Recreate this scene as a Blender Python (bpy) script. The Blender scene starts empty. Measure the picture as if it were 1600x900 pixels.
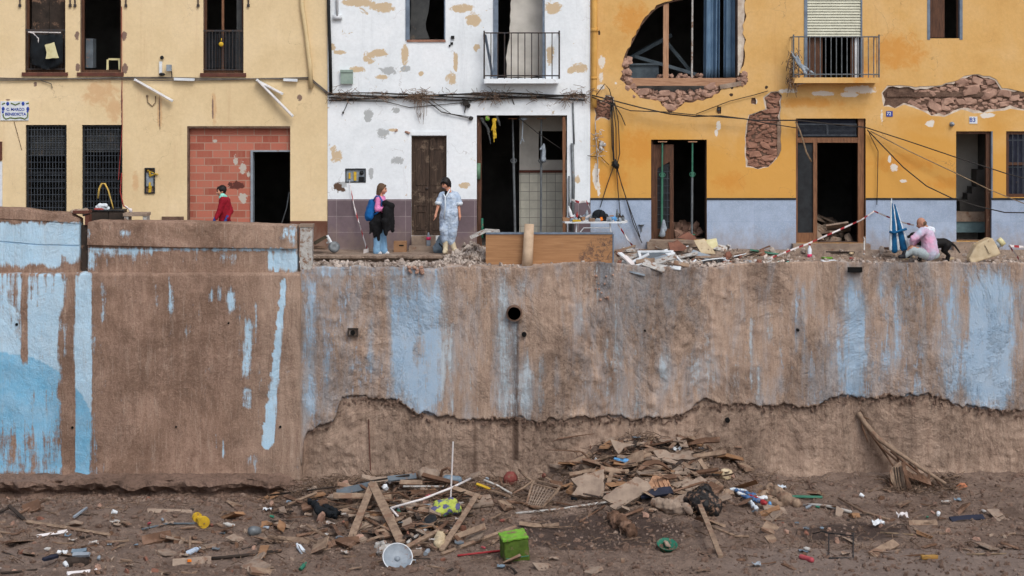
import bpy, bmesh, math, random
import numpy as np
from mathutils import Vector, Matrix, Euler, noise as mn
R = math.radians
SC = bpy.context.scene
COL = SC.collection
random.seed(7)
# ------------------------------------------------------------------ camera
CY, CZ, F = -40.0, 4.05, 2800.0
cam = bpy.data.objects.new('camera', bpy.data.cameras.new('camera')); COL.objects.link(cam)
cam.location = (0, CY, CZ); cam.rotation_euler = (R(90), 0, 0)
cam.data.sensor_width = 36; cam.data.lens = 36*F/1600; cam.data.shift_y = -344/1600
cam.data.clip_end = 600; SC.camera = cam
cam.data.dof.use_dof = False
# ------------------------------------------------------------------ sky and sun (soft overcast light)
SUN_EL, SUN_AZ = 48, 25        # sun behind the camera, a little to the right
w = bpy.data.worlds.new('World'); SC.world = w; w.use_nodes = True
wn = w.node_tree.nodes; wl = w.node_tree.links; wn.clear()
sky = wn.new('ShaderNodeTexSky'); sky.sky_type = 'NISHITA'; sky.sun_disc = False
sky.sun_elevation = R(SUN_EL); sky.sun_rotation = R(180-SUN_AZ); sky.dust_density = 3.0; sky.air_density = 1.0
hs = wn.new('ShaderNodeHueSaturation'); hs.inputs['Saturation'].default_value = 0.55
bg = wn.new('ShaderNodeBackground'); bg.inputs[1].default_value = 0.13
wo = wn.new('ShaderNodeOutputWorld')
wl.new(sky.outputs[0], hs.inputs['Color']); wl.new(hs.outputs[0], bg.inputs[0]); wl.new(bg.outputs[0], wo.inputs[0])
sl = bpy.data.lights.new('sun', 'SUN'); sl.energy = 0.9; sl.angle = R(22); sl.color = (1, .96, .9)
so = bpy.data.objects.new('sun', sl); COL.objects.link(so)
d = Vector((math.sin(R(SUN_AZ))*math.cos(R(SUN_EL)), -math.cos(R(SUN_AZ))*math.cos(R(SUN_EL)), math.sin(R(SUN_EL))))
so.rotation_euler = d.to_track_quat('Z', 'Y').to_euler()
SC.view_settings.view_transform = 'Standard'; SC.view_settings.look = 'None'
SC.view_settings.gamma = 1; SC.view_settings.exposure = 0.35
SC.cycles.max_bounces = 6
# ------------------------------------------------------------------ pixel <-> place
def P(px, py, Y=0.0):
    k = (Y-CY)/F
    return Vector(((px-800)*k, Y, CZ-(py-106)*k))
def HX(px, Y=0.0): return (px-800)*(Y-CY)/F
def HZ(py, Y=0.0): return CZ-(py-106)*(Y-CY)/F
# ------------------------------------------------------------------ materials
MATS = {}
def srgb(r, g, b):
    f = lambda c: (c/255/12.92 if c/255 <= .04045 else ((c/255+.055)/1.055)**2.4)
    return (f(r), f(g), f(b), 1)
class N:
    def __init__(s, name):
        s.m = bpy.data.materials.new(name); s.m.use_nodes = True; s.t = s.m.node_tree
        s.b = s.t.nodes['Principled BSDF']; s.geo = None
    def n(s, k, **kw):
        x = s.t.nodes.new(k)
        for a, v in kw.items(): setattr(x, a, v)
        return x
    def l(s, a, b): s.t.links.new(a, b)
    def sin(s, node, idx, v):
        if hasattr(v, 'is_output') or isinstance(v, bpy.types.NodeSocket): s.l(v, node.inputs[idx])
        else: node.inputs[idx].default_value = v
    def pos(s, world=False, scale=(1,1,1), off=(0,0,0)):
        if world: o = s.n('ShaderNodeNewGeometry').outputs['Position']
        else: o = s.n('ShaderNodeTexCoord').outputs['Object']
        mp = s.n('ShaderNodeMapping'); mp.inputs['Scale'].default_value = scale; mp.inputs['Location'].default_value = off
        s.l(o, mp.inputs[0]); return mp.outputs[0]
    def noise(s, vec, scale, detail=6, rough=.6, dist=0):
        x = s.n('ShaderNodeTexNoise'); x.inputs['Scale'].default_value = scale; x.inputs['Detail'].default_value = detail
        x.inputs['Roughness'].default_value = rough; x.inputs['Distortion'].default_value = dist
        s.l(vec, x.inputs['Vector']); return x.outputs['Fac']
    def ramp(s, fac, stops):
        x = s.n('ShaderNodeValToRGB'); e = x.color_ramp.elements
        while len(e) < len(stops): e.new(.5)
        for i, (p, c) in enumerate(stops):
            e[i].position = p; e[i].color = c if len(c) == 4 else (*c, 1)
        s.l(fac, x.inputs[0]); return x.outputs[0]
    def mr(s, v, a, b, c=0., d=1.):
        x = s.n('ShaderNodeMapRange'); s.sin(x, 0, v)
        for i, q in enumerate((a, b, c, d)): x.inputs[i+1].default_value = q
        return x.outputs[0]
    def math(s, op, a, b=0., c=0.):
        x = s.n('ShaderNodeMath', operation=op); s.sin(x, 0, a); s.sin(x, 1, b); s.sin(x, 2, c); return x.outputs[0]
    def mix(s, fac, a, b, mode='MIX'):
        x = s.n('ShaderNodeMix', data_type='RGBA', blend_type=mode)
        s.sin(x, 0, fac); s.sin(x, 6, a); s.sin(x, 7, b); return x.outputs[2]
    def attr(s, name, col=False):
        x = s.n('ShaderNodeAttribute', attribute_name=name); return x.outputs['Color' if col else 'Fac']
    def bump(s, h, strength=.4, dist=.02):
        x = s.n('ShaderNodeBump'); x.inputs['Strength'].default_value = strength; x.inputs['Distance'].default_value = dist
        s.l(h, x.inputs['Height'])
        if s.b.inputs['Normal'].is_linked: s.l(s.b.inputs['Normal'].links[0].from_socket, x.inputs['Normal'])
        s.l(x.outputs[0], s.b.inputs['Normal'])
    def patches(s, plist, nz, soft=.25, world=True, amp=9., off=.35):
        """mask that is 1 inside uneven ellipses (x,z,rx,rz) placed on the wall, edge broken by noise nz"""
        sp = s.n('ShaderNodeSeparateXYZ'); s.l(s.pos(world), sp.inputs[0]); out = None
        for (cx, cz, rx, rz) in plist:
            a = s.math('MULTIPLY_ADD', sp.outputs[0], 1/rx, -cx/rx); b = s.math('MULTIPLY_ADD', sp.outputs[2], 1/rz, -cz/rz)
            q = s.math('ADD', s.math('MULTIPLY', a, a), s.math('MULTIPLY', b, b))
            out = q if out is None else s.math('MINIMUM', out, q)
        v = s.math('ADD', out, s.math('MULTIPLY_ADD', nz, amp, -amp*.5-off))
        return s.mr(v, 1+soft, 1-soft)
    def fin(s, col, rough=.85, spec=.3, metal=0):
        s.sin(s.b, 'Base Color', col); s.sin(s.b, 'Roughness', rough)
        s.b.inputs['Specular IOR Level'].default_value = spec; s.b.inputs['Metallic'].default_value = metal
        MATS[s.m.name] = s.m; return s.m
MUDC = srgb(128, 101, 84)
def mk(name, c1, c2=None, scale=6, rough=.8, bump=.3, bs=25, stretch=(1,1,1), dirt=.0, metal=0, spec=.3, dcol=None, dscale=5, world=False, bd=.01):
    """general worn surface: two tones broken by noise, mud film over part of it, fine bump"""
    if name in MATS: return MATS[name]
    m = N(name); v = m.pos(world, stretch)
    c1 = srgb(*c1); c2 = srgb(*c2) if c2 else tuple(x*.7 for x in c1[:3])+(1,)
    col = m.ramp(m.noise(v, scale), [(.35, c1), (.65, c2)])
    if dirt > 0:
        dn = m.noise(m.pos(world, off=(3, 7, 1)), dscale, 8, .7)
        col = m.mix(m.mr(dn, .72-dirt*.5, .8-dirt*.5), col, srgb(*dcol) if dcol else MUDC)
    if bump: m.bump(m.noise(v, bs, 8, .7), bump, bd)
    return m.fin(col, rough, spec, metal)
# ------------------------------------------------------------------ mesh builder
ORG = {}
class MB:
    def __init__(s): s.v = []; s.f = []; s.smooth = False
    def add(s, vs, fs):
        o = len(s.v); s.v += [tuple(q) for q in vs]; s.f += [tuple(o+i for i in f) for f in fs]; return s
    def box(s, x0, x1, y0, y1, z0, z1):
        return s.add([(x, y, z) for z in (z0, z1) for y in (y0, y1) for x in (x0, x1)],
                     [(0,2,3,1), (4,5,7,6), (0,1,5,4), (2,6,7,3), (0,4,6,2), (1,3,7,5)])
    def obox(s, c, dims, rot=(0,0,0), jit=0, rnd=random):
        """oriented box round c; rot = Euler or Matrix; corners jittered"""
        M = rot if isinstance(rot, Matrix) else Euler(rot).to_matrix()
        vs = []
        for z in (-.5, .5):
            for y in (-.5, .5):
                for x in (-.5, .5):
                    q = Vector((x*dims[0], y*dims[1], z*dims[2]))
                    if jit: q += Vector([rnd.uniform(-jit, jit) for _ in range(3)])
                    vs.append(Vector(c)+M@q)
        return s.add(vs, [(0,2,3,1), (4,5,7,6), (0,1,5,4), (2,6,7,3), (0,4,6,2), (1,3,7,5)])
    def bar(s, a, b, w, h=None, jit=0, seg=1, warp=0, up=(0,0,1)):
        """rectangular bar from a to b, w wide, h thick, optional warp"""
        a, b = Vector(a), Vector(b); h = h or w; t = (b-a).normalized(); u = Vector(up)
        if abs(t.dot(u)) > .95: u = Vector((0,1,0))
        sd = t.cross(u).normalized(); u2 = sd.cross(t); vs = []; n = seg+1
        for i in range(n):
            c = a.lerp(b, i/seg)+u2*warp*math.sin(math.pi*i/seg)
            for (p, q) in ((-1,-1), (1,-1), (1,1), (-1,1)):
                e = random.uniform(-jit, jit); vs.append(c+sd*p*(w/2+e)+u2*q*(h/2+e*.3)+t*(e if i in (0, seg) else 0))
        fs = [(0,1,2,3), tuple(4*seg+k for k in (3,2,1,0))]
        for i in range(seg):
            for k in range(4): fs.append((4*i+k, 4*i+4+k, 4*i+4+(k+1) % 4, 4*i+(k+1) % 4))
        return s.add(vs, fs)
    def tube(s, pts, r, seg=6, r2=None):
        pts = [Vector(p) for p in pts]; n = len(pts); vs = []; 
        for i, p in enumerate(pts):
            t = (pts[min(i+1, n-1)]-pts[max(i-1, 0)]).normalized(); u = Vector((0,1,0)) if abs(t.y) < .9 else Vector((1,0,0))
            a = t.cross(u).normalized(); b = t.cross(a); rr = r if r2 is None else r+(r2-r)*i/max(n-1, 1)
            for k in range(seg):
                an = 2*math.pi*k/seg; vs.append(p+a*rr*math.cos(an)+b*rr*math.sin(an))
        fs = [tuple(range(seg))[::-1], tuple((n-1)*seg+k for k in range(seg))]
        for i in range(n-1):
            for k in range(seg): fs.append((i*seg+k, i*seg+(k+1) % seg, (i+1)*seg+(k+1) % seg, (i+1)*seg+k))
        return s.add(vs, fs)
    def lathe(s, c, prof, seg=20, M=None):
        """revolve [(r, z)...] round the z axis at c; M tilts it"""
        M = M or Matrix.Identity(3); n = len(prof); vs = []; c = Vector(c)
        for (r, z) in prof:
            for k in range(seg):
                an = 2*math.pi*k/seg; vs.append(c+M@Vector((r*math.cos(an), r*math.sin(an), z)))
        fs = []
        for i in range(n-1):
            for k in range(seg): fs.append((i*seg+k, i*seg+(k+1) % seg, (i+1)*seg+(k+1) % seg, (i+1)*seg+k))
        if prof[0][0] > 1e-4: fs.append(tuple(range(seg))[::-1])
        if prof[-1][0] > 1e-4: fs.append(tuple((n-1)*seg+k for k in range(seg)))
        return s.add(vs, fs)
    def ball(s, c, r, seg=10, sc=(1,1,1), M=None):
        M = M or Matrix.Identity(3); rings = seg//2+1; vs = []; c = Vector(c)
        vs.append(c+M@Vector((0, 0, -r*sc[2])))
        for i in range(1, rings):
            ph = math.pi*i/rings-math.pi/2
            for k in range(seg):
                an = 2*math.pi*k/seg
                vs.append(c+M@Vector((r*sc[0]*math.cos(ph)*math.cos(an), r*sc[1]*math.cos(ph)*math.sin(an), r*sc[2]*math.sin(ph))))
        vs.append(c+M@Vector((0, 0, r*sc[2]))); last = len(vs)-1; fs = []
        for k in range(seg):
            fs.append((0, 1+(k+1) % seg, 1+k)); fs.append((last, 1+(rings-2)*seg+k, 1+(rings-2)*seg+(k+1) % seg))
        for i in range(rings-2):
            for k in range(seg): fs.append((1+i*seg+k, 1+i*seg+(k+1) % seg, 1+(i+1)*seg+(k+1) % seg, 1+(i+1)*seg+k))
        return s.add(vs, fs)
    def cap(s, a, ra, b, rb, seg=12):
        """tapered capsule for blobs"""
        s.tube([a, b], ra, seg, rb); s.ball(a, ra, seg); s.ball(b, rb, seg); return s
    def rock(s, c, r, sc=(1,1,1), rot=None, rough=.28, sub=1):
        bm = bmesh.new(); bmesh.ops.create_icosphere(bm, subdivisions=sub, radius=1)
        rot = rot or (random.uniform(0, 6), random.uniform(0, 6), random.uniform(0, 6)); M = Euler(rot).to_matrix(); o = random.uniform(0, 99)
        vs = []
        for v in bm.verts:
            q = v.co*(1+rough*2*mn.noise(v.co*1.3+Vector((o, 0, 0))))
            for ax in (0, 1, 2): q[ax] = max(-.78, min(.78, q[ax]))
            vs.append(Vector(c)+M@Vector((q.x*sc[0], q.y*sc[1], q.z*sc[2]))*r)
        fs = [tuple(v.index for v in f.verts) for f in bm.faces]; bm.free()
        return s.add(vs, fs)
    def prism(s, pts, y0, y1):
        """polygon in x,z between y0 and y1"""
        n = len(pts)
        return s.add([(x, y0, z) for x, z in pts]+[(x, y1, z) for x, z in pts],
                     [tuple(range(n)), tuple(range(2*n-1, n-1, -1))]+[(i, i+n, (i+1) % n+n, (i+1) % n) for i in range(n)])
    def grid(s, nx, ny, fn):
        vs = [fn(i/(nx-1), j/(ny-1)) for j in range(ny) for i in range(nx)]
        return s.add(vs, [(j*nx+i, j*nx+i+1, (j+1)*nx+i+1, (j+1)*nx+i) for j in range(ny-1) for i in range(nx-1)])
    def build(s, name, mat, parent=None, smooth=False, solid=0, voxel=0, fold=0, fscale=9, decim=0):
        me = bpy.data.meshes.new(name); me.from_pydata(s.v, [], s.f)
        me.materials.append(mat if not isinstance(mat, str) else MATS[mat])
        o = bpy.data.objects.new(name, me); COL.objects.link(o)
        if voxel or solid:
            if voxel:
                md = o.modifiers.new('r', 'REMESH'); md.mode = 'VOXEL'; md.voxel_size = voxel
                md = o.modifiers.new('s', 'SMOOTH'); md.iterations = 2; md.factor = .5
            if solid: md = o.modifiers.new('t', 'SOLIDIFY'); md.thickness = solid; md.offset = 0
            dg = bpy.context.evaluated_depsgraph_get(); m2 = bpy.data.meshes.new_from_object(o.evaluated_get(dg))
            o.modifiers.clear(); o.data = m2; m2.name = name
            if not m2.materials: m2.materials.append(mat if not isinstance(mat, str) else MATS[mat])
            me = m2
        if fold:
            for v in me.vertices:
                q = v.co*fscale; v.co += v.normal*fold*(mn.noise(Vector((q.x, q.y, q.z*.6)))+.5*mn.noise(q*2.3))
        bm = bmesh.new(); bm.from_mesh(me); bmesh.ops.recalc_face_normals(bm, faces=bm.faces); bm.to_mesh(me); bm.free()
        if smooth or voxel:
            for p in me.polygons: p.use_smooth = True
        if parent is not None:
            o.parent = parent; org = ORG[parent.name]
            me.transform(Matrix.Translation(-org)); ORG[o.name] = org
        else:                                                 # a thing of one mesh: origin at its base
            co = np.empty(len(me.vertices)*3); me.vertices.foreach_get('co', co); co = co.reshape(-1, 3)
            org = Vector(((co[:,0].min()+co[:,0].max())/2, (co[:,1].min()+co[:,1].max())/2, co[:,2].min()))
            me.transform(Matrix.Translation(-org)); o.location = org; ORG[o.name] = org.copy()
        return o
def mb(): return MB()
def tag(o, label=None, cat=None, group=None, kind=None):
    if label: o['label'] = label
    if cat: o['category'] = cat
    if group: o['group'] = group
    if kind: o['kind'] = kind
    return o
def thing(name, loc, label, cat, group=None, kind=None):
    o = bpy.data.objects.new(name, None); COL.objects.link(o); o.location = loc; o.empty_display_size = .2
    ORG[o.name] = Vector(loc); return tag(o, label, cat, group, kind)
def sheet(name, outer, holes, y0, y1, mat, parent):
    """wall layer between y0 and y1 with the outline outer and holes cut through it (x,z points)"""
    cu = bpy.data.curves.new(name, 'CURVE'); cu.dimensions = '2D'; cu.fill_mode = 'BOTH'; cu.extrude = (y1-y0)/2
    for pts in [outer]+holes:
        sp = cu.splines.new('POLY'); sp.points.add(len(pts)-1); sp.use_cyclic_u = True
        for i, (x, z) in enumerate(pts): sp.points[i].co = (x, z, 0, 1)
    o = bpy.data.objects.new(name, cu); COL.objects.link(o)
    dg = bpy.context.evaluated_depsgraph_get(); me = bpy.data.meshes.new_from_object(o.evaluated_get(dg))
    bpy.data.objects.remove(o); vs = [(v.co.x, (y0+y1)/2+v.co.z, v.co.y) for v in me.vertices]; fs = [tuple(p.vertices) for p in me.polygons]
    m = MB(); m.v = vs; m.f = fs
    return m.build(name, mat, parent)
def jag(pts, amp, step, seed=1, close=True):
    rn = random.Random(seed); out = []; n = len(pts)
    for i in range(n if close else n-1):
        a = Vector(pts[i]); b = Vector(pts[(i+1) % n]); L = (b-a).length; k = max(1, int(L/step)); t = (b-a)/max(L, 1e-6); nn = Vector((-t.y, t.x))
        for j in range(k):
            q = a.lerp(b, j/k)+nn*rn.uniform(-amp, amp)+t*rn.uniform(-step*.25, step*.25)*(j > 0); out.append((q.x, q.y))
    if not close: out.append(tuple(pts[-1]))
    return out
def hp(pts, Y=0): return [(HX(a, Y), HZ(b, Y)) for a, b in pts]          # pixels -> x,z on the facade
def hr(x0, x1, y0, y1): return hp([(x0, y1), (x1, y1), (x1, y0), (x0, y0)])
def sag(a, b, s, n=10, wob=0, seed=0):
    rn = random.Random(seed); a, b = Vector(a), Vector(b)
    return [a.lerp(b, i/n)-Vector((0, 0, s*4*(i/n)*(1-i/n)))+Vector((rn.uniform(-wob, wob), 0, rn.uniform(-wob, wob))) for i in range(n+1)]
# ------------------------------------------------------------------ palette
def plaster(name, stops, scale, patch=(), pcol=None, extra=None, streak=0, streak_c=(120, 80, 60), chips=0, chipc=(200, 195, 190), psoft=.3, pal=1., low=None, crack=.5, ring=None):
    m = N(name); v = m.pos(True); n1 = m.noise(v, scale, 8, .62, .4); col = m.ramp(n1, stops)
    fine = m.noise(v, 14, 8, .7, .3)
    col = m.mix(m.mr(fine, .35, .75, 0, .22), col, (*[c*.55 for c in stops[0][1][:3]], 1))
    if low:       # paint that was never faded below a height
        sp = m.n('ShaderNodeSeparateXYZ'); m.l(v, sp.inputs[0]); h = m.math('ADD', sp.outputs[2], m.math('MULTIPLY_ADD', n1, 2.4, -1.2))
        col = m.mix(m.mr(h, low[0]+.5, low[0]-.5, 0, low[2]), col, low[1])
    if streak:
        sv = m.pos(True, (1, 1, .07)); sn = m.noise(sv, 5, 8, .75)
        col = m.mix(m.mr(sn, .56, .8, 0, streak), col, srgb(*streak_c))
    if patch: col = m.mix(m.math('MULTIPLY', m.patches(patch, m.noise(v, 5.5, 9, .72, .6), psoft), pal), col, pcol)
    if extra:
        for pl, pc in extra: col = m.mix(m.patches(pl, m.noise(m.pos(True, off=(4, 2, 9)), 6.5, 9, .72, .6), .3), col, pc)
    if chips:
        cn = m.noise(m.pos(True, off=(11, 0, 5)), 4.2, 10, .68, .8); col = m.mix(m.mr(cn, .69-chips*.1, .70-chips*.1), col, srgb(*chipc))
        m.bump(m.mr(cn, .70-chips*.1, .67-chips*.1), .35, .015)
    # hairline cracks
    vo = m.n('ShaderNodeTexVoronoi', feature='DISTANCE_TO_EDGE'); vo.inputs['Scale'].default_value = .55
    wv = m.n('ShaderNodeVectorMath', operation='MULTIPLY_ADD'); nn = m.n('ShaderNodeTexNoise'); nn.inputs['Scale'].default_value = 2.3; nn.inputs['Detail'].default_value = 7
    m.l(v, nn.inputs['Vector']); m.l(nn.outputs['Color'], wv.inputs[0]); wv.inputs[1].default_value = (1.2, 1.2, 1.2); m.l(v, wv.inputs[2]); m.l(wv.outputs[0], vo.inputs['Vector'])
    gate = m.mr(m.noise(v, .7, 3), .5, .6)
    col = m.mix(m.math('MULTIPLY', m.math('MULTIPLY', m.mr(vo.outputs['Distance'], .004, .0015), gate), crack), col, srgb(110, 90, 75))
    # silt splashed up from the street
    sp2 = m.n('ShaderNodeSeparateXYZ'); m.l(v, sp2.inputs[0])
    mh = m.math('ADD', sp2.outputs[2], m.math('MULTIPLY_ADD', m.noise(m.pos(True, (1, 1, .4)), 6, 8, .7), 1.3, -.65))
    col = m.mix(m.mr(mh, .35, -.05, 0, .85), col, srgb(134, 108, 92))
    m.bump(m.noise(v, 2.2, 6), .25, .05); m.bump(m.noise(v, 45, 6), .18, .006)
    return m.fin(col, .9, .2)
def hpat(l): return [(HX(x), HZ(y), rx/70, rz/70) for x, y, rx, rz in l]
plaster('cream_plaster', [(.3, srgb(216, 192, 150)), (.5, srgb(228, 205, 164)), (.7, srgb(236, 214, 176))], .5, psoft=.9, pal=.7, streak=.3, streak_c=(170, 120, 90),
        patch=hpat([(160, 146, 22, 14), (178, 170, 8, 20), (335, 165, 3, 22), (250, 175, 3, 25), (212, 285, 4, 12)]), pcol=srgb(206, 166, 124), crack=.3, extra=[(hpat([(121, 56, 3, 5), (194, 56, 4, 5), (122, 106, 3, 5), (195, 107, 4, 6), (56, 131, 2, 3), (13, 156, 3, 1), (468, 152, 3, 4), (250, 172, 1, 20), (333, 170, 1, 16), (191, 165, 1, 30)]), srgb(132, 110, 98))])
plaster('white_plaster', [(.3, srgb(222, 229, 234)), (.52, srgb(236, 242, 247)), (.72, srgb(243, 247, 251))], .8, chips=.38, chipc=(206, 190, 166), streak=.4, streak_c=(176, 182, 188),
        patch=hpat([(592, 84, 12, 6), (577, 88, 8, 8), (560, 108, 10, 4), (530, 82, 8, 3), (560, 4, 22, 5), (600, 12, 16, 6), (633, 85, 5, 12), (658, 115, 3, 3), (705, 125, 8, 9), (712, 95, 3, 12),
                           (904, 106, 11, 6), (892, 110, 5, 5), (525, 243, 8, 10), (740, 30, 10, 8), (745, 75, 4, 5), (520, 74, 4, 5), (675, 293, 6, 5), (652, 300, 5, 4), (725, 290, 8, 4), (865, 12, 12, 8), (720, 12, 14, 6), (596, 120, 9, 3), (860, 85, 5, 12), (902, 280, 4, 6), (615, 203, 6, 2)]),
        pcol=srgb(203, 182, 152), extra=[(hpat([(605, 110, 12, 5), (633, 108, 6, 4), (618, 172, 5, 4), (576, 180, 6, 8), (598, 208, 9, 7), (580, 270, 3, 8), (620, 250, 7, 6), (535, 290, 6, 5)]), srgb(176, 180, 182)),
                                         (hpat([(529, 292, 5, 6), (536, 296, 4, 3), (505, 200, 2, 12)]), srgb(95, 75, 62))])
plaster('ochre_plaster', [(.3, srgb(206, 160, 96)), (.48, srgb(217, 174, 110)), (.7, srgb(222, 184, 128))], .7, psoft=1.1, pal=.7, low=(2.7, srgb(210, 156, 76), .85), streak=.4, streak_c=(176, 122, 66),
        patch=hpat([(1400, 80, 35, 22), (1000, 230, 30, 22), (955, 280, 22, 14), (1410, 255, 40, 10), (1260, 160, 40, 6), (1140, 285, 20, 12), (990, 30, 20, 20), (1340, 110, 15, 15), (1480, 285, 25, 8)]), pcol=srgb(206, 142, 64),
        extra=[(hpat([(1230, 142, 11, 3), (1285, 146, 12, 3), (1345, 140, 18, 5), (1325, 148, 12, 3), (1452, 193, 5, 4), (1396, 262, 5, 6), (1389, 248, 2, 6), (1122, 195, 3, 6), (1119, 208, 2, 4), (1411, 283, 4, 2), (940, 97, 4, 8), (939, 120, 3, 6), (939, 136, 6, 3), (1178, 158, 4, 4), (962, 130, 2, 2), (931, 275, 4, 16), (936, 300, 2, 10), (1075, 20, 1, 1), (1540, 180, 12, 3), (1377, 182, 2, 10)]), srgb(222, 216, 206)),
               (hpat([(936, 52, 1.5, 3), (1142, 148, 2, 2), (1197, 136, 2, 2), (1143, 137, 2, 2)]), srgb(70, 55, 45))])
mk('masonry', (150, 128, 112), (120, 98, 84), 3, .95, .6, 20, world=True, bd=.03)
mk('mortar', (122, 98, 84), (88, 68, 58), 5, .95, .9, 14, world=True, bd=.04)
mk('stone', (182, 148, 130), (140, 110, 96), 3.5, .92, .6, 18, world=True, dirt=.25, dcol=(116, 92, 80))
mk('red_rubble', (166, 124, 104), (120, 86, 72), 3.5, .92, .6, 18, world=True, dirt=.25, dcol=(110, 84, 74))
mk('inside', (104, 102, 100), (74, 72, 70), 1.5, .9, .3, 9, world=True)
mk('inside_grey', (212, 209, 202), (186, 183, 176), 2, .9, .3, 9, world=True)
mk('dark_frame', (42, 46, 50), (28, 30, 34), 8, .5, .15, 40)
mk('rail_iron', (48, 52, 58), (72, 58, 50), 12, .6, .2, 60)
mk('brown_wood', (98, 66, 48), (66, 44, 33), 4, .6, .4, 14, (12, 12, 1), dirt=.2)
mk('orange_wood', (140, 100, 72), (106, 72, 52), 4, .6, .3, 14, (10, 10, 1), dirt=.2)
mk('old_door', (84, 68, 58), (52, 42, 36), 3, .85, .9, 10, (14, 14, .8), dirt=.35, dcol=(112, 96, 82))
mk('sill_brown', (104, 62, 50), (82, 50, 42), 8, .7, .3, dirt=.15)
mk('grille_iron', (44, 50, 58), (70, 76, 84), 9, .55, .2, 50)
mk('blind_grey', (74, 76, 76), (58, 60, 62), 5, .8, .3, dirt=.3, dcol=(96, 88, 80))
mk('white_paint', (225, 230, 234), (200, 206, 212), 6, .5, .1, dirt=.12)
mk('shutter_cream', (206, 206, 188), (190, 190, 172), 6, .6, .1, dirt=.1)
mk('blue_grey_metal', (120, 134, 150), (96, 108, 124), 6, .5, .1)
mk('black_plastic', (28, 30, 32), (18, 19, 20), 8, .45, .1)
mk('charcoal_cloth', (26, 32, 38), (14, 18, 22), 5, .9, .5, 20)
mk('timber_new', (184, 144, 114), (154, 116, 90), 3, .8, .5, 12, (12, 12, 1), dirt=.1)
mk('timber_h', (184, 144, 114), (154, 116, 90), 3, .8, .5, 12, (1, 12, 12), dirt=.1)
mk('curtain', (112, 140, 166), (92, 120, 148), 3, .9, .2, 30)
mk('grey_wood', (92, 104, 112), (70, 80, 88), 4, .85, .4, 12, dirt=.15)
mk('yellow_plastic', (214, 178, 52), (184, 148, 40), 8, .6, .2, dirt=.24, dscale=11)
mk('cream_plastic', (218, 212, 170), (200, 190, 140), 8, .5, .1, dirt=.1)
mk('green_paint', (46, 104, 84), (70, 120, 100), 9, .55, .2, dirt=.15)
mk('steel', (120, 126, 130), (92, 96, 100), 9, .5, .2, dirt=.2, metal=.3)
mk('cable', (50, 46, 44), (34, 32, 32), 8, .7)
mk('cable_tan', (150, 130, 105), (112, 94, 76), 8, .8)
mk('twig', (136, 114, 96), (80, 64, 54), 9, .9)
mk('pvc', (214, 194, 152), (204, 180, 136), 7, .6, .1)
mk('box_green', (150, 168, 158), (132, 150, 142), 7, .6, .1)
mk('card', (158, 122, 92), (138, 104, 76), 7, .9, .1)
mk('blue_bag', (124, 142, 156), (88, 104, 118), 4, .5, .4, 12, dirt=.25, dscale=9)
mk('red_plastic', (156, 56, 54), (132, 44, 44), 6, .6, .1, dirt=.28, dscale=11)
mk('blue_plastic', (76, 112, 154), (56, 90, 134), 6, .6, .1, dirt=.32, dscale=12)
mk('navy', (40, 44, 62), (28, 32, 46), 6, .7, .2, dirt=.15)
mk('green_bright', (122, 176, 62), (98, 150, 48), 5, .8, .4, dirt=.36, dscale=7)
mk('teal_plastic', (40, 116, 94), (30, 94, 76), 6, .6, .1, dirt=.36, dscale=12)
mk('grey_plastic', (150, 160, 170), (130, 140, 150), 8, .5, .1, dirt=.25)
mk('white_dirty', (190, 190, 188), (158, 154, 148), 9, .7, .2, dirt=.42, dscale=11)
mk('plank_pale', (158, 136, 116), (122, 102, 86), 3, .9, .6, 10, (3, 3, 1), dirt=.4, dscale=3)
mk('plank_brown', (112, 84, 66), (80, 60, 48), 3, .9, .6, 12, dirt=.4, dscale=3)
mk('plank_dark', (66, 56, 50), (44, 38, 34), 4, .9, .5, 12, dirt=.3)
mk('slab_grey', (162, 144, 128), (128, 112, 100), 4, .95, .7, 16, dirt=.35)
mk('brick_red', (138, 96, 80), (112, 76, 64), 5, .95, .5, 16, dirt=.35)
mk('board_grey', (104, 114, 122), (78, 86, 94), 4, .8, .3, 12, dirt=.3)
mk('pebble', (142, 124, 112), (84, 66, 56), 2.2, .95, .4, 18, world=True)
mk('rubble_grey', (206, 194, 184), (100, 84, 74), 5.5, .95, .5, 16, world=True)
mk('skin', (206, 150, 124), (190, 132, 108), 8, .6, .05)
mk('skin_tan', (184, 138, 116), (164, 118, 98), 8, .6, .05)
mk('hair_brown', (108, 84, 64), (78, 58, 44), 6, .7, .5, 30, (6, 6, 1))
mk('hair_black', (34, 26, 26), (22, 17, 17), 6, .5, .5, 30, (6, 6, 1))
mk('pink_knit', (226, 140, 190), (210, 122, 174), 8, .9, .3, 30)
mk('denim_light', (132, 172, 204), (110, 150, 186), 6, .9, .3, 30)
mk('black_cloth', (22, 22, 26), (13, 13, 16), 5, .9, .4, 16)
mk('red_cloth', (150, 20, 40), (124, 14, 32), 6, .9, .3, 30)
mk('mint_scarf', (150, 220, 205), (128, 200, 188), 6, .9, .3, 30)
mk('blue_glove', (44, 66, 140), (34, 52, 116), 6, .6, .1)
mk('boot_cream', (214, 202, 176), (196, 180, 150), 6, .6, .2, dirt=.15)
mk('shoe_white', (222, 224, 226), (196, 196, 196), 6, .7, .2, dirt=.15)
mk('backpack_blue', (14, 100, 170), (12, 78, 140), 5, .7, .3, 20)
mk('coverall', (198, 212, 228), (156, 176, 202), 9, .7, .9, 14, bd=.03)
mk('coverall_hem', (220, 228, 236), (200, 212, 224), 9, .7, .3, 24)
mk('jacket_pink', (216, 160, 190), (176, 190, 210), 3.2, .8, .5, 20)
mk('trouser_grey', (168, 180, 184), (142, 154, 160), 7, .9, .4, 24, dirt=.25)
mk('jerrycan', (204, 188, 158), (182, 162, 130), 5, .6, .2, dirt=.25)
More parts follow.
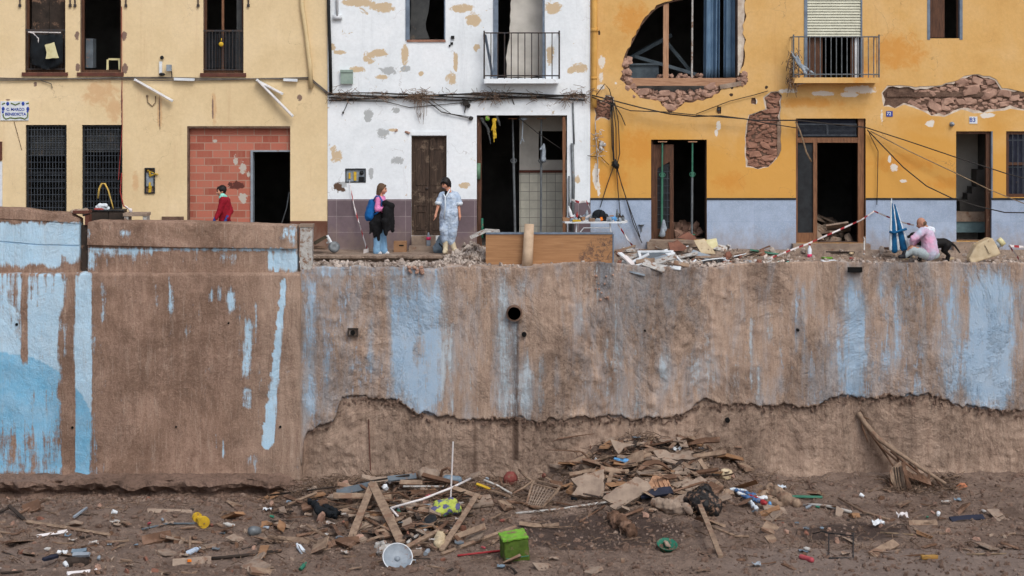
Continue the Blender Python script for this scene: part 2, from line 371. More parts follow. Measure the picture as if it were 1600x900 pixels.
mk('parasol_blue', (20, 98, 146), (14, 76, 120), 5, .8, .3, 20)
mk('parasol_white', (212, 220, 226), (190, 200, 208), 5, .8, .3, 20, dirt=.15)
mk('tape_white', (226, 222, 222), (206, 200, 200), 5, .5, .1)
mk('tape_red', (160, 56, 60), (150, 30, 40), 5, .5, .1)
mk('shoe_black', (30, 32, 40), (20, 22, 28), 5, .6, .1)
mk('dog_black', (16, 15, 16), (9, 9, 10), 5, .7, .6, 60)
# wood panel lying along the street, with grain and dark swollen stains
m = N('laminate'); v = m.pos(True, (.5, 1, 6)); c = m.ramp(m.noise(v, 5, 8, .6), [(.3, srgb(144, 104, 70)), (.6, srgb(164, 122, 84)), (.8, srgb(176, 136, 98))])
pn = m.noise(m.pos(True), 7, 9, .75, 1.2)
c = m.mix(m.math('MULTIPLY', m.patches([(HX(938, -2.5), HZ(392, -2.5), .32, .3), (HX(915, -2.5), HZ(405, -2.5), .15, .2), (HX(950, -2.5), HZ(375, -2.5), .12, .1)], pn), m.mr(pn, .5, .56)), c, srgb(92, 70, 60))
c = m.mix(m.mr(m.noise(m.pos(True, off=(5, 5, 5)), 3, 8, .7), .6, .75, 0, .5), c, srgb(150, 122, 100)); m.fin(c, .55, .4)
# hollow red bricks with pale mortar
m = N('hollow_brick'); sp = m.n('ShaderNodeSeparateXYZ'); m.l(m.pos(True, (1, 1, 1), (7.25, 0, -.02)), sp.inputs[0]); cb = m.n('ShaderNodeCombineXYZ'); m.l(sp.outputs[0], cb.inputs[0]); m.l(sp.outputs[2], cb.inputs[1])
bt = m.n('ShaderNodeTexBrick'); m.l(cb.outputs[0], bt.inputs[0]); bt.inputs['Scale'].default_value = 1; bt.inputs['Brick Width'].default_value = .37; bt.inputs['Row Height'].default_value = .168
bt.inputs['Mortar Size'].default_value = .010; bt.inputs['Color1'].default_value = srgb(184, 112, 94); bt.inputs['Color2'].default_value = srgb(136, 66, 54); bt.inputs['Mortar'].default_value = srgb(172, 140, 124); bt.inputs['Bias'].default_value = -.3
c = m.mix(m.mr(m.noise(m.pos(True, (4, 4, .6)), 4, 8, .7), .45, .7, 0, .55), bt.outputs[0], srgb(168, 118, 100))
c = m.mix(m.patches(hpat([(367, 250, 3, 6), (378, 262, 4, 8), (387, 272, 3, 4), (379, 310, 5, 7), (335, 220, 3, 2)]), m.noise(m.pos(True), 9, 6, .7)), c, srgb(186, 178, 168))
c = m.mix(m.patches(hpat([(367, 290, 11, 5)]), m.noise(m.pos(True), 9, 6, .7), .1), c, srgb(96, 56, 50))
m.bump(bt.outputs['Fac'], -.5, .02); m.bump(m.noise(m.pos(True), 30, 8, .7), .4, .01); m.fin(c, .9, .2)
# tiles of the plinths and of the torn open kitchen
def tiles(name, c1, c2, mort, w_, h_, off, ms=.006, rough=.4, speck=0, yplane=True):
    m = N(name); sp = m.n('ShaderNodeSeparateXYZ'); m.l(m.pos(True, (1, 1, 1), off), sp.inputs[0]); cb = m.n('ShaderNodeCombineXYZ'); m.l(sp.outputs[0], cb.inputs[0]); m.l(sp.outputs[2], cb.inputs[1])
    bt = m.n('ShaderNodeTexBrick'); m.l(cb.outputs[0], bt.inputs[0]); bt.offset = 0; bt.inputs['Scale'].default_value = 1; bt.inputs['Brick Width'].default_value = w_; bt.inputs['Row Height'].default_value = h_
    bt.inputs['Mortar Size'].default_value = ms; bt.inputs['Mortar Smooth'].default_value = .3; bt.inputs['Color1'].default_value = srgb(*c1); bt.inputs['Color2'].default_value = srgb(*c2); bt.inputs['Mortar'].default_value = srgb(*mort)
    c = m.mix(m.mr(m.noise(m.pos(True), 3.3, 8, .75), .4, .68, 0, .55), bt.outputs[0], srgb(*[int(q*.82) for q in c2]))
    if speck: c = m.mix(m.mr(m.noise(m.pos(True), 60, 4, .8), .5, .62, 0, speck), c, srgb(196, 208, 222))
    sp2 = m.n('ShaderNodeSeparateXYZ'); m.l(m.pos(True), sp2.inputs[0]); mh = m.math('ADD', sp2.outputs[2], m.math('MULTIPLY_ADD', m.noise(m.pos(True, (1, 1, .6)), 5, 9, .72), 1.5, -.75))
    c = m.mix(m.mr(mh, .5, -.1, 0, .6), c, srgb(146, 128, 114))
    m.bump(bt.outputs['Fac'], -.3, .01); return m.fin(c, rough, .35)
tiles('mauve_tiles', (120, 104, 110), (104, 90, 96), (150, 138, 140), .77, .355, (4.08-.17, 0, -.03), .008, .6)
tiles('brown_tiles', (118, 76, 56), (104, 66, 50), (96, 66, 52), .45, .6, (0, 0, 0), .005, .5)
tiles('granite', (166, 182, 206), (154, 172, 198), (140, 158, 186), .95, .72, (.3, 0, .1), .003, .5, .45)
tiles('kitchen_tiles', (212, 210, 196), (196, 194, 182), (120, 118, 110), .2, .2, (0, 0, 0), .007, .4)

# ------------------------------------------------------------------ helpers for house parts
ZT, ZB = 7.6, -.45
def frame_ring(m, x0, x1, z0, z1, y0, y1, w_):
    m.box(x0, x0+w_, y0, y1, z0, z1); m.box(x1-w_, x1, y0, y1, z0, z1); m.box(x0+w_, x1-w_, y0, y1, z1-w_, z1); m.box(x0+w_, x1-w_, y0, y1, z0, z0+w_); return m
def rect(px0, px1, py0, py1): return HX(px0), HX(px1), HZ(py1), HZ(py0)
def shell(root, x0, x1, floors, mat='inside', depth=5):
    """rooms behind the facade: back and side walls, floors and ceilings"""
    m = mb(); m.box(x0+.01, x1-.01, depth, depth+.2, ZB, ZT); m.box(x0+.02, x0+.2, .36, depth-.002, ZB, ZT); m.box(x1-.2, x1-.02, .36, depth-.002, ZB, ZT); m.build('room_wall', mat, root)
    for z in floors:
        mb().box(x0+.21, x1-.21, .362, depth-.004, z-.12, z+.12).build('floor_slab', mat, root)
    m = mb(); m.add([(x0, -.55, ZT-.15), (x1, -.55, ZT-.15), (x1, depth+.2, ZT+1.2), (x0, depth+.2, ZT+1.2), (x0, -.55, ZT+.02), (x1, -.55, ZT+.02), (x1, depth+.2, ZT+1.37), (x0, depth+.2, ZT+1.37)],
                     [(0,3,2,1), (4,5,6,7), (0,1,5,4), (1,2,6,5), (2,3,7,6), (3,0,4,7)]); m.build('roof', 'red_rubble', root)
def mesh_grille(m, x0, x1, z0, z1, y, dx, dz, r=.006, rh=None):
    x = x0+dx
    while x < x1-.01: m.box(x-r, x+r, y-r, y+r, z0, z1); x += dx
    z = z0+dz
    while z < z1-.01: m.box(x0, x1, y-r*1.2-.004, y-r-.002, z-r, z+r); z += dz
def slats(m, x0, x1, z0, z1, y, h):
    z = z0; rn = random.Random(int(z0*100))
    while z < z1-.004: zb = min(z+h*.9, z1); m.add([(x0, y-.02, z), (x1, y-.02, z), (x1, y+.008, zb), (x0, y+.008, zb), (x0, y+.012, z), (x1, y+.012, z), (x1, y+.015, zb), (x0, y+.015, zb)], [(0, 1, 2, 3), (4, 7, 6, 5), (0, 4, 5, 1), (3, 2, 6, 7), (0, 3, 7, 4), (1, 5, 6, 2)]); z += h
    m.box(x0+.002, x1-.002, y+.016, y+.02, z0, z1)
# ================================================================== HOUSE A : cream
XA0, XA1, XB1, XC1 = HX(-330), HX(512), HX(922), HX(2010)
A = thing('cream_house', (HX(250), 0, 0), 'cream plastered two storey house at the left with a red brick infilled doorway', 'house')
def zz(a): return a
upA = [(40, 103, -70, 113), (126, 190, -70, 113), (318, 381, -70, 114), (-150, -85, -70, 113)]
loA = [(41, 105, 195, 338), (129, 192, 195, 338), (-150, -60, 195, 370)]
holesA = [hr(*q) for q in upA+loA]+[hr(293, 454, 197, 384)]
chA = [hp(jag([(228, 302), (228, 263), (242, 263), (242, 302)], .5, 9, 3))]
nicks = [(121, 56, 5), (194, 56, 5), (122, 106, 5), (195, 107, 5)]
chA += [hp(jag([(x-s*.8, y-s), (x+s*.8, y-s*.8), (x+s*.7, y+s), (x-s*.6, y+s*.9)], 1, 4, i+4)) for i, (x, y, s) in enumerate(nicks)]
chA = [chA[0]]
sheet('plaster_wall', [(XA0, ZB), (XA1, ZB), (XA1, ZT), (XA0, ZT)], holesA+chA, -.05, 0, 'cream_plaster', A)
sheet('masonry', [(XA0, ZB), (XA1-.003, ZB), (XA1-.003, ZT-.3), (XA0, ZT-.3)], holesA, .003, .35, 'masonry', A)
shell(A, XA0, XA1-.01, [HZ(150), HZ(392)-.14, ZT-.35])
mb().box(XA0+.3, HX(286), 2.4, 2.5, ZB, HZ(160)).build('partition', 'inside', A)
mb().box(HX(454), XA1-.003, -.072, -.051, ZB, HZ(345)).build('plinth', 'brown_tiles', A)
mb().box(HX(254), HX(288), -.09, -.051, ZB, HZ(338)).build('plinth', 'mortar', A)
for i, (a, b, c, d_) in enumerate(upA):
    x0, x1, z0, z1 = rect(a, b, c, d_)
    wdw = frame_ring(mb(), x0+.001, x1-.001, z0, z1-.01, .1, .16, .055).build('window', 'brown_wood', A)
    mb().box(x0-.06, x1+.06, -.1, .09, z0-.085, z0-.001).build('sill', 'sill_brown', A)
    for s in (x0-.14, x1+.08):
        mm = mb(); mm.box(s+.02, s+.045, -.09, -.051, HZ(10), HZ(10)+.32); mm.box(s+.005, s+.06, -.1, -.05, HZ(11), HZ(11)+.06); mm.build('shutter_catch', 'rail_iron', A)
    if i == 0:
        mb().box(x0+.06, (x0+x1)/2-.005, .3, .33, z0+.05, z1).build('shutter_leaf', 'plank_dark', wdw); mb().box((x0+x1)/2+.005, x1-.06, .302, .332, z0+.05, z1).build('shutter_leaf', 'plank_dark', wdw)
    if i == 1:
        m = mb(); m.box(x0+.07, x0+.23, .2, .5, z0+.1, HZ(60)); m.build('side_panel', 'board_grey', A)
    if i == 2:
        xm = HX(347); m = mb(); m.box(xm-.025, xm+.025, .105, .155, z0, z1-.01); m.build('mullion', 'orange_wood', wdw)
        m = mb(); m.box(xm+.3, x1-.06, .165, .18, z0+.06, z1); m.build('shutter_leaf', 'blind_grey', wdw)
    if i in (0, 2, 3):
        yt = 47 if i != 2 else 48; m = mb(); m.box(x0, x1, -.02, .015, HZ(yt)-.02, HZ(yt)+.02); m.box(x0, x1, -.018, .013, z0+.06, z0+.085)
        x = x0+.05
        while x < x1: m.box(x-.006, x+.006, -.012, .004, z0+.085, HZ(yt)-.02); x += .075
        m.build('balcony_rail', 'rail_iron', A)
    if i == 2:
        m = mb(); mesh_grille(m, x0+.03, x1-.02, z0+.1, HZ(50), .03, .035, .05, .003); m.build('rail_mesh', 'grille_iron', A)
for i, (a, b, c, d_) in enumerate(loA):
    x0, x1, z0, z1 = rect(a, b, c, d_); z0b = max(z0, HZ(328))
    fr = frame_ring(mb(), x0+.001, x1-.001, z0+.001, z1-.001, .02, .12, .05); fr.box(x0+.05, x1-.05, .03, .1, HZ(269)-.035, HZ(269)+.01); fr.box(x0+.05, x1-.05, .03, .1, HZ(281)-.02, HZ(281)+.02)
    fr = fr.build('window', 'dark_frame', A)
    m = mb(); mesh_grille(m, x0+.05, x1-.05, z0+.05, z1-.06, -.01, .068, .145, .006); m.build('grille', 'grille_iron', fr)
    m = mb(); slats(m, x0+.05, x1-.05, HZ(238 if i else 243), z1-.06, .16, .04); m.build('roller_blind', 'blind_grey', fr)
# brick infill and the black doorway in it
dx0, dx1, dz0, dz1 = rect(393, 454, 237, 384)
bx0, bx1, bz0, bz1 = rect(293, 454, 197, 384)
sheet('brick_infill', [(bx0, bz0), (dx0, bz0), (dx0, dz1), (bx1, dz1), (bx1, bz1), (bx0, bz1)], [], .1, .3, 'hollow_brick', A)
m = mb(); m.box(dx0-.03, dx0+.02, .06, .32, bz0, dz1+.03); m.box(dx0+.02, dx1-.001, .062, .322, dz1-.005, dz1+.028); m.build('door_frame', 'grey_plastic', A)
m = mb(); m.box(bx0, bx1, -.045, .09, bz1-.05, bz1-.001); m.box(bx0, bx0+.04, -.047, .088, bz0, bz1-.051); m.build('jamb_mortar', 'mortar', A)
m = mb(); m.box(XA0, HX(5), -.09, -.051, HZ(322), HZ(252)); m.build('wall_panel', 'white_paint', A)
m = mb(); m.box(HX(-6), HX(4.5), -.12, -.051, HZ(250), HZ(221)); m.build('letter_box', 'sill_brown', A)
# pipe and shelf boxes on the facade
tag(mb().tube([P(470, -60, -.11), P(472, 10, -.11), P(478, 50, -.11), P(484, 100, -.12), P(486, 138, -.12)], .05, 10).build('drain_pipe', 'pvc', smooth=True), 'cream drain pipe bent along the cream house near its right edge', 'pipe')
def lamp_tube(a, b, yv, label):
    t = thing('lamp_batten', (P(*a, yv)+P(*b, yv))/2, label, 'light fitting', 'broken strip lights hanging off the cream wall')
    A_, B_ = P(*a, yv), P(*b, yv-.05); mb().bar(A_, B_, .07, .05).build('housing', 'white_paint', t); dd = (B_-A_).normalized()
    mb().tube([A_+dd*.03+Vector((0, -.05, -.005)), B_-dd*.03+Vector((0, -.05, -.005))], .018, 8).build('lamp_tube', 'tape_white', t)
lamp_tube((210, 124), (270, 158), -.12, 'white strip light hanging slanted under the second upstairs window of the cream house')
lamp_tube((401, 124), (458, 182), -.16, 'longer white strip light hanging steeply down from the cable above the brick infill')
lamp_tube((404, 127), (442, 147), -.1, 'shorter white strip light tucked behind the steeper hanging one')
t = thing('flood_lamp', P(266, 106, -.1), 'small grey wall lamp beside the white bracket on the cream wall', 'lamp')
mb().box(HX(262.5), HX(270), -.2, -.1, HZ(111), HZ(101)).build('lamp_head', 'grey_plastic', t); mb().tube([P(268, 111, -.12), P(269, 121, -.07)], .012).build('bracket', 'rail_iron', t)
t = thing('wall_bracket', P(252, 118, -.06), 'white upright wall bracket with black ends on the cream wall', 'bracket')
mb().box(HX(250), HX(254.5), -.1, -.051, HZ(116), HZ(96)).build('plate', 'white_paint', t); m = mb(); m.ball(P(253, 90, -.1), .045); m.ball(P(253, 116, -.1), .06, sc=(1.2, .8, .6)); m.build('clamp', 'black_plastic', t)
for a, b, yy, s in ((272, 304, 123.5, 'on the cable left of the third window'), (443, 465, 124.5, 'on the cable beside the cream drain pipe')):
    tag(mb().bar(P(a, yy, -.13), P(b, yy+1, -.13), .06, .06).build('cable_sleeve', 'white_paint'), 'white plastic sleeve '+s, 'cable sleeve', 'white sleeves on the cream wall cable')
m = mb()
for k in range(3): m.tube([P(x, 122+k*1.3+math.sin(x*.021+k)*1.2, -.08-.012*k) for x in range(-330, 500, 22)]+[P(514, 146+k*1.5, -.09)], .009 if k else .014, 5)
m.tube([P(60, 124, -.1), P(80, 131, -.1), P(82, 138, -.08)], .01, 5); tag(m.build('wall_cable', mk('cable_grey', (112, 106, 100), (70, 66, 64), 3, .8).name), 'grey cable run along the cream facade under the upstairs windows', 'cable')
m = mb()
m.tube([P(230, 152, -.07), P(231, 160, -.07), P(238, 166, -.07), P(243, 160, -.07), P(243, 150, -.07)], .012, 5); m.tube([P(249, 160, -.06), P(250, 202, -.06)], .007, 4); m.tube([P(22, 190, -.06), P(34, 234, -.06)], .008, 4); m.ball(P(230, 150, -.06), .03)
tag(m.build('loose_wire', 'cable_tan'), 'loose thin wires curled on the cream wall under the slanted strip light', 'wire')
t = thing('wall_cavity_box', P(235, 302, -.05), 'open electricity niche stuffed with yellow tape on the cream wall', 'meter box')
m = mb(); frame_ring(m, *[HX(227), HX(243), HZ(302), HZ(262)], -.085, -.01, .025); m.build('box_frame', 'dark_frame', t); mb().box(HX(229), HX(242), -.04, -.008, HZ(291), HZ(270)).build('meter', 'grey_plastic', t)
m = mb(); m.rock(P(234, 272, -.07), .09, (1, .3, .5)); m.rock(P(240, 273, -.08), .1, (1.2, .2, .3)); m.rock(P(234, 289, -.07), .1, (1, .3, .5)); m.bar(P(235, 290, -.07), P(234, 301, -.06), .06, .01); m.bar(P(230, 266, -.08), P(247, 273, -.1), .04, .01); m.build('tape', 'yellow_plastic', t)
# tiled street sign
t = thing('street_sign', P(24, 188, -.06), 'tiled street name plaque with a blue and green painted scroll border on the cream wall', 'sign')
x0, x1, z0, z1 = rect(2, 46, 158, 188); mb().box(x0, x1, -.075, -.051, z0, z1).build('tile_plate', 'white_paint', t)
def ring_poly(m, pts, w_, y):
    for a, b in zip(pts, pts[1:]): m.bar(a, b, .012, w_, up=(0, 1, 0)) if False else m.tube([a, b], w_/2, 5)
m = mb(); m.tube([P(5, 178, -.077), P(5.5, 183, -.077), P(9, 186, -.077), P(16, 184, -.077), P(24, 185, -.077), P(32, 184, -.077), P(39, 186, -.077), P(43, 183, -.077), P(43.5, 176, -.077)], .014, 5)
m.tube([P(3, 163, -.077), P(8, 161, -.077)], .014, 5); m.tube([P(41, 162, -.077), P(45, 161, -.077)], .014, 5); m.tube([P(17, 161, -.077), P(24, 164, -.077), P(31, 161, -.077)], .014, 5)
mk('sign_green', (96, 120, 50), (84, 100, 40), 8, .4, 0); mk('sign_blue', (52, 78, 170), (40, 60, 140), 8, .4, 0); m.build('scroll', 'sign_green', t)
for (a, b, s) in ((5, 170, .035), (43.5, 170, .035), (12, 162, .035), (36, 162, .035), (4.5, 175, .025), (43, 174, .025)): mb().ball(P(a, b, -.076), s, 8, (1, .3, 1.3)).build('scroll_flourish', 'sign_blue', t)
def text(s, size, at, mat, parent, name='lettering', ext=.002):
    cu = bpy.data.curves.new(name, 'FONT'); cu.body = s; cu.size = size; cu.align_x = 'CENTER'; cu.align_y = 'CENTER'; cu.extrude = ext; cu.offset = .002
    o = bpy.data.objects.new(name, cu); COL.objects.link(o); dg = bpy.context.evaluated_depsgraph_get(); me = bpy.data.meshes.new_from_object(o.evaluated_get(dg)); bpy.data.objects.remove(o)
    m = MB(); m.v = [(at[0]+v.co.x, at[1]-v.co.z, at[2]+v.co.y) for v in me.vertices]; m.f = [tuple(p.vertices) for p in me.polygons]; return m.build(name, mat, parent)
text('C. MARCO', .085, P(24, 171, -.079), 'sign_blue', t); text('BENEDICTA', .088, P(24.3, 178.5, -.079), 'sign_blue', t)
# things in the cream house windows
t = thing('plastic_stool', P(177, 112, .2), 'cream yellow plastic stool standing in the second upstairs window', 'stool')
mb().box(HX(167), HX(188), .15, .42, HZ(94), HZ(91)).build('seat', 'cream_plastic', t)
for a in (167, 185):
    for yy in (.15, .38): mb().bar(P(a+1.5+(.8 if a > 170 else -.5), 112, yy), P(a+1.5, 93, yy), .045, .04).build('leg', 'cream_plastic', t)
m = mb(); m.grid(14, 12, lambda u, v: (HX(50+50*u+(1-v)*0), -.06-.05*math.sin(u*9)-.05*math.sin(v*3), HZ(54+(44+10*math.sin(u*3.1))*v)))
t = tag(m.build('dark_sheet', 'charcoal_cloth', solid=.01, fold=.03, smooth=True), 'dark sheet draped over the rail of the leftmost upstairs window', 'sheet')
mb().prism(jag(hp([(73, 70), (87, 66), (92, 80), (95, 90), (75, 92), (76, 82)], 0), .01, .06, 4), -.175, -.165).build('pale_print', 'cream_plastic', t)
tag(mb().tube([P(44, 50, -.06), P(52, 52, -.1), P(60, 60, -.13), P(60, 67, -.12)], .012, 5).tube([P(44, 50, -.05), P(95, 51, -.07)], .012, 5).build('cord', 'tape_white'), 'white cord tied along the leftmost window rail', 'cord')
tag(mb().ball(P(345.5, 69, -.05), .055, 10, (1, .5, 1)).tube([P(345.5, 64, -.05), P(346, 60, -.03)], .01, 5).build('hanging_tag', 'yellow_plastic', smooth=True), 'small yellow disc hanging on the rail of the third upstairs window', 'tag')
tag(mb().tube([P(190, 10, -.06), P(190.5, 120, -.08), P(191, 200, -.08), P(187, 255, -.09), P(185, 281, -.12)], .008, 5).tube([P(190, 270, -.09), P(188, 300, -.1), P(193, 322, -.2), P(204, 328, -.3)], .014, 5).build('red_cord', 'red_plastic'), 'thin red cord hanging down past the second ground floor window', 'cord')

# ================================================================== HOUSE B : white
B = thing('white_house', (HX(717), 0, 0), 'white flaking plaster house in the middle with a grey mauve tiled plinth', 'house')
opB = [(638, 695, -70, 62), (777, 849, -70, 122), (643, 698, 212, 368), (745, 886, 180, 386)]
holesB = [hr(*q) for q in opB]; nB = [hr(541, 571, 264, 284)]
x0B = XA1+.004
sheet('plaster_wall', [(x0B, ZB), (XB1, ZB), (XB1, ZT), (x0B, ZT)], holesB+nB, -.05, 0, 'white_plaster', B)
sheet('masonry', [(x0B, ZB), (XB1-.003, ZB), (XB1-.003, ZT-.3), (x0B, ZT-.3)], holesB, .003, .35, 'masonry', B)
shell(B, x0B, XB1-.01, [HZ(155), HZ(392)-.14, ZT-.35])
for a, b in ((512, 643), (698, 745)): mb().box(HX(a)+(.006 if a == 512 else 0), HX(b), -.072, -.051, ZB, HZ(311)).build('plinth', 'mauve_tiles', B)
mb().box(HX(888), XB1-.002, -.072, -.051, ZB, HZ(316)).build('plinth', 'mauve_tiles', B)
# upstairs window: broken blind inside, pale blue frame
x0, x1, z0, z1 = rect(*opB[0]); fr = mb(); fr.box(x0-.06, x0+.03, -.065, .1, z0-.02, z1); fr.box(x1-.012, x1+.015, -.06, .1, z0, z1); fr = fr.build('window', 'blue_grey_metal', B)
mb().box(x0-.03, x1+.02, -.08, .02, z0-.05, z0-.001).build('sill', 'red_rubble', B)
mb().prism(jag([(x0+.03, z0+.02), (HX(669), z0+.02), (HX(664), HZ(45)), (HX(670), HZ(10)), (HX(672), z1), (x0+.03, z1)], .02, .12, 3), .3, .31).build('torn_blind', 'blind_grey', fr)
# balcony opening
x0, x1, z0, z1 = rect(*opB[1]); fr = mb(); fr.box(x0-.09, x0+.02, -.07, .1, z0, z1); fr.box(x1-.02, x1+.03, -.06, .1, z0, z1); fr = fr.build('window', 'blue_grey_metal', B)
mb().prism(jag([(HX(792), z0+.02), (x1, z0+.02), (x1, z1), (HX(800), z1), (HX(797), HZ(50)), (HX(790), HZ(90))], .02, .12, 3), .5, .51).build('torn_blind', 'inside_grey', fr)
def balcony(root, a, b, yt, yb, depth, step, mat='rail_iron', slab='white_plaster', slabh=.1):
    x0, x1, zt, zb = HX(a), HX(b), HZ(yt), HZ(yb)
    mb().box(x0, x1, -depth-.02, -.051, zb-slabh, zb).build('balcony_slab', slab, root)
    m = mb(); r = .012; y = -depth
    for p, q in (((x0, -.05), (x0, y)), ((x0, y), (x1, y)), ((x1, y), (x1, -.05))):
        for z in (zt, zb+.07): m.tube([(p[0], p[1], z), (q[0], q[1], z)], .014, 6)
    for xx in (x0, x1): m.tube([(xx, y, zb), (xx, y, zt+.05)], .018, 6); m.tube([(xx, y/2, zb), (xx, y/2, zt)], .01, 5)
    x = x0+step
    while x < x1-.03: m.tube([(x, y, zb), (x, y, zt)], r, 5); x += step
    return m.build('balcony_railing', mat, root)
balcony(B, 757, 873, 52, 123, .42, .15)
mb().bar(P(758, 54, -.40), P(770, 120, -.1), .05, .03).build('railing_strip', 'blue_grey_metal', B)
# old wooden door with two steps
x0, x1, z0, z1 = rect(*opB[2]); dr = frame_ring(mb(), x0+.001, x1-.001, z0+.001, z1-.001, .03, .1, .05).build('door', 'old_door', B)
m = mb(); xm = (x0+x1)/2
for (u0, u1) in ((x0+.052, xm-.006), (xm+.006, x1-.052)): m.box(u0, u1, .06, .09, z0+.05, z1-.05)
m.build('door_leaf', 'old_door', dr)
for (u0, u1) in ((x0+.1, xm-.05), (xm+.05, x1-.1)):
    for (v0, v1) in ((z0+.12, z0+.55), (z0+.66, z0+1.0), (z0+1.12, z0+1.95)): frame_ring(mb(), u0, u1, v0, v1, .045, .062, .03).build('door_panel', 'old_door', dr)
m = mb(); m.ball((xm-.05, .04, z0+1.05), .03); m.build('handle', 'rail_iron', dr)
mb().box(HX(644), HX(681), -.25, -.073, HZ(385, -.25)-.02, HZ(369, -.2)).build('door_step', 'slab_grey', B); mb().box(HX(641), HX(690), -.5, -.252, ZB, HZ(385, -.5)).build('door_step', 'slab_grey', B)
mb().box(HX(642), HX(699), -.062, -.051, HZ(211), HZ(205)).build('lintel', 'white_plaster', B); m = mb(); m.rock(P(636, 207, -.05), .07, (1.6, .5, .7)); m.rock(P(620, 203, -.05), .05, (2, .4, .5)); m.build('exposed_stonework', 'stone', B)
# the torn open kitchen on the ground floor
mb().box(HX(812), XB1-.21, 1.3, 1.4, HZ(273)+.03, HZ(250, 1.3)).build('kitchen_wall', 'inside_grey', B)
mb().box(HX(812), HX(843), 1.302, 1.402, HZ(250, 1.3), HZ(160)).build('kitchen_wall', 'inside_grey', B)
mb().box(HX(843), XB1-.21, 1.304, 1.404, HZ(208), HZ(160)).build('kitchen_wall', 'inside_grey', B)
mb().box(HX(812), XB1-.21, 1.3, 1.398, ZB, HZ(273)-.03).build('kitchen_tiling', 'kitchen_tiles', B); mb().box(HX(811.5), XB1-.21, 1.27, 1.4, HZ(273)-.03, HZ(273)+.03).build('tile_border', 'sill_brown', B)
m = mb(); m.bar(P(749, 384, .1), P(749, 182, .1), .1, .09, jit=.012, seg=9); m.build('door_jamb', 'brown_wood', B); m = mb(); m.bar(P(882, 384, .05), P(881, 182, .05), .07, .12, jit=.01, seg=9); m.build('door_jamb', 'orange_wood', B)
def prop(px0, px1, y0, y1, yv, r, mat, label, plates=True, mix=None):
    t = thing('steel_prop', P(px1, y1, yv), label, 'prop', 'steel props holding up the openings')
    a, b = P(px0, y0, yv), P(px1, y1, yv); k = a.lerp(b, .35)
    mb().tube([a, k], r*.75, 8).build('inner_tube', mat, t); mb().tube([k, b], r, 8).build('outer_tube', mix or mat, t)
    m = mb(); m.tube([k+Vector((0, 0, -.06)), k+Vector((0, 0, .04))], r*1.5, 8)
    for s in range(8): a1, a2 = 2*math.pi*s/8, 2*math.pi*(s+1)/8; m.tube([k+Vector((.07*math.cos(a1)*(r/.028), -.03, .05*math.sin(a1))), k+Vector((.07*math.cos(a2)*(r/.028), -.03, .05*math.sin(a2)))], .009, 4)
    m.build('collar', mat, t)
    if plates: mb().box(a.x-.1, a.x+.1, yv-.06, yv+.06, a.z, a.z+.02).build('head_plate', 'timber_h', t); mb().box(b.x-.07, b.x+.07, yv-.06, yv+.06, b.z-.012, b.z+.002).build('foot_plate', mat, t)
prop(801, 805, 186, 372, .5, .028, 'steel', 'grey steel prop leaning slightly in the left half of the kitchen opening')
prop(846, 845, 186, 372, .4, .026, 'steel', 'grey steel prop in front of the tiled kitchen wall')
t = thing('ceiling_hook', P(817, 182, .2), 'pale hanging cord with a hook below a round ceiling rose in the kitchen opening', 'cord')
mb().lathe(P(817, 186, .2), [(.09, -.02), (.09, .02), (.03, .04)], 12).build('ceiling_rose', 'grey_plastic', t); mb().tube([P(817, 186, .2), P(816, 215, .2), P(813, 225, .2)], .012, 5).tube([P(816, 216, .2), P(819, 222, .2)], .012, 5).build('pull_cord', 'grey_plastic', t)
mb()
tag(mb().tube([P(800, 155, -.1), P(812, 185, .1), P(840, 208, .2), P(880, 235, .25)], .011, 5).build('loose_wire', 'cable'), 'slack wire sagging across the kitchen opening', 'wire')
tag(mb().cap(P(850, 226, .3), .03, P(849, 250, .3), .06).cap(P(849, 226, .3), .02, P(844, 234, .3), .02).build('plastic_bag', 'grey_plastic', voxel=.015, fold=.012, fscale=14), 'pale plastic bag tied to the prop before the tiled wall', 'bag')
m = mb()
for k, (a, b, c) in enumerate(((768, 772, 222), (773, 775, 216), (777, 774, 206), (770, 768, 204))): m.cap(P(771+k, 187, -.02), .035, P(b, c, -.03-.01*k), .014)
tag(m.build('yellow_rag', 'yellow_plastic', voxel=.012, fold=.012, fscale=20), 'yellow rag hanging in strips at the top left of the kitchen opening', 'rag')
tag(mb().lathe(P(761.5, 185, -.04), [(.0, .0), (.05, .005), (.055, .03), (.0, .035)], 14, Euler((R(90), 0, 0)).to_matrix()).build('green_disc', 'green_bright', smooth=True), 'bright green round lid beside the hanging yellow rag', 'lid')
m = mb(); m.cap(P(753, 186, .0), .04, P(762, 200, .02), .03); m.cap(P(762, 200, .02), .03, P(767, 226, 0), .008); m.cap(P(776, 182, 0), .03, P(781, 196, 0), .02)
tag(m.build('grey_rag', 'blind_grey', voxel=.012, fold=.02, fscale=16), 'grey rag snagged in the top left corner of the kitchen opening', 'rag')
tag(mb().tube([P(747.5, 255, .0), P(747.5, 280, .0)], .05, 10).build('green_tube', mk('sage', (104, 136, 112), (84, 112, 92), 6, .6, .1, dirt=.2).name, smooth=True), 'short green tube fixed to the left jamb of the kitchen opening', 'tube')
tag(mb().tube([P(753.5, 341, -.1), P(753.5, 372, -.1)], .025, 8).build('turquoise_pipe', 'teal_plastic', smooth=True), 'thin turquoise pipe standing at the foot of the kitchen opening', 'pipe')
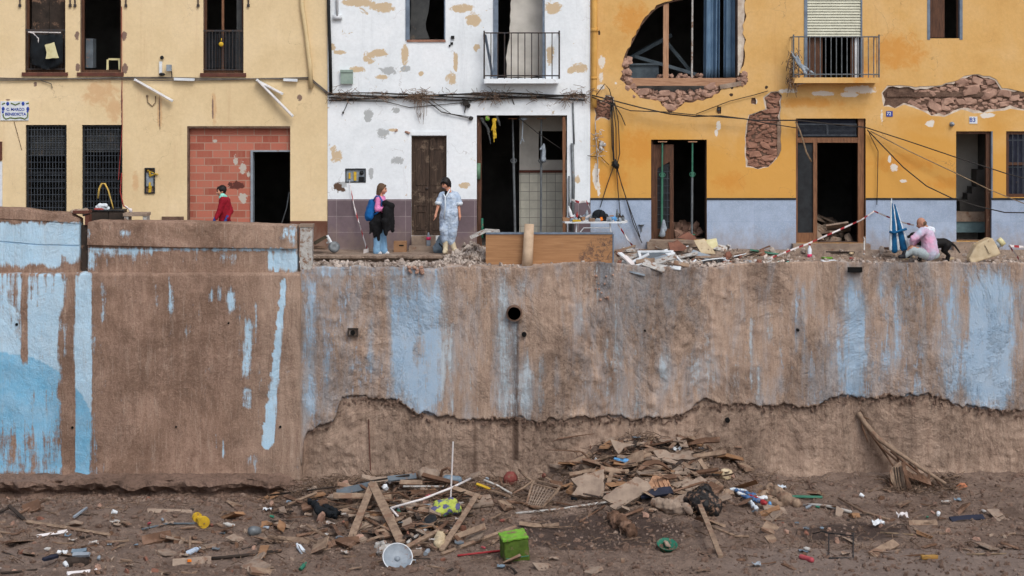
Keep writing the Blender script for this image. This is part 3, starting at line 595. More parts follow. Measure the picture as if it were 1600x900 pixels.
# pipes, boxes and cables on the white wall
tag(mb().tube([P(513, -70, -.12), P(513.5, 20, -.12), P(516, 90, -.12), P(517, 148, -.12)], .038, 10).build('black_pipe', 'black_plastic', smooth=True), 'black pipe running down the seam between cream and white house', 'pipe')
m = mb(); m.tube([P(526, -70, -.1), P(527, 25, -.1)], .03, 8); m.box(HX(521), HX(535), -.12, -.051, HZ(31), HZ(23)); tag(m.build('conduit', 'white_paint', smooth=True), 'white conduit with a clamp at the top left of the white house', 'conduit')
t = thing('junction_box', P(542.5, 131, -.06), 'grey green junction box screwed on the upper white wall', 'box'); mb().box(HX(533), HX(552), -.14, -.051, HZ(131), HZ(110)).build('casing', 'box_green', t); mb().box(HX(532.5), HX(552.5), -.16, -.141, HZ(113), HZ(109)).build('lid', 'box_green', t)
t = thing('meter_niche', P(556, 284, -.03), 'open meter niche in the white wall above the tiled plinth', 'meter box')
mb().box(HX(541)+.001, HX(571)-.001, -.012, -.002, HZ(284), HZ(264)).build('back_plate', 'grey_plastic', t); frame_ring(mb(), HX(540), HX(572), HZ(285), HZ(263), -.062, -.013, .02).build('niche_frame', 'dark_frame', t)
mb().box(HX(545), HX(548), -.05, -.013, HZ(279), HZ(270)).box(HX(553), HX(557), -.05, -.013, HZ(282), HZ(268)).build('fuse', 'yellow_plastic', t); mb().ball(P(565, 270, -.04), .05).box(HX(561), HX(569), -.06, -.014, HZ(283), HZ(276)).build('meter', 'black_plastic', t)
m = mb()
for k in range(7):
    m.tube([P(x, 147+(k % 4)*2.6+math.sin(x*.03+k*1.7)*2+(x < 540)*0, -.1-.02*(k % 3)) for x in range(514, 930, 16)], .012+.005*(k % 2), 5)
m.tube([P(514, 157, -.08), P(600, 158, -.08), P(640, 168, -.08), P(737, 159, -.08)], .008, 4)
m.tube([P(668, 158, -.1), P(690, 175, -.1), P(735, 185, -.1)], .012, 5); m.tube([P(674, 157, -.1), P(705, 178, -.1), P(737, 183, -.1)], .008, 5); m.rock(P(736, 185, -.1), .06)
tag(m.build('cable_bundle', 'cable'), 'thick bundle of black cables strung across the white house', 'cable')
rn = random.Random(5); m = mb()
for cx, nn in ((523, 30), (545, 24), (570, 14), (598, 26), (640, 40), (655, 60), (662, 40), (700, 10), (745, 16), (770, 44), (785, 24), (832, 20), (890, 46), (915, 40)):
    for _ in range(nn):
        a = P(rn.gauss(cx, 8), rn.gauss(149, 4), -.12-rn.random()*.08); an = rn.uniform(0, 6.28); L = rn.uniform(.06, .3)
        b = a+Vector((math.cos(an)*L, rn.uniform(-.05, .04), math.sin(an)*L*.55-(.15*rn.random() if nn > 40 else 0))); m.tube([a, (a+b)/2+Vector((rn.uniform(-.03, .03), 0, rn.uniform(-.03, .03))), b], .006, 3)
for _ in range(10): x = rn.uniform(655, 668); m.tube([P(x, 150, -.15), P(x-rn.uniform(-3, 6), 175, -.14), P(x-rn.uniform(-2, 4), rn.uniform(180, 195), -.12)], .005, 3)
tag(m.build('twig_litter', 'twig'), 'flood twigs and dry stems caught on the cables of the white house', 'twigs', kind='stuff')
m = mb(); m.tube([P(736, 157, -.08), P(722, 155, -.08), P(728, 162, -.1), P(726, 176, -.09)], .014, 5); m.rock(P(727, 161, -.1), .09, (1, .5, 1)); m.rock(P(732, 165, -.1), .06); m.tube([P(722, 164, -.09), P(720, 160, -.08)], .01, 5)
tag(m.build('cable_junction', 'cable'), 'tangled cable junction above the left corner of the kitchen opening', 'cable junction')
m = mb(); m.box(HX(705), HX(710), -.1, -.051, HZ(61), HZ(56)); m.box(HX(704), HX(708), -.08, -.051, HZ(70), HZ(66)); m.box(HX(701.5), HX(704), -.08, -.051, HZ(73), HZ(70)); tag(m.build('wall_sockets', 'black_plastic'), 'small black fixings on the wall right of the upstairs window', 'fixing')
m = mb(); m.tube([P(895, 160, -.07), P(897, 225, -.07)], .02, 6); m.tube([P(894, 224, -.09), P(896, 290, -.09), P(894, 375, -.1)], .035, 8); m.tube([P(889, 275, -.12), P(890, 360, -.12)], .02, 6)
tag(m.build('conduit', 'steel', smooth=True), 'grey conduits running down the white wall beside the table', 'conduit')
tag(mb().tube(sag(P(545, 156, -.09), P(536, 176, -.08), .01, 4), .008, 4).ball(P(536, 176, -.09), .025).build('loose_wire', 'cable'), 'short wire with a black tip on the upper white wall', 'wire')

# ================================================================== HOUSE C : ochre
C = thing('ochre_house', (HX(1270), 0, 0), 'ochre plastered house at the right with a torn wall and blue granite plinth', 'house')
opC = [(1258, 1346, -70, 122), (1451, 1500, -70, 60), (1017, 1104, 218, 374), (1243, 1352, 185, 379), (1493, 1548, 205, 376), (1571, 1640, 205, 308), (1700, 1790, 200, 376), (1700, 1780, -70, 100), (1850, 1900, -70, 60)]
big = [(1152, -55), (1153, 30), (1154, 100), (1155, 121), (1163, 122), (1168, 128), (1160, 132), (1140, 130), (1128, 135), (1122, 145), (1112, 152), (1098, 156), (1070, 160), (1055, 172), (1046, 176), (1038, 168), (1030, 158), (1012, 155), (994, 148), (984, 138), (976, 128), (969, 124), (972, 108), (974, 92), (977, 84), (986, 66), (1000, 38), (1012, 22), (1026, 10), (1040, 3), (1052, 0), (1066, -3), (1080, -55)]
long_patch = hp(jag([(1377, 145), (1386, 133), (1405, 134), (1430, 136), (1470, 132), (1496, 126), (1506, 118), (1520, 116), (1545, 119), (1556, 124), (1565, 137), (1600, 143), (1660, 142), (1700, 150), (1690, 170), (1600, 172), (1578, 170), (1560, 173), (1545, 176), (1520, 178), (1502, 171), (1490, 175), (1475, 182), (1455, 180), (1440, 172), (1425, 168), (1412, 163), (1398, 169), (1380, 166)], 1.2, 8, 7))
col_patch = hp(jag([(1164, 245), (1163, 215), (1166, 195), (1170, 180), (1180, 176), (1196, 170), (1192, 152), (1204, 143), (1217, 142), (1221, 150), (1219, 175), (1220, 235), (1213, 248), (1200, 260), (1184, 264), (1165, 261)], .9, 7, 8))
sm_patch = hp(jag([(929, 156), (940, 158), (946, 148), (960, 152), (959, 170), (952, 187), (938, 184), (930, 190)], 1.5, 5, 9))
small = [hp(jag([(1120, 166), (1127, 167), (1126, 177), (1121, 178)], .8, 4, 11)), hp(jag([(1174, 153), (1180, 153), (1181, 163), (1173, 162)], .8, 4, 12))]
bigp = hp(jag([(1163, -55), (1164, 25), (1160, 52), (1164, 62), (1162, 95), (1156, 112), (1163, 119), (1169, 128)]+big[6:], 1.9, 6, 5))
x0C = XB1+.004; holesC = [hr(*q) for q in opC]
sheet('plaster_wall', [(x0C, ZB), (XC1, ZB), (XC1, ZT), (x0C, ZT)], holesC+[bigp, long_patch, col_patch, sm_patch]+small, -.05, 0, 'ochre_plaster', C)
hole_core = hp(jag([(1152, -50), (1152, 121), (1110, 123), (1106, 140), (1090, 144), (1062, 148), (1040, 144), (1020, 147), (1000, 142), (988, 132), (987, 124), (984, 112), (983, 98), (979, 86), (988, 68), (1002, 40), (1014, 24.5), (1028, 12.5), (1042, 5.5), (1054, 2.5), (1068, -.5), (1082, -50)], .6, 8, 15))
sheet('masonry', [(x0C, ZB), (XC1, ZB), (XC1, ZT-.3), (x0C, ZT-.3)], holesC+[hole_core], .003, .35, 'mortar', C)
shell(C, x0C, XC1, [HZ(140), HZ(392)-.14, ZT-.35])
for a in (1175, 1400, 1560): mb().box(HX(a)-.06, HX(a)+.06, .36, 4.9, ZB, HZ(150)).build('partition', 'inside', C)
for a in (1195, 1420): mb().box(HX(a)-.06, HX(a)+.06, .36, 4.9, HZ(138), ZT-.5).build('partition', 'inside', C)
m = mb(); xs = [922, 1017, 1104, 1243, 1352, 1493, 1548, 1700, 1790, 2010]
m_line = mb()
for a, b in ((922, 1017), (1104, 1243), (1352, 1493), (1548, 1700), (1790, 2010)):
    xx0 = HX(a)+(.006 if a == 922 else 0); mb().box(xx0, HX(b), -.075, -.051, ZB, HZ(312)).build('plinth', 'granite', C); mb().box(xx0+.001, HX(b)-.001, -.09, -.051, HZ(312)+.002, HZ(309)).build('plinth_moulding', 'dark_frame', C)
def inset(poly, d, seed):
    rn = random.Random(seed); n = len(poly); out = []; area = sum(poly[i-1][0]*poly[i][1]-poly[i][0]*poly[i-1][1] for i in range(n)); s_ = 1 if area > 0 else -1
    for i in range(n):
        a, b = V2(poly[i-1]), V2(poly[(i+1) % n]); t_ = (b-a).normalized(); out.append(tuple(V2(poly[i])+V2((-t_.y, t_.x))*s_*d*rn.uniform(.0, 1.5)))
    return out
V2 = lambda q: Vector((q[0], q[1]))
mk('render_rim', (214, 204, 190), (178, 160, 144), 6, .95, .5, 20, world=True)
for k, (pl, d_) in enumerate(((long_patch, .05), (col_patch, .035), (sm_patch, .03))): sheet('render_layer', inset(pl, -.03, k+50), [inset(pl, d_, k+60)], -.035, -.004, 'render_rim', C)
sheet('render_layer', [(HX(1152.6), HZ(-52)), (HX(1163), HZ(-52))]+hp(jag([(1163, 20), (1161, 50), (1163, 64), (1161, 94), (1156, 112), (1154, 118)], .6, 8, 3, False))+[(HX(1152.6), HZ(118))], [], -.03, -.004, 'render_rim', C)
# stones showing through the broken plaster
def inpoly(x, z, poly):
    c = False; n = len(poly)
    for i in range(n):
        (x1, z1), (x2, z2) = poly[i], poly[i-1]
        if (z1 > z) != (z2 > z) and x < (x2-x1)*(z-z1)/(z2-z1)+x1: c = not c
    return c
def stones(poly, y, r0, r1, mat, seed, flat=1., skip=None, tries=900, parent=C, gap=.85):
    rn = random.Random(seed); xs = [p[0] for p in poly]; zs = [p[1] for p in poly]; put = []; m = mb()
    for k in range(tries):
        r = rn.uniform(r0, r1)*(1 if k < tries*.4 else .6); x, z = rn.uniform(min(xs), max(xs)), rn.uniform(min(zs), max(zs))
        if not inpoly(x, z, poly) or (skip and inpoly(x, z, skip)): continue
        if not all(inpoly(x+r*.85*q, z+r*.8*flat*s, poly) for q, s in ((1, 0), (-1, 0), (0, 1), (0, -1))): continue
        if any((x-a)**2+((z-b)/flat)**2 < ((r+c)*gap)**2 for a, b, c in put): continue
        put.append((x, z, r)); m.rock((x, y+.01, z), r*1.12, (1.2, .42, .85*flat), (0, rn.uniform(-.5, .5), 0), .42, 2)
    m.build('exposed_stonework', mat, parent)
stones([p for p in long_patch if True], -.005, .05, .19, 'stone', 3, .8, tries=3000, gap=.8, skip=hp([(1370, 130), (1425, 130), (1432, 158), (1400, 172), (1370, 168)]))
stones(col_patch, -.005, .05, .15, 'red_rubble', 4, .72, tries=2500, gap=.76)
stones(sm_patch, -.005, .04, .09, 'red_rubble', 5, .7)
stones([q for q in bigp if q[1] < HZ(86) and q[0] < HX(1140)]+[(HX(1140), HZ(128)), (HX(1140), HZ(90))], -.0, .05, .15, 'stone', 6, .8, skip=hole_core, tries=5000, gap=.75)
mb().box(HX(1385), HX(1700), -.035, -.004, HZ(151), HZ(144)).build('wooden_band', 'mortar', C); mb().box(HX(1214), HX(1220), -.04, -.004, HZ(255), HZ(190)).build('mortar_edge', 'masonry', C)
m = mb(); rn = random.Random(9)
for k in range(90):
    x = rn.uniform(990, 1120); z = HZ(150+rn.uniform(-6, 10)-abs(x-1050)*.06); m.rock((HX(x), rn.uniform(-.03, .3), z), rn.uniform(.03, .09), (1.2, .8, .8))
for k in range(40): m.rock((HX(rn.uniform(1030, 1100)), rn.uniform(.3, .8), HZ(rn.uniform(118, 126))), rn.uniform(.03, .08))
for k in range(12): m.rock((HX(rn.uniform(1152, 1168)), -.03, HZ(rn.uniform(113, 136))), rn.uniform(.04, .09))
for k in range(14): m.rock((HX(rn.uniform(972, 984)), rn.uniform(-.03, .1), HZ(rn.uniform(90, 138))), rn.uniform(.06, .12))
m.build('loose_rubble', 'stone', C)['kind'] = 'stuff'
mb().box(HX(983), HX(1150), -.02, .14, HZ(134), HZ(122)).build('timber_sill', 'timber_h', C)
mb().bar(P(1040, 122, .06), P(1040.5, 4, .06), .12, .1).build('timber_post', 'timber_new', C)
mb().tube([P(1081, 122, .15), P(1082, -20, .15)], .022, 8).build('iron_post', 'white_dirty', C)
mb().bar(P(1125, 136, -.03), P(1158, 130, -.03), .09, .1, jit=.01, seg=4).build('broken_sill', 'slab_grey', C)
def wavy(u, v): x = HX(1103+22*u); return (x, .32+.045*math.sin(u*19)*(1-.3*v), HZ(-40+162*v))
t = thing('curtain', P(1125, 122, .3), 'two long blue grey curtains hanging in the torn upstairs opening', 'curtain')
mb().grid(60, 10, lambda u, v: (HX(1103+24*u-1*v), .32+.06*math.sin(u*15+2*math.sin(u*7)+.6*v)+.02*math.sin(u*31), HZ(-40+162*v))).build('curtain_panel', 'curtain', t, True, solid=.006)
mb().grid(50, 10, lambda u, v: (HX(1134+17*u), .36+.05*math.sin(u*11+1.5*math.sin(u*6)+.5*v), HZ(-40+161*v))).build('curtain_panel', 'curtain', t, True, solid=.006)
for a, b, w_, lb in (((975, 95, 1.4), (1048, 55, 1.8), .14, 'grey beam slanting up to the left in the torn opening'), ((992, 88, .9), (1108, 122, .6), .12, 'long grey beam fallen across the torn opening'), ((1042, 66, 1.5), (1078, 110, 1.2), .09, 'short grey beam slanting behind the wooden post')):
    tag(mb().bar(P(*a), P(*b), w_, w_*.6).build('fallen_beam', 'grey_wood'), lb, 'beam', 'fallen beams in the torn room')
t = thing('grey_cabinet', P(1002, 124, .8), 'blue grey cabinet lying inside the torn opening behind the sill', 'cabinet'); mb().box(HX(975, .8), HX(1028, .8), .6, 1.2, HZ(124, .8), HZ(102, .8)).build('body', 'grey_wood', t); mb().box(HX(973, .8), HX(1031, .8), .55, 1.25, HZ(102, .8)+.001, HZ(99, .8)).build('top', 'grey_wood', t)
# shuttered balcony
x0, x1, z0, z1 = rect(*opC[0]); fr = mb(); fr.box(x0-.03, x0+.04, -.07, .1, z0, z1); fr.box(x1-.02, x1+.01, -.055, .1, z0, z1); fr = fr.build('window', 'blue_grey_metal', C)
m = mb(); slats(m, x0+.041, x1-.021, HZ(57), z1, -.02, .062); m.build('roller_shutter', 'shutter_cream', fr)
mb().box(x0+.05, HX(1286), .08, .12, z0, HZ(57)).build('shutter_leaf', 'brown_wood', fr); mb().box(HX(1330), HX(1336), .082, .122, z0, HZ(57)).build('shutter_leaf', 'brown_wood', fr); mb().box(HX(1336.5), HX(1343), .06, .12, z0, HZ(57)).build('sash', 'white_paint', fr)
balcony(C, 1235, 1367, 58, 121, .45, .118, 'steel', 'ochre_plaster', .12)
m = mb(); m.bar(P(1245, 132, -.4), P(1290, 122, -.44), .06, .04); m.build('broken_edge', 'plank_pale', C)
rn = random.Random(15); m = mb()
for _ in range(150):
    x, y = rn.gauss(1240, 6), rn.uniform(82, 135); a = P(x, y, rn.uniform(-.5, -.2)); m.tube([a, a+Vector((rn.uniform(-.12, .12), rn.uniform(-.05, .05), rn.uniform(-.3, .12)))], .007, 3)
tag(m.build('twig_clump', 'twig'), 'brown clump of twigs caught on the left end of the shuttered balcony', 'twigs', kind='stuff')
m = mb(); m.cap(P(1236, 80, -.48), .02, P(1250, 105, -.48), .03); m.cap(P(1244, 84, -.48), .015, P(1258, 115, -.48), .04); m.cap(P(1250, 100, -.48), .03, P(1276, 118, -.4), .02)
tag(m.build('torn_plastic', 'grey_plastic', voxel=.015, fold=.02, fscale=15), 'torn pale plastic wrapped round the corner of the shuttered balcony', 'plastic')
# small upper window
x0, x1, z0, z1 = rect(*opC[1]); fr = mb(); fr.box(x0-.045, x0+.02, -.06, .08, z0-.03, z1); fr.box(x1-.02, x1+.045, -.06, .08, z0-.03, z1); fr = fr.build('window', 'blue_grey_metal', C)
mb().box(x0+.025, HX(1477), .07, .11, z0+.02, z1).build('shutter_leaf', 'brown_wood', fr); mb().box(HX(1496), x1-.022, .07, .11, z0+.02, z1).build('shutter_leaf', 'brown_wood', fr)
for q in (7, 8):
    x0, x1, z0, z1 = rect(*opC[q]); frame_ring(mb(), x0, x1, z0, z1, .08, .14, .06).build('window', 'brown_wood', C)
# door with ironwork leaf, green props
x0, x1, z0, z1 = rect(*opC[2]); dr = mb(); dr.box(x0+.001, x0+.05, .05, .15, z0, z1-.001); dr.box(x0+.05, HX(1053), .07, .13, z0, HZ(358)); dr.box(x0+.05, x0+.15, .07, .13, HZ(358), HZ(226)); dr.box(HX(1047), HX(1053), .07, .13, HZ(358), HZ(226))
dr.prism([(x0+.15, HZ(226)), (x0+.15, HZ(264)), (HX(1030), HZ(262)), (HX(1047), HZ(253)), (HX(1047), HZ(226))], .072, .13); dr = dr.build('door', 'brown_wood', C)
m = mb(); mesh_grille(m, x0+.15, HX(1047), HZ(358), HZ(262), .085, .11, .16, .007); m.build('door_grille', 'grille_iron', dr); mb().box(x0+.15, HX(1047), .11, .12, HZ(358), HZ(256)).build('door_pane', 'dark_frame', dr)
prop(1035, 1034, 222, 368, -.02, .026, 'green_paint', 'green steel prop before the ironwork door leaf')
prop(1082, 1081, 222, 366, -.02, .026, 'green_paint', 'green and bare steel prop in the dark half of the ironwork doorway', mix='steel')
tag(mb().cap(P(1037, 345, -.08), .03, P(1035, 366, -.08), .07).cap(P(1037, 345, -.08), .03, P(1038, 358, -.08), .06).build('plastic_bag', 'grey_plastic', voxel=.015, fold=.012, fscale=14), 'pale plastic bag wrapped round the foot of the left green prop', 'bag')
mb().box(HX(1010), HX(1108), -.3, -.076, ZB, HZ(379, -.3)).build('door_step', 'slab_grey', C)
# wide doorway with transom
x0, x1, z0, z1 = rect(*opC[3]); dr = mb(); dr.box(x0+.001, x0+.05, .02, .14, z0, z1-.001); dr.box(HX(1341), x1-.02, .02, .14, z0, z1-.001); dr.box(x0+.051, HX(1341)-.001, .02, .14, HZ(223), HZ(215)); dr.box(HX(1271), HX(1277), .021, .141, z0, HZ(223)-.001); dr.box(x0+.051, HX(1271)-.001, .03, .13, z0, HZ(364)); dr = dr.build('door', 'orange_wood', C)
mb().box(x0+.051, HX(1271)-.001, .07, .09, HZ(364), HZ(223)-.002).build('screen_leaf', 'dark_frame', dr)
m = mb(); m.box(x0+.06, HX(1339), .04, .07, HZ(213), HZ(210)); m.box(x0+.06, HX(1339), .041, .071, HZ(196), HZ(193)); m.box(HX(1292), HX(1295), .042, .072, HZ(210), HZ(196))
for k in range(6): m.box(x0+.06, HX(1339), .05, .06, HZ(198.5+k*2), HZ(197.8+k*2))
m.build('transom_grille', 'grille_iron', dr); mb().box(x0+.06, HX(1339), .1, .12, HZ(214), HZ(187)).build('transom_pane', 'navy', dr)
mb().box(HX(1236), HX(1352)+.05, -.35, -.076, ZB, HZ(382, -.35)).build('door_step', 'slab_grey', C)
# narrow doorway with the stair behind
x0, x1, z0, z1 = rect(*opC[4]); fr = mb(); fr.box(x1-.1, x1-.001, .02, .12, z0, z1-.001); fr.box(x0+.001, x1-.101, .021, .121, z1-.06, z1-.001); fr.build('door_frame', 'brown_wood', C)
mb().box(x1-.001, x1+.03, -.06, .1, z0, z1).build('jamb_strip', 'blue_grey_metal', C)
mb().box(HX(1480), HX(1560)-.07, 1.5, 1.6, ZB, HZ(155)).build('stair_wall', 'inside_grey', C)
m = mb(); st = [(1498, 312), (1510, 312), (1510, 302), (1517, 302), (1517, 292), (1524, 292), (1524, 265), (1535, 265), (1535, 250), (1540, 238), (1548, 225), (1553, 225), (1553, 330), (1498, 330)]
m.prism([(HX(a, 1.0), HZ(b, 1.0)) for a, b in st], .9, 1.35); m.build('staircase', 'inside', C)
mb().box(HX(1490, .9), HX(1538, .9), .7, 1.0, HZ(362, .9), HZ(345, .9)).build('counter_base', mk('counter_blue', (120, 146, 150), (100, 124, 130), 5, .7, .1).name, C); mb().box(HX(1490, .9), HX(1538, .9), .66, 1.02, HZ(345, .9)+.002, HZ(330, .9)).build('counter_top', 'slab_grey', C)
mb().box(HX(1485), HX(1556), -.3, -.076, ZB, HZ(379, -.3)).build('door_step', 'slab_grey', C)
# barred window at the right edge
for q in (5,):
    x0, x1, z0, z1 = rect(*opC[q]); fr = frame_ring(mb(), x0+.001, x1-.001, z0+.001, z1-.001, .0, .1, .07); fr.box(x0+.07, x1-.07, .002, .1, HZ(256)-.03, HZ(256)+.03); fr = fr.build('window', 'brown_wood', C)
    m = mb(); mesh_grille(m, x0+.05, x1-.05, z0+.07, z1-.07, .01, .115, .6, .009); m.build('grille', 'grille_iron', fr); mb().box(x0+.07, x1-.07, .07, .08, z0+.07, z1-.07).build('pane', 'navy', fr)
# drain pipe column at the left corner of the ochre house
m = mb(); m.tube([P(929, -70, -.1), P(929, 50, -.1), P(928, 150, -.1), P(928, 168, -.1)], .065, 12); m.tube([P(929, 44, -.1), P(929, 50, -.1)], .075, 12); m.tube([P(928, 120, -.1), P(928, 124, -.1)], .072, 12)
mk('pipe_ochre', (212, 166, 92), (196, 146, 72), 5, .7, .2, dirt=.1); tag(m.build('drain_pipe', 'pipe_ochre', smooth=True), 'ochre painted drain pipe at the left corner of the ochre house', 'pipe')
# number plaques, lamp
t = thing('number_plaque', P(1519.5, 193, -.06), 'white tile with the blue number 83 above the narrow doorway', 'house number'); mb().box(HX(1513.5), HX(1526), -.065, -.051, HZ(193), HZ(182)).build('tile_plate', 'white_paint', t); text('83', .14, P(1519.7, 187.6, -.067), 'sign_blue', t)
t = thing('number_plaque', P(1389, 182, -.06), 'small blue number plate under the exposed stonework', 'house number'); mb().box(HX(1384), HX(1394), -.065, -.051, HZ(182), HZ(173.5)).build('plate', 'sign_blue', t); text('72', .1, P(1389, 177.8, -.067), 'white_paint', t)
m = mb(); m.lathe(P(1487, 194, -.051), [(.05, 0), (.055, .02), (.03, .05), (.045, .09), (.0, .12)], 12, Euler((R(90), 0, 0)).to_matrix()); tag(m.build('door_lamp', 'grey_plastic', smooth=True), 'small round wall lamp left of the narrow doorway', 'lamp')
m = mb(); m.rock(P(1123, 171, -.07), .07, (.7, .4, 1)); tag(m.build('wall_socket', 'dark_frame'), 'dark socket pulled out of the ochre wall under the torn opening', 'fixing')
# hanging cables on the ochre house
def cable(pts, r, label, mat='cable', sg=5): return tag(mb().tube(pts, r, sg).build('cable', mat, smooth=True), label, 'cable')
cable([P(925, 149, -.2), P(950, 155, -.2), P(1000, 168, -.25), P(1045, 178, -.25), P(1085, 182, -.25), P(1125, 181, -.25), P(1180, 188, -.25), P(1245, 188, -.25), P(1300, 194, -.25), P(1352, 199, -.2)], .016, 'upper long cable sagging from the drain pipe to the wide doorway')
cable([P(925, 152, -.22), P(955, 163, -.22), P(985, 173, -.25), P(1040, 175, -.3), P(1090, 180, -.28), P(1165, 186, -.26), P(1200, 193, -.25), P(1245, 200, -.25)], .012, 'lower long cable sagging between the drain pipe and the stone column')
cable([P(1352, 199, -.2), P(1420, 221, -.3), P(1500, 248, -.4), P(1575, 272, -.5), P(1700, 305, -.6)], .013, 'black cable slanting over the right doors down to the frame edge')
cable([P(1355, 203, -.2), P(1380, 229, -.25), P(1412, 262, -.3), P(1448, 291, -.32), P(1490, 311, -.33), P(1530, 323, -.33), P(1570, 332, -.35), P(1700, 334, -.4)], .014, 'black cable curving down to the granite plinth at the right')
cable([P(1358, 208, -.12), P(1372, 236, -.12), P(1371, 285, -.12), P(1370, 320, -.12)], .009, 'thin wire hanging straight down right of the wide doorway')
cable([P(1360, 205, -.15), P(1420, 236, -.2), P(1490, 269, -.25), P(1545, 296, -.25), P(1600, 318, -.3)], .012, 'pale cord slanting between the two black cables', 'cable_tan')
cable([P(1243, 190, -.2), P(1250, 205, -.2), P(1260, 238, -.2), P(1268, 253, -.2)], .02, 'short rope end hanging into the wide doorway', 'cable_tan')
rn = random.Random(3); t = thing('cable_cluster', P(960, 260, -.1), 'cluster of thin cables fanning down the ochre wall left of the ironwork door', 'cable')
for k, (pts) in enumerate(([(955, 158), (958, 200), (959, 235), (960, 256), (948, 290), (938, 324)], [(957, 155), (962, 200), (963, 256), (966, 300), (970, 350)], [(954, 158), (956, 230), (962, 258), (975, 300), (990, 350), (1003, 380)], [(960, 160), (966, 190), (968, 240), (964, 256)],
                           [(958, 160), (970, 180), (977, 196)], [(963, 256), (972, 290), (985, 330), (1000, 370)], [(956, 160), (957, 200), (958, 250)], [(930, 150), (945, 131), (952, 140), (957, 158)])):
    mb().tube([P(a+rn.uniform(-.5, .5), b, -.12-.015*(k % 3)) for a, b in pts], .011, 5).build('strand', 'cable' if k % 3 else 'dark_frame', t)
m = mb(); m.rock(P(960, 254, -.16), .08); m.rock(P(963, 259, -.18), .08); m.rock(P(959, 258, -.14), .06); m.build('joint', 'black_plastic', t)
m = mb()
for k in range(26): a = P(rn.gauss(933, 4), rn.uniform(200, 250), -.12); m.tube([a, a+Vector((rn.uniform(-.12, .16), -.04, rn.uniform(-.1, .12)))], .008, 3)
for k in range(7): m.rock(P(rn.gauss(937, 4), rn.uniform(215, 240), -.12), rn.uniform(.03, .06))
m.tube([P(930, 190, -.12), P(932, 230, -.12), P(934, 255, -.12), P(933, 285, -.12)], .012, 4); tag(m.build('wire_tangle', 'white_dirty'), 'tangle of torn pale wires on the corner pipe of the ochre house', 'wire')
cable([P(952, 258, -.1), P(937, 243, -.1), P(926, 245, -.1), P(918, 243, -.1)], .008, 'thin wire running left from the cable joint to the white house')
cable([P(1088, 178, -.1), P(1140, 158, -.1), P(1180, 148, -.1), P(1200, 142, -.1)], .009, 'thin wire rising along the ochre wall to the stone column')
# ================================================================== RETAINING WALL, STREET, RAVINE
WY = -3.0; KW = (WY-CY)/F
def wx(px): return (px-800)*KW
def wz(py): return CZ-(py-106)*KW
def interp(x, tab):
    return float(np.interp(x, [a for a, b in tab], [b for a, b in tab]))
def seg_mask(px, py, regs):
    """paint coverage from soft boxes (x0,x1,y0,y1,amount,soft) in wall pixels"""
    out = np.zeros_like(px)
    for r in regs:
        x0, x1, y0, y1, a = r[:5]; s = (r[5] if len(r) > 5 else 7.)*(2.7 if r[0] > 470 else 1.3); sy = s*2.4
        fx = np.clip((px-x0)/s+.5, 0, 1)*np.clip((x1-px)/s+.5, 0, 1); fy = np.clip((py-y0)/sy+.5, 0, 1)*np.clip((y1-py)/sy+.5, 0, 1)
        v = a*fx*fy; out = np.where(a >= 0, np.maximum(out, v), out+v) if a >= 0 else out+v
    return out
PAINT = [(472, 497, 425, 660, .62), (497, 520, 470, 600, .28), (556, 576, 422, 442, .45), (583, 606, 430, 470, .42), (601, 697, 428, 655, .8, 14), (572, 592, 490, 600, .62), (548, 560, 560, 640, .3), (604, 700, 500, 640, .85, 20), (697, 712, 500, 650, .5, 4),
         (712, 770, 440, 655, .22, 20), (770, 806, 425, 660, .58, 10), (800, 828, 422, 470, .6, 8), (812, 834, 560, 650, .75, 8), (838, 850, 556, 650, .6, 6), (864, 874, 550, 620, .55, 5), (850, 900, 600, 650, .3, 14), (898, 914, 462, 525, .45, 5), (940, 948, 505, 600, .45, 4), (955, 965, 490, 600, .45, 4), (905, 960, 585, 640, .3, 12),
         (1028, 1052, 530, 615, .62, 9), (1035, 1050, 440, 500, .35, 6), (1060, 1130, 535, 640, .42, 16), (1130, 1165, 560, 640, .3, 10), (1170, 1178, 490, 610, .62, 4), (1180, 1192, 560, 640, .5, 5), (1195, 1206, 480, 540, .45, 4), (1216, 1224, 470, 620, .45, 4), (1243, 1249, 430, 560, .55, 4), (1252, 1260, 440, 600, .55, 4), (1267, 1273, 430, 500, .6, 4), (1225, 1330, 585, 640, .62, 22), (1275, 1300, 500, 620, .45, 12),
         (1316, 1350, 434, 640, .95, 10), (1304, 1362, 490, 640, .9, 22), (1360, 1410, 500, 620, .5, 18), (1370, 1384, 428, 480, .62, 6), (1392, 1412, 430, 540, .66, 8), (1380, 1420, 470, 600, .5, 14), (1428, 1442, 525, 550, .5, 5), (1425, 1448, 570, 650, .66, 8), (1462, 1480, 436, 520, .5, 6), (1470, 1510, 430, 650, .62, 14), (1503, 1584, 423, 640, .95, 10), (1500, 1560, 590, 640, .7, 14), (1590, 1600, 436, 520, .5, 4), (1620, 1720, 440, 620, .7, 20), (1760, 1800, 430, 600, .6, 12), (1860, 2000, 430, 640, .8, 30),
         (1505, 1515, 440, 540, -.5, 4), (1567, 1572, 425, 500, -.5, 3), (590, 606, 480, 620, -.75, 7), (1495, 1530, 455, 470, -.3, 8), (640, 660, 520, 560, -.3, 8), (930, 960, 420, 480, -.5, 8), (1440, 1466, 480, 640, -.4, 8)]
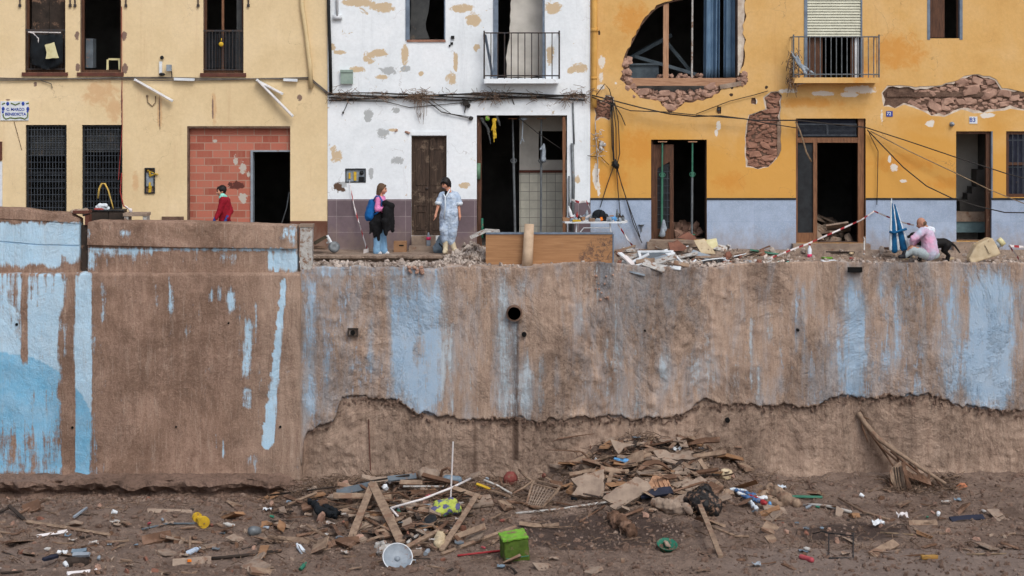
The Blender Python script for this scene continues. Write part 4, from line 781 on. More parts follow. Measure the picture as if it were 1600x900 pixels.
LEFT = [(-400, 118, 424, 742, .97, 6), (118, 145, 424, 744, 1.1, 5), (-100, 95, 735, 745, .6, 8), (95, 175, 728, 742, .7, 10), (145, 155, 640, 740, .35, 6), (160, 169, 438, 505, .52, 4), (243, 250, 440, 480, .42, 4), (264, 276, 438, 492, .66, 6), (268, 271, 480, 540, .5, 2), (213, 216, 440, 490, .45, 2), (225, 227, 470, 560, .4, 2), (300, 303, 450, 520, .42, 2), (312, 314, 440, 500, .42, 2), (420, 423, 450, 560, .4, 3), (160, 162, 500, 560, .4, 2), (405, 408, 560, 660, .42, 3), (329, 336, 446, 470, .6, 4), (340, 349, 445, 470, .62, 4), (355, 368, 452, 486, .66, 6), (380, 398, 495, 590, .68, 7), (374, 378, 470, 560, .45, 3), (399, 404, 470, 540, .5, 3), (380, 396, 600, 640, .5, 4), (319, 326, 570, 640, .42, 4), (290, 296, 485, 530, .4, 4),
        (335, 342, 660, 700, .42, 3), (348, 353, 665, 715, .42, 3), (380, 410, 712, 730, .6, 10), (180, 190, 430, 450, .3, 4),
        (36, 46, 420, 565, -.9, 5), (23, 28, 430, 480, -.5, 3), (17, 21, 430, 520, -.4, 3), (95, 112, 480, 560, -.62, 7), (99, 118, 560, 745, -.95, 6), (100, 118, 426, 500, -.55, 5), (92, 97, 460, 620, -.3, 4), (50, 55, 424, 470, -.5, 3), (5, 8, 424, 500, -.45, 2), (60, 63, 424, 480, -.45, 2), (72, 76, 424, 520, -.4, 2), (84, 88, 424, 470, -.5, 2), (65, 67, 520, 600, -.4, 2), (12, 14, 424, 470, -.5, 2), (30, 33, 424, 540, -.5, 2), (122, 126, 424, 520, -.35, 2), (136, 142, 560, 740, -.4, 4), (108, 117, 420, 745, -.6, 4), (-60, 92, 670, 745, -.3, 10), (85, 100, 600, 700, -.22, 8), (-200, -180, 420, 745, -.9, 8), (-330, -300, 420, 745, -.9, 8)]
def strip_mask(px, py):
    c = np.interp(py, [432, 700], [446, 419.0]); hw = np.interp(py, [432, 450, 560, 600, 690, 702], [1, 4, 5.5, 7, 10, 0])+2.5*np.sin(py*.31)*np.sin(py*.083)*(px < c); m_ = np.clip((hw+.8-np.abs(px-c))/3.2+.5, 0, 1)*(py < 702)*(py > 432); return m_*.84
CONT = [(470, 745), (474, 690), (480, 676), (503, 666), (520, 660), (526, 650), (530, 630), (536, 624), (560, 621), (590, 622), (622, 625), (636, 634), (650, 646), (690, 653), (730, 656), (780, 652), (812, 654), (850, 661), (900, 655), (950, 652), (1000, 655), (1040, 652), (1068, 648), (1085, 636), (1098, 627), (1110, 627), (1118, 634), (1150, 632), (1200, 635), (1250, 636), (1275, 632), (1300, 624), (1335, 620), (1355, 625), (1385, 616), (1410, 621), (1450, 618), (1475, 623), (1495, 635), (1530, 640), (1600, 642), (1800, 636), (2100, 645)]
TOPR = [(470, 417), (560, 416), (600, 417), (640, 420), (700, 419), (760, 418), (830, 419), (860, 412), (905, 408), (960, 409), (1000, 416), (1060, 418), (1150, 413), (1200, 411), (1300, 408), (1400, 410), (1480, 410), (1540, 411), (1600, 412), (2100, 412)]
def nz(x, y, z, s): return mn.noise(Vector((x*s, y*s, z*s)))
def fbm(x, y, z, s, o=4):
    a = 0; w_ = 1; 
    for _ in range(o): a += w_*mn.noise(Vector((x*s, y*s, z*s))); s *= 2.1; w_ *= .5
    return a
# wall surface material: paint and dried silt, coverage from the 'paint' attribute
def silt(name):
    m = N(name); v = m.pos(True); st = m.noise(m.pos(True, (1, 1, .08)), 10, 10, .75, .12); st2 = m.noise(m.pos(True, (1, 1, .3), (5, 0, 3)), 3, 8, .7, .4); bl = m.noise(v, 9, 10, .78, .3)
    cov = m.attr('paint'); mixn = m.math('ADD', m.math('ADD', m.math('MULTIPLY', st, .7), m.math('MULTIPLY', st2, .45)), m.math('MULTIPLY', bl, .42))    # mean ~ .785
    a = m.math('SUBTRACT', cov, m.math('MULTIPLY_ADD', mixn, 2.7, -1.63)); mask = m.mr(a, -.1, .24, 0, .96)
    sx_ = m.n('ShaderNodeSeparateXYZ'); m.l(v, sx_.inputs[0]); lite = m.mr(sx_.outputs[0], -6, -3.8)
    gate = m.mr(m.noise(m.pos(True, (1, 1, .6), (2, 0, 8)), .75, 6, .7, .5), .44, .6)
    gate = m.math('MULTIPLY', gate, m.mr(sx_.outputs[0], -5, -3.5, .45, 1))
    mud = m.ramp(m.noise(v, .9, 8, .68, .6), [(.3, srgb(114, 92, 79)), (.44, srgb(141, 115, 99)), (.58, srgb(166, 138, 121)), (.72, srgb(130, 104, 90))])
    mud = m.mix(m.math('MULTIPLY', lite, .6), mud, srgb(194, 172, 154))
    mud = m.mix(m.mr(m.noise(m.pos(True, (1, 1, .1)), 11, 9, .78), .43, .7, 0, .62), mud, srgb(112, 86, 72))
    mud = m.mix(m.mr(m.noise(m.pos(True, (1, 1, .1), (9, 9, 0)), 17, 8, .78), .54, .72, 0, .5), mud, srgb(202, 184, 168))
    lump = m.noise(v, 10, 9, .8, .6); mud = m.mix(m.math('MULTIPLY', m.mr(lump, .36, .52, .8, 0), gate), mud, srgb(84, 66, 56))
    mud = m.mix(m.math('MULTIPLY', m.mr(lump, .56, .7, 0, .5), gate), mud, srgb(196, 172, 152))
    sp_ = m.noise(m.pos(True, off=(1, 5, 2)), 30, 5, .9); mud = m.mix(m.mr(sp_, .36, .47, .5, 0), mud, srgb(90, 70, 60)); mud = m.mix(m.mr(sp_, .55, .66, 0, .4), mud, srgb(206, 184, 164))
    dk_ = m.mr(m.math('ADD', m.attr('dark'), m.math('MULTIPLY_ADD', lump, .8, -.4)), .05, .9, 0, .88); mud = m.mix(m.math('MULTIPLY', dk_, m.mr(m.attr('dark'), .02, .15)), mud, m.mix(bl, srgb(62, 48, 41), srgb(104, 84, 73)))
    pc = m.mix(m.mr(m.noise(v, 2.2, 8, .72), .35, .7, 0, .6), m.attr('hue', True), m.mix(.55, m.attr('hue', True), srgb(206, 212, 216)))
    pc = m.mix(m.mr(st, .52, .72, 0, .35), pc, srgb(176, 170, 166)); pc = m.mix(m.mr(m.noise(m.pos(True, off=(7, 1, 4)), 20, 6, .8), .6, .7, 0, .6), pc, srgb(140, 120, 108))
    wn_ = m.math('ADD', cov, m.math('MULTIPLY_ADD', m.noise(m.pos(True, (1, 1, .22), (3, 0, 6)), 2.6, 9, .75, .6), 2.2, -1.1)); rgt = m.mr(sx_.outputs[0], -4.4, -4.3)
    wash = m.math('MULTIPLY', m.mr(wn_, .1, .6, 0, .7), rgt); mud = m.mix(m.math('MULTIPLY', wash, m.mr(st, .3, .62, .45, 1)), mud, m.mix(m.mr(bl, .4, .6), srgb(152, 164, 176), srgb(178, 186, 194)))
    c = m.mix(mask, mud, pc); h = m.mr(a, -.2, .1, 1, 0); m.bump(h, .5, .02)
    m.bump(m.math('MULTIPLY', lump, m.math('MULTIPLY_ADD', gate, .8, .12)), 1, .1); m.bump(m.noise(v, 24, 8, .85), .6, .018)
    return m.fin(c, .92, .18)
silt('silted_wall')
def mudmat(name, cols, wet=True):
    m = N(name); v = m.pos(True); c = m.ramp(m.noise(v, 1.1, 10, .68, .5), [(i/(len(cols)-1)*.5+.25, srgb(*q)) for i, q in enumerate(cols)])
    f = m.noise(v, 13, 9, .82, .3); c = m.mix(m.mr(f, .33, .52, .75, 0), c, srgb(62, 48, 41)); c = m.mix(m.mr(f, .62, .75, 0, .5), c, srgb(156, 134, 118))
    w_ = m.attr('wet'); w2 = m.mr(m.math('ADD', w_, m.math('MULTIPLY_ADD', m.noise(v, 3, 8, .7), .9, -.45)), .35, .6) if wet else 0.
    if wet: c = m.mix(m.math('MULTIPLY', w2, .85), c, m.mix(f, srgb(54, 44, 41), srgb(92, 77, 72))); c = m.mix(m.mr(m.math('ADD', m.attr('pale'), m.math('MULTIPLY_ADD', m.noise(v, 2, 9, .75), 1.6, -.9)), .1, .7, 0, .6), c, m.mix(f, srgb(140, 122, 112), srgb(168, 154, 146)))
    m.bump(m.noise(v, 5, 9, .75, .5), .9, .08); m.bump(m.noise(v, 24, 8, .85), 1, .04)
    r = m.mr(w2, 0, 1, .92, .32) if wet else .92
    return m.fin(c, r, .3)
mudmat('ledge_mud', [(104, 84, 73), (132, 108, 94), (152, 126, 111), (122, 100, 87)], False)
def set_attrs(o, paint, dark, hue):
    me = o.data; a = me.attributes.new('paint', 'FLOAT', 'POINT'); a.data.foreach_set('value', paint.astype(np.float32))
    a = me.attributes.new('dark', 'FLOAT', 'POINT'); a.data.foreach_set('value', dark.astype(np.float32))
    a = me.attributes.new('hue', 'FLOAT_COLOR', 'POINT'); a.data.foreach_set('color', np.concatenate([hue, np.ones((len(hue), 1))], 1).astype(np.float32).ravel())
CI = [srgb(154, 182, 208)[:3], srgb(180, 216, 240)[:3], srgb(118, 186, 224)[:3]]
def hue_of(px, py):
    h = np.tile(np.array(CI[0]), (len(px), 1)); left = px < 470; h[left] = CI[1]
    d1 = ((px-6)**2+((py-700)*1.0)**2)**.5; h[left & (d1 < 150)] = CI[2]; low = left & (py > 690) & (px < 150); h[low] = CI[2]
    g = (px > 690) & (px < 1220); h[g] = np.array(srgb(176, 190, 200)[:3]); d2 = ((px+330)**2+(py-640)**2)**.5; h[left & (d2 < 120)] = CI[2]; return h
RW = thing('retaining_wall', (0, WY, wz(745)), 'tall silt caked river wall with faded blue paint, undercut along its foot', 'wall')
xs = sorted(set([round(x, 3) for x in list(np.arange(-24, -11.9, .25))+list(np.arange(-11.9, 11.9, .042))+list(np.arange(11.9, 24.01, .25))]+[round(wx(469.6), 3), round(wx(471.2), 3)]))
NU, NL = 76, 48; vs = []; PXs = []; PYs = []; DK = []
rnj = [fbm(x, 0, 3, 3.1, 5) for x in xs]
for j in range(NU+NL+1):
    for i, x in enumerate(xs):
        px = x/KW+800; left = px < 470.5
        if left:
            top = 427+1.2*fbm(x, 0, 0, 1.2); bot = 742+4*fbm(x, 2, 0, .8, 4)+np.interp(px, [300, 380, 470], [0, 8, 14])
            ct = 712.
        else:
            top = interp(px, TOPR)+3.2*fbm(x, 1, 0, 3.5, 5); ct = interp(px, CONT)+6*rnj[i]*(.5 if px < 540 else 1)+7*abs(mn.noise(Vector((x*5, 3, 0))))+3.5*mn.noise(Vector((x*17, 5, 0)))-3; bot = 800.; ct = min(ct, 742)
        under = j > NU
        py = top+(ct-top)*min(j, NU)/NU if not under else (ct+.6+(bot-ct-.6)*((j-NU-1)/(NL-1)))
        y = WY; dk = 0
        rough = fbm(x, 0, wz(py), 2.2, 5)
        if left:
            y -= .14; y += .012*rough
            if under: y -= .05*max(0, rough)*(py-ct)/30; 
            if px < 118 or px > 440: y += 0.0
        else:
            band = 1.0
            if 960 < px < 1010: band = .15
            lump = max(0, fbm(x*1.0, 4, wz(py)*.8, 5, 4)); y -= (.012+.045*lump)*band*(np.interp(px, [480, 520, 600, 620, 840, 900, 960, 1100, 1200, 1320, 1420, 1440, 1500], [.2, 1.2, 1, .2, .3, 1.3, 1.3, 1.4, .5, .1, .5, 1, .1]))
            if not under:
                y -= .05*np.clip(1-(ct-py)/10, 0, 1)*.3
            else:
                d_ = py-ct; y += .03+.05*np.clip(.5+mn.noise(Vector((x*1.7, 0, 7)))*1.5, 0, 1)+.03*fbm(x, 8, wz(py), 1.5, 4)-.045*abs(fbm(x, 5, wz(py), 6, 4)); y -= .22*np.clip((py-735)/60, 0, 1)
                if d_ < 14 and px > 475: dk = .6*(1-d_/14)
            if 925 < px < 962 and py < 490: dk = max(dk, (1-(py-410)/85)*np.clip(1.2-abs(px-943)/16, 0, 1)*1.1)
            dk = max(dk, np.clip(1.6-abs(px-806)/4, 0, 1)*(1. if 498 < py < 720 else 0))
            hx_ = np.interp(py, [640, 700, 765], [1346, 1366, 1400]); dk = max(dk, .95*np.clip(1-abs(px-hx_)/np.interp(py, [640, 700, 765], [8, 22, 34]), 0, 1)*(py > 640))  # shade of the hollow painted into the wall colour as a widening wedge
            dk = max(dk, .7*np.clip(1-abs(px-742)/7, 0, 1)*(py > 652))
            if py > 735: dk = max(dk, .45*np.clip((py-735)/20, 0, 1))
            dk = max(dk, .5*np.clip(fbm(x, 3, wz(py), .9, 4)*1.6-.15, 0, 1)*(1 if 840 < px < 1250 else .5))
        vs.append((x, y, wz(py))); PXs.append(px); PYs.append(py); DK.append(dk)
nx = len(xs); m = mb(); fs = [(j*nx+i, j*nx+i+1, (j+1)*nx+i+1, (j+1)*nx+i) for j in range(NU+NL) for i in range(nx-1)]
# top of the wall running back to the street
back = [(x, -2.2, -.06+.02*nz(x, 0, 0, 2)) for x in xs]; m.v = vs+back; m.f = fs+[(i, (NU+NL+1)*nx+i, (NU+NL+1)*nx+i+1, i+1) for i in range(nx-1)]
PXs = np.array(PXs+[PXs[i] for i in range(nx)]); PYs = np.array(PYs+[400]*nx); DK = np.array(DK+[0]*nx, float)
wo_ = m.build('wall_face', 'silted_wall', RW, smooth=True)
for q in range(NU*(nx-1), (NU+1)*(nx-1)): wo_.data.polygons[q].use_smooth = False
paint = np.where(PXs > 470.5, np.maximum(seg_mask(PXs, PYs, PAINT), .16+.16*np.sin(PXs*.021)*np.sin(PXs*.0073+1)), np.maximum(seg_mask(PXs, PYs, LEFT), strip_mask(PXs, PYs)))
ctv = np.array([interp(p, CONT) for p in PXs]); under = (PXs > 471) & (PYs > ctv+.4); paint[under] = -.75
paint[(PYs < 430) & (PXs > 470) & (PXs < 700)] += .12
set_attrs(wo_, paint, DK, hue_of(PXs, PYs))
# drain hole, small pipe stubs
mk('void', (10, 9, 9), (6, 6, 6), 5, .9, 0)
m = mb(); m.lathe(P(803.5, 489, WY-.06), [(.135, -.09), (.165, -.085), (.165, .3), (.135, .3), (.135, -.09)], 24, Euler((R(-90), 0, 0)).to_matrix()); m.build('drain_pipe', 'mortar', RW)
mb().lathe(P(803.5, 489, WY-.06), [(.0, .0), (.136, .0)], 24, Euler((R(-90), 0, 0)).to_matrix()).build('drain_mouth', 'void', RW)
for (a, b, s) in ((819, 523, .05), (1247, 516, .03), (26, 507, .03), (113, 668, .025), (275, 667, .018), (438, 667, .025), (357, 505, .02), (1008, 517, .02), (1137, 657, .05), (551, 520, .05)):
    yy = WY-.155 if a < 470 else WY-.075
    mb().lathe(P(a, b, yy), [(0, -.012), (s, -.01), (s*1.1, .1)], 10, Euler((R(-90), 0, 0)).to_matrix()).build('weep_hole', 'void', RW)
frame_ring(mb(), HX(544, WY), HX(560, WY), HZ(525, WY), HZ(512, WY), WY-.11, WY+.02, .02).build('iron_niche', 'plank_dark', RW)
mb().box(HX(1324, WY), HX(1345, WY), WY-.1, WY+.3, HZ(425, WY), HZ(424, WY)+.0).box(HX(1323, WY), HX(1346, WY), WY-.1, WY-.085, HZ(424, WY), HZ(416.5, WY)).build('spill_slot', 'void', RW)
mb().tube([P(576, 655, WY-.03), P(577, 690, WY-.04), P(579, 735, WY-.1)], .012, 6).build('rusty_bar', 'sill_brown', RW)
m = mb(); rn = random.Random(14)
for k in range(420):
    x = rn.uniform(wx(485), 12); px = x/KW+800; py = interp(px, CONT)+rn.uniform(-2, 9)
    m.rock((x, WY-.02+rn.uniform(-.03, .03), wz(py)), rn.uniform(.012, .045), (1.6, .6, .8))
m.build('broken_lip', 'ledge_mud', RW)
m = mb(); rn = random.Random(4)
for k in range(16): m.rock(P(rn.uniform(634, 662), rn.uniform(417, 428), WY-.05), rn.uniform(.03, .06))
for k in range(12): m.rock(P(rn.uniform(930, 958), rn.uniform(420, 470), WY-.05), rn.uniform(.02, .04))
m.build('broken_edge', 'stone', RW)
# --- parapets at the left, as gridded slabs with a moulding line
def parapet(name, p0, p1, prof, label, y0, regs, hue, seedo):
    """prof(px) -> list of (py, dy) from the back of the top to the foot"""
    xs_ = np.arange(wx(p0), wx(p1)+.001, .045); rows = []; 
    n = len(prof(p0)); rows_pts = []
    for x in xs_:
        px = x/KW+800; pr = prof(px); col = []
        for (a, b) in zip(pr, pr[1:]):
            k = max(1, int(abs(b[0]-a[0])/3.2)); col += [(a[0]+(b[0]-a[0])*q/k, a[1]+(b[1]-a[1])*q/k) for q in range(k)]
        col.append(pr[-1]); rows_pts.append(col)
    nr = min(len(c) for c in rows_pts); rows_pts = [c[:nr-1]+[c[-1]] for c in rows_pts]; vs = []; pxx = []; pyy = []
    for j in range(nr):
        for i, x in enumerate(xs_):
            py, dy = rows_pts[i][j]; r_ = fbm(x, seedo, wz(py), 3, 4); edge = 1
            mudt = max(0, r_)*(.03 if py < interp(x/KW+800, [(0, 350), (125, 356), (137, 388), (465, 392)]) else .008)
            vs.append((x, y0+dy-mudt*(dy < .1), wz(py)+(.012*r_ if dy > .02 else 0))); pxx.append(x/KW+800); pyy.append(py)
    m = mb(); nx_ = len(xs_); m.v = vs; m.f = [(j*nx_+i, j*nx_+i+1, (j+1)*nx_+i+1, (j+1)*nx_+i) for j in range(nr-1) for i in range(nx_-1)]
    for i in (0, nx_-1):                                      # end faces
        col = [j*nx_+i for j in range(nr)]; b0 = len(m.v); yb = y0+.34
        for j in range(nr): m.v.append((xs_[i], yb, vs[j*nx_+i][2]))
        for j in range(nr-1): m.f.append((col[j], col[j+1], b0+j+1, b0+j))
        pxx += [pxx[i]]*nr; pyy += pyy[i::nx_][:nr]
    o = m.build(name, 'silted_wall', smooth=False); pxx = np.array(pxx); pyy = np.array(pyy, float)
    p_ = seg_mask(pxx, pyy, regs); set_attrs(o, p_, np.zeros(len(pxx)), np.tile(np.array(hue), (len(pxx), 1))); tag(o, label, 'parapet'); return o
def profL(px):
    t = interp(px, [(-400, 320), (0, 325), (40, 326), (75, 332), (110, 332), (114, 337), (125, 343), (140, 346)]); l = interp(px, [(-400, 372), (0, 376), (60, 381), (125, 382.5)])
    u = interp(px, [(-400, 338), (0, 342), (60, 345), (125, 350)])
    return [(t, .34), (t, .06), (t+3, .015), (u-1, -.02), (u, .0), (l, 0), (l+.6, .03), (l+2, .03), (l+2.6, 0), (426, 0)]
def profR(px):
    t = interp(px, [(137, 347), (150, 345), (300, 346), (465, 352)]); l = interp(px, [(137, 382), (300, 386), (465, 388)])
    return [(t, .34), (t, .05), (t+2, .0), (l-.5, -.05), (l, -.05), (l+.4, .02), (l+3.4, .02), (429, .01)]
parapet('parapet_wall', -400, 125.5, profL, 'pale blue painted parapet with a mud topped coping at the far left', WY-.02,
        [(-400, 126, 346, 426, 1.15, 5), (-400, 126, 300, 344, -.6, 4), (-400, 126, 368, 372, -.25, 2), (18, 32, 347, 352, -.3, 3), (58, 74, 350, 355, -.3, 3), (95, 104, 395, 420, -.6, 5), (100, 126, 405, 430, -.6, 6), (-400, 126, 416, 430, -.75, 4), (40, 75, 408, 430, -.6, 8), (78, 84, 398, 420, -.3, 3)], CI[1], 3)
parapet('parapet_wall', 137.5, 464.5, profR, 'mud brown parapet with a thin pale blue band under its coping, in front of the brick infill', WY-.02,
        [(137, 465, 388, 392, 1.1, 2), (137, 150, 388, 425, .75, 6), (150, 240, 388, 400, .75, 5), (187, 206, 358, 372, .7, 4), (136, 142, 356, 375, .7, 3), (155, 235, 396, 415, .4, 8), (280, 330, 392, 420, .25, 8), (418, 465, 392, 425, 1.0, 5), (440, 465, 358, 372, .85, 6), (450, 465, 352, 390, .6, 5), (340, 372, 392, 416, .45, 5), (300, 316, 392, 414, .4, 5), (424, 428, 392, 430, -.5, 2), (436, 441, 398, 425, -.4, 3)], CI[1], 6)
t = thing('sluice_gate', P(131, 425, WY+.1), 'rusty brown steel plate filling the gap between the two parapets', 'gate')
mb().box(wx(125.5), wx(137.5), WY+.08, WY+.12, wz(427), wz(352)).build('plate', 'plank_dark', t); mb().box(wx(114), wx(138.5), WY-.02, WY+.3, wz(335)+.02, wz(333)+.05).build('cap_plate', 'sill_brown', t); mb().box(wx(132), wx(138), WY+.03, WY+.3, wz(352), wz(336)).build('bracket', 'sill_brown', t)
t = thing('concrete_post', P(479, 416, WY+.1), 'square mud streaked concrete post right of the parapets', 'post')
m = mb(); m.bar(P(479, 420, WY+.1), P(479.5, 353, WY+.1), .25, .22, jit=.004, seg=8); m.build('shaft', 'white_dirty', t); m = mb(); m.bar(P(479.5, 354, WY+.1), P(479.5, 350, WY+.1), .29, .26, jit=.01); m.build('cap', 'slab_grey', t)
MATS['white_dirty'].node_tree  # (dirt film is part of the material)
# ------------------------------------------------------------------ street
mudmat('street_mud', [(146, 124, 110), (168, 146, 130), (184, 164, 148), (158, 134, 118)], False)
mudmat('ravine_mud', [(104, 87, 76), (134, 113, 100), (156, 135, 121), (124, 104, 92)])
def street_z(x, y):
    px = 800+x*F/(y-CY); z = 0
    sd = -1.35+.1*fbm(x, 0, 0, 1.3, 3)                # edge of the pavement
    z = -.0 if y > sd else -.13-.05*min(1, (sd-y)/.8)
    z += .02*fbm(x, y, 0, 3, 4)*(1 if y < sd+.15 else .35)
    if 380 < px < 715 and sd < y < sd+.22: z = -.15+.03*fbm(x, y, 0, 4, 3)
    if 945 < px < 1230: z += .12*np.clip(1-abs(y+1.2)/1.5, 0, 1)*np.clip(1-abs(px-1080)/140, 0, 1)*(1+.8*fbm(x, y, 2, 2.6, 3))
    if 690 < px < 770: z += .38*np.clip(1-abs(px-738)/50, 0, 1)*np.clip(1-abs(y+1.75)/.9, 0, 1)
    if px > 1100: z += .12*np.clip((px-1100)/100, 0, 1)*np.clip((sd+.3-y)/.3, 0, 1)
    if 830 < px < 990 and y < -2.3: z += .14*np.clip((-2.3-y)/.4, 0, 1)*np.clip(1-abs(px-905)/75, 0, 1)
    return z
sx = np.unique(np.concatenate([np.arange(-24, -12, .4), np.arange(-12, 12.01, .07), np.arange(12, 24.1, .4)])); sy = np.concatenate([np.arange(-2.9, -.0, .055), [0.02, .3]])
m = mb(); m.v = [(x, y, street_z(x, y) if y > -2.85 else -.25) for y in sy for x in sx]; n_ = len(sx); m.f = [(j*n_+i, j*n_+i+1, (j+1)*n_+i+1, (j+1)*n_+i) for j in range(len(sy)-1) for i in range(n_-1)]
o = m.build('street', 'street_mud', smooth=True); tag(o, 'silt covered street with a broken pavement edge along the house fronts', 'street', kind='structure')
PV = mb(); pvx = np.arange(wx(380), wx(712), .06)
def pv_pt(x, k):
    e = -1.36+.1*fbm(x, 0, 0, 1.3, 3)-.05*abs(fbm(x, 1, 2, 5, 3)); zt = .012+.008*fbm(x, 2, 2, 3, 3)
    return [(x, -1.0, zt-.004), (x, e+.03, zt), (x, e, zt-.02), (x, e+.01, zt-.07), (x, e+.12, zt-.085), (x, e+.2, -.2)][k]
PV.grid(len(pvx), 6, lambda u, v: pv_pt(pvx[int(round(u*(len(pvx)-1)))], int(round(v*5)))); tag(PV.build('pavement_edge', 'street_mud'), 'broken pavement edge in front of the white house', 'pavement', kind='structure')
def SG(px, py, lift=0):
    """point of the street seen at a photo pixel"""
    for k in range(0, 300):
        y = -2.95+k*.01; q = P(px, py, y)
        if q.z <= street_z(q.x, y)+.002: return q+Vector((0, 0, lift))
    return P(px, py, -.12)
# ------------------------------------------------------------------ ravine floor
FZ = wz(748)
def ravine_z(x, y):
    px = 800+x*F/(y-CY); d_ = WY-y                        # distance from the wall
    z = FZ-.03+.035*fbm(x, y, 0, .5, 3)+.05*fbm(x, y, 1, 2.0, 4)+.04*abs(fbm(x, y, 2, 4.5, 4))
    lb = np.clip((480-px)/60, 0, 1); e = .55+.18*fbm(x, 0, 5, 1.1, 4)+.25*lb*0
    e = .45+.2*fbm(x, 0, 5, 1.3, 4); z -= lb*(.27+.06*fbm(x, 2, 9, 1.2, 3))*np.clip(1-(d_-e-.1)/2.0, 0, 1)
    if 900 > px > 455: z += .42*np.clip(1-abs(px-640)/200, 0, 1)**.7*np.clip(1-abs(d_-2.0)/2.3, 0, 1)*(1+.3*fbm(x, y, 7, 1.8, 4))
    if 840 < px < 1230:
        hh = np.interp(px, [840, 880, 930, 975, 1060, 1120, 1170, 1230], [0, .3, .65, .88, .92, .6, .3, 0]); z += hh*np.interp(d_, [-1, .1, .5, 1.2, 2.4, 3.6, 9], [1, 1, .82, .55, .28, 0, 0])*(1+.12*fbm(x, y, 9, 1.8, 4))
    if px > 1200: z += .14*np.clip((px-1200)/100, 0, 1)*np.clip(1-d_/1.2, 0, 1)
    if px > 850: z += .10*np.clip((px-850)/120, 0, 1)*np.clip((d_-5.3)/.5, 0, 1)+.10*np.clip((px-1180)/50, 0, 1)*np.clip((1270-px)/60, 0, 1)*0
    for (cx, cd, rx, rd, h) in ((1130, 4.2, 130, .7, .16), (70, 4.7, 70, .9, .08), (250, 3.2, 60, .6, .08), (1420, 4.0, 80, .5, .08), (450, 5.6, 200, .4, .05)):
        q = ((px-cx)/rx)**2+((d_-cd)/rd)**2
        if q < 1: z += h*(1-q)*(1+.6*fbm(x, y, 4, 3, 3))
    if 800 < px < 1290 and 3.2 < d_ < 5.6: z -= .06*np.clip(1-abs(d_-4.4)/1.2, 0, 1)
    if y < -30: z = FZ+(2.4-FZ)*np.clip((-33-y)/5, 0, 1)
    return float(z)
gx = np.unique(np.round(np.concatenate([np.linspace(-160, -24, 18), np.arange(-24, -12, .5), np.arange(-12, 12.01, .055), np.arange(12, 24.1, .5), np.linspace(25, 160, 18)]), 3))
gy = np.unique(np.round(np.concatenate([np.linspace(-120, -44, 8), np.arange(-42, -30, 1), np.arange(-30, -11, .5), np.arange(-10.9, -2.6, .055)]), 3))
m = mb(); m.v = [(x, y, ravine_z(x, y)) for y in gy for x in gx]; n_ = len(gx); m.f = [(j*n_+i, j*n_+i+1, (j+1)*n_+i+1, (j+1)*n_+i) for j in range(len(gy)-1) for i in range(n_-1)]
o = m.build('ravine_ground', 'ravine_mud', smooth=True); tag(o, 'brown mud of the dry riverbed below the wall', 'ground', kind='structure')
LM = mb(); lx = np.arange(-20, wx(478), .05); prof_n = 13
def ledge_pt(x, k):
    px = x/KW+800; f_ = fbm(x, 0, 5, 1.3, 4); lip = .46+.2*f_+.1*fbm(x, 4, 5, 3.5, 3); cav = .2+.16*fbm(x, 3, 7, 1.4, 3); hh = .03+.09*fbm(x, 9, 1, 1.1, 5); g_ = np.clip((480-px)/40, 0, 1)
    P_ = [(.02, .15), (.16, .11+hh*.3), (.3, .07+hh*.5), (lip-.06, .03+hh), (lip, -.01+hh), (lip+.015, -.05+hh), (lip-.05, -.09+hh*.6), (lip-cav*.6, -.11), (lip-cav, -.16), (lip-cav-.03, -.21), (lip-cav+.03, -.26), (lip-cav*.4, -.31), (lip+.1, -.42)]
    d_, z_ = P_[k]; n1 = fbm(x, k*.2, 2, 4, 5); return (x, WY-.1-d_*g_-.06*n1, FZ+z_+.045*fbm(x, k*.25, 6, 3.5, 5)-(1-g_)*.2)
LM.grid(len(lx), prof_n, lambda u, v: ledge_pt(lx[int(round(u*(len(lx)-1)))], int(round(v*(prof_n-1)))))
tag(LM.build('eroded_ledge', 'ledge_mud'), 'eroded mud ledge overhanging along the left wall foot', 'ground', kind='structure')
X_ = np.array([q[0] for q in m.v]); Y_ = np.array([q[1] for q in m.v]); PX_ = 800+X_*F/np.maximum(Y_-CY, 1); D_ = WY-Y_
wet = np.clip(1-((PX_-930)/180)**2-((D_-4.3)/1.6)**2, 0, 1)*1.1+np.clip(1-((PX_-1330)/130)**2-((D_-4.2)/.9)**2, 0, 1)*.9+np.clip(1-((PX_-620)/220)**2-((D_-1.5)/2.4)**2, 0, 1)*.45+np.clip(1-((PX_-1100)/160)**2-((D_-2)/2)**2, 0, 1)*.5+.5*np.clip((480-PX_)/60, 0, 1)*np.clip(1-abs(D_-.9)/.5, 0, 1)
pale = .15+.7*np.clip((PX_-1080)/150, 0, 1)*np.clip((D_-5.5)/.4, 0, 1)*(Y_ > -20)+.25*np.clip((300-PX_)/200, 0, 1)*np.clip((D_-5)/.6, 0, 1)*(Y_ > -20)
for nm, ar in (('wet', wet), ('pale', pale)): a = o.data.attributes.new(nm, 'FLOAT', 'POINT'); a.data.foreach_set('value', ar.astype(np.float32))
def G(px, py, lift=0.):
    """point of the ravine floor seen at a photo pixel"""
    y = -14.
    while y < -2.9:
        q = P(px, py, y)
        if q.z <= ravine_z(q.x, y): break
        y += .03
    return q+Vector((0, 0, lift))
# hill ground behind the houses, so that the sheet of land goes on
m = mb(); m.add([(-160, .3, -.5), (160, .3, -.5), (160, 160, -.5), (-160, 160, -.5)], [(0, 1, 2, 3)]); tag(m.build('back_ground', 'street_mud'), 'flat ground behind the row of houses', 'ground', kind='structure')
for a, b, s_ in ((-160, -24, 'left'), (24, 160, 'right')): tag(mb().box(a, b, -2.9, .35, -5, -.2).build('river_bank', 'ravine_mud'), 'earth bank carrying the street on beyond the '+s_+' end of the wall', 'ground', kind='structure')
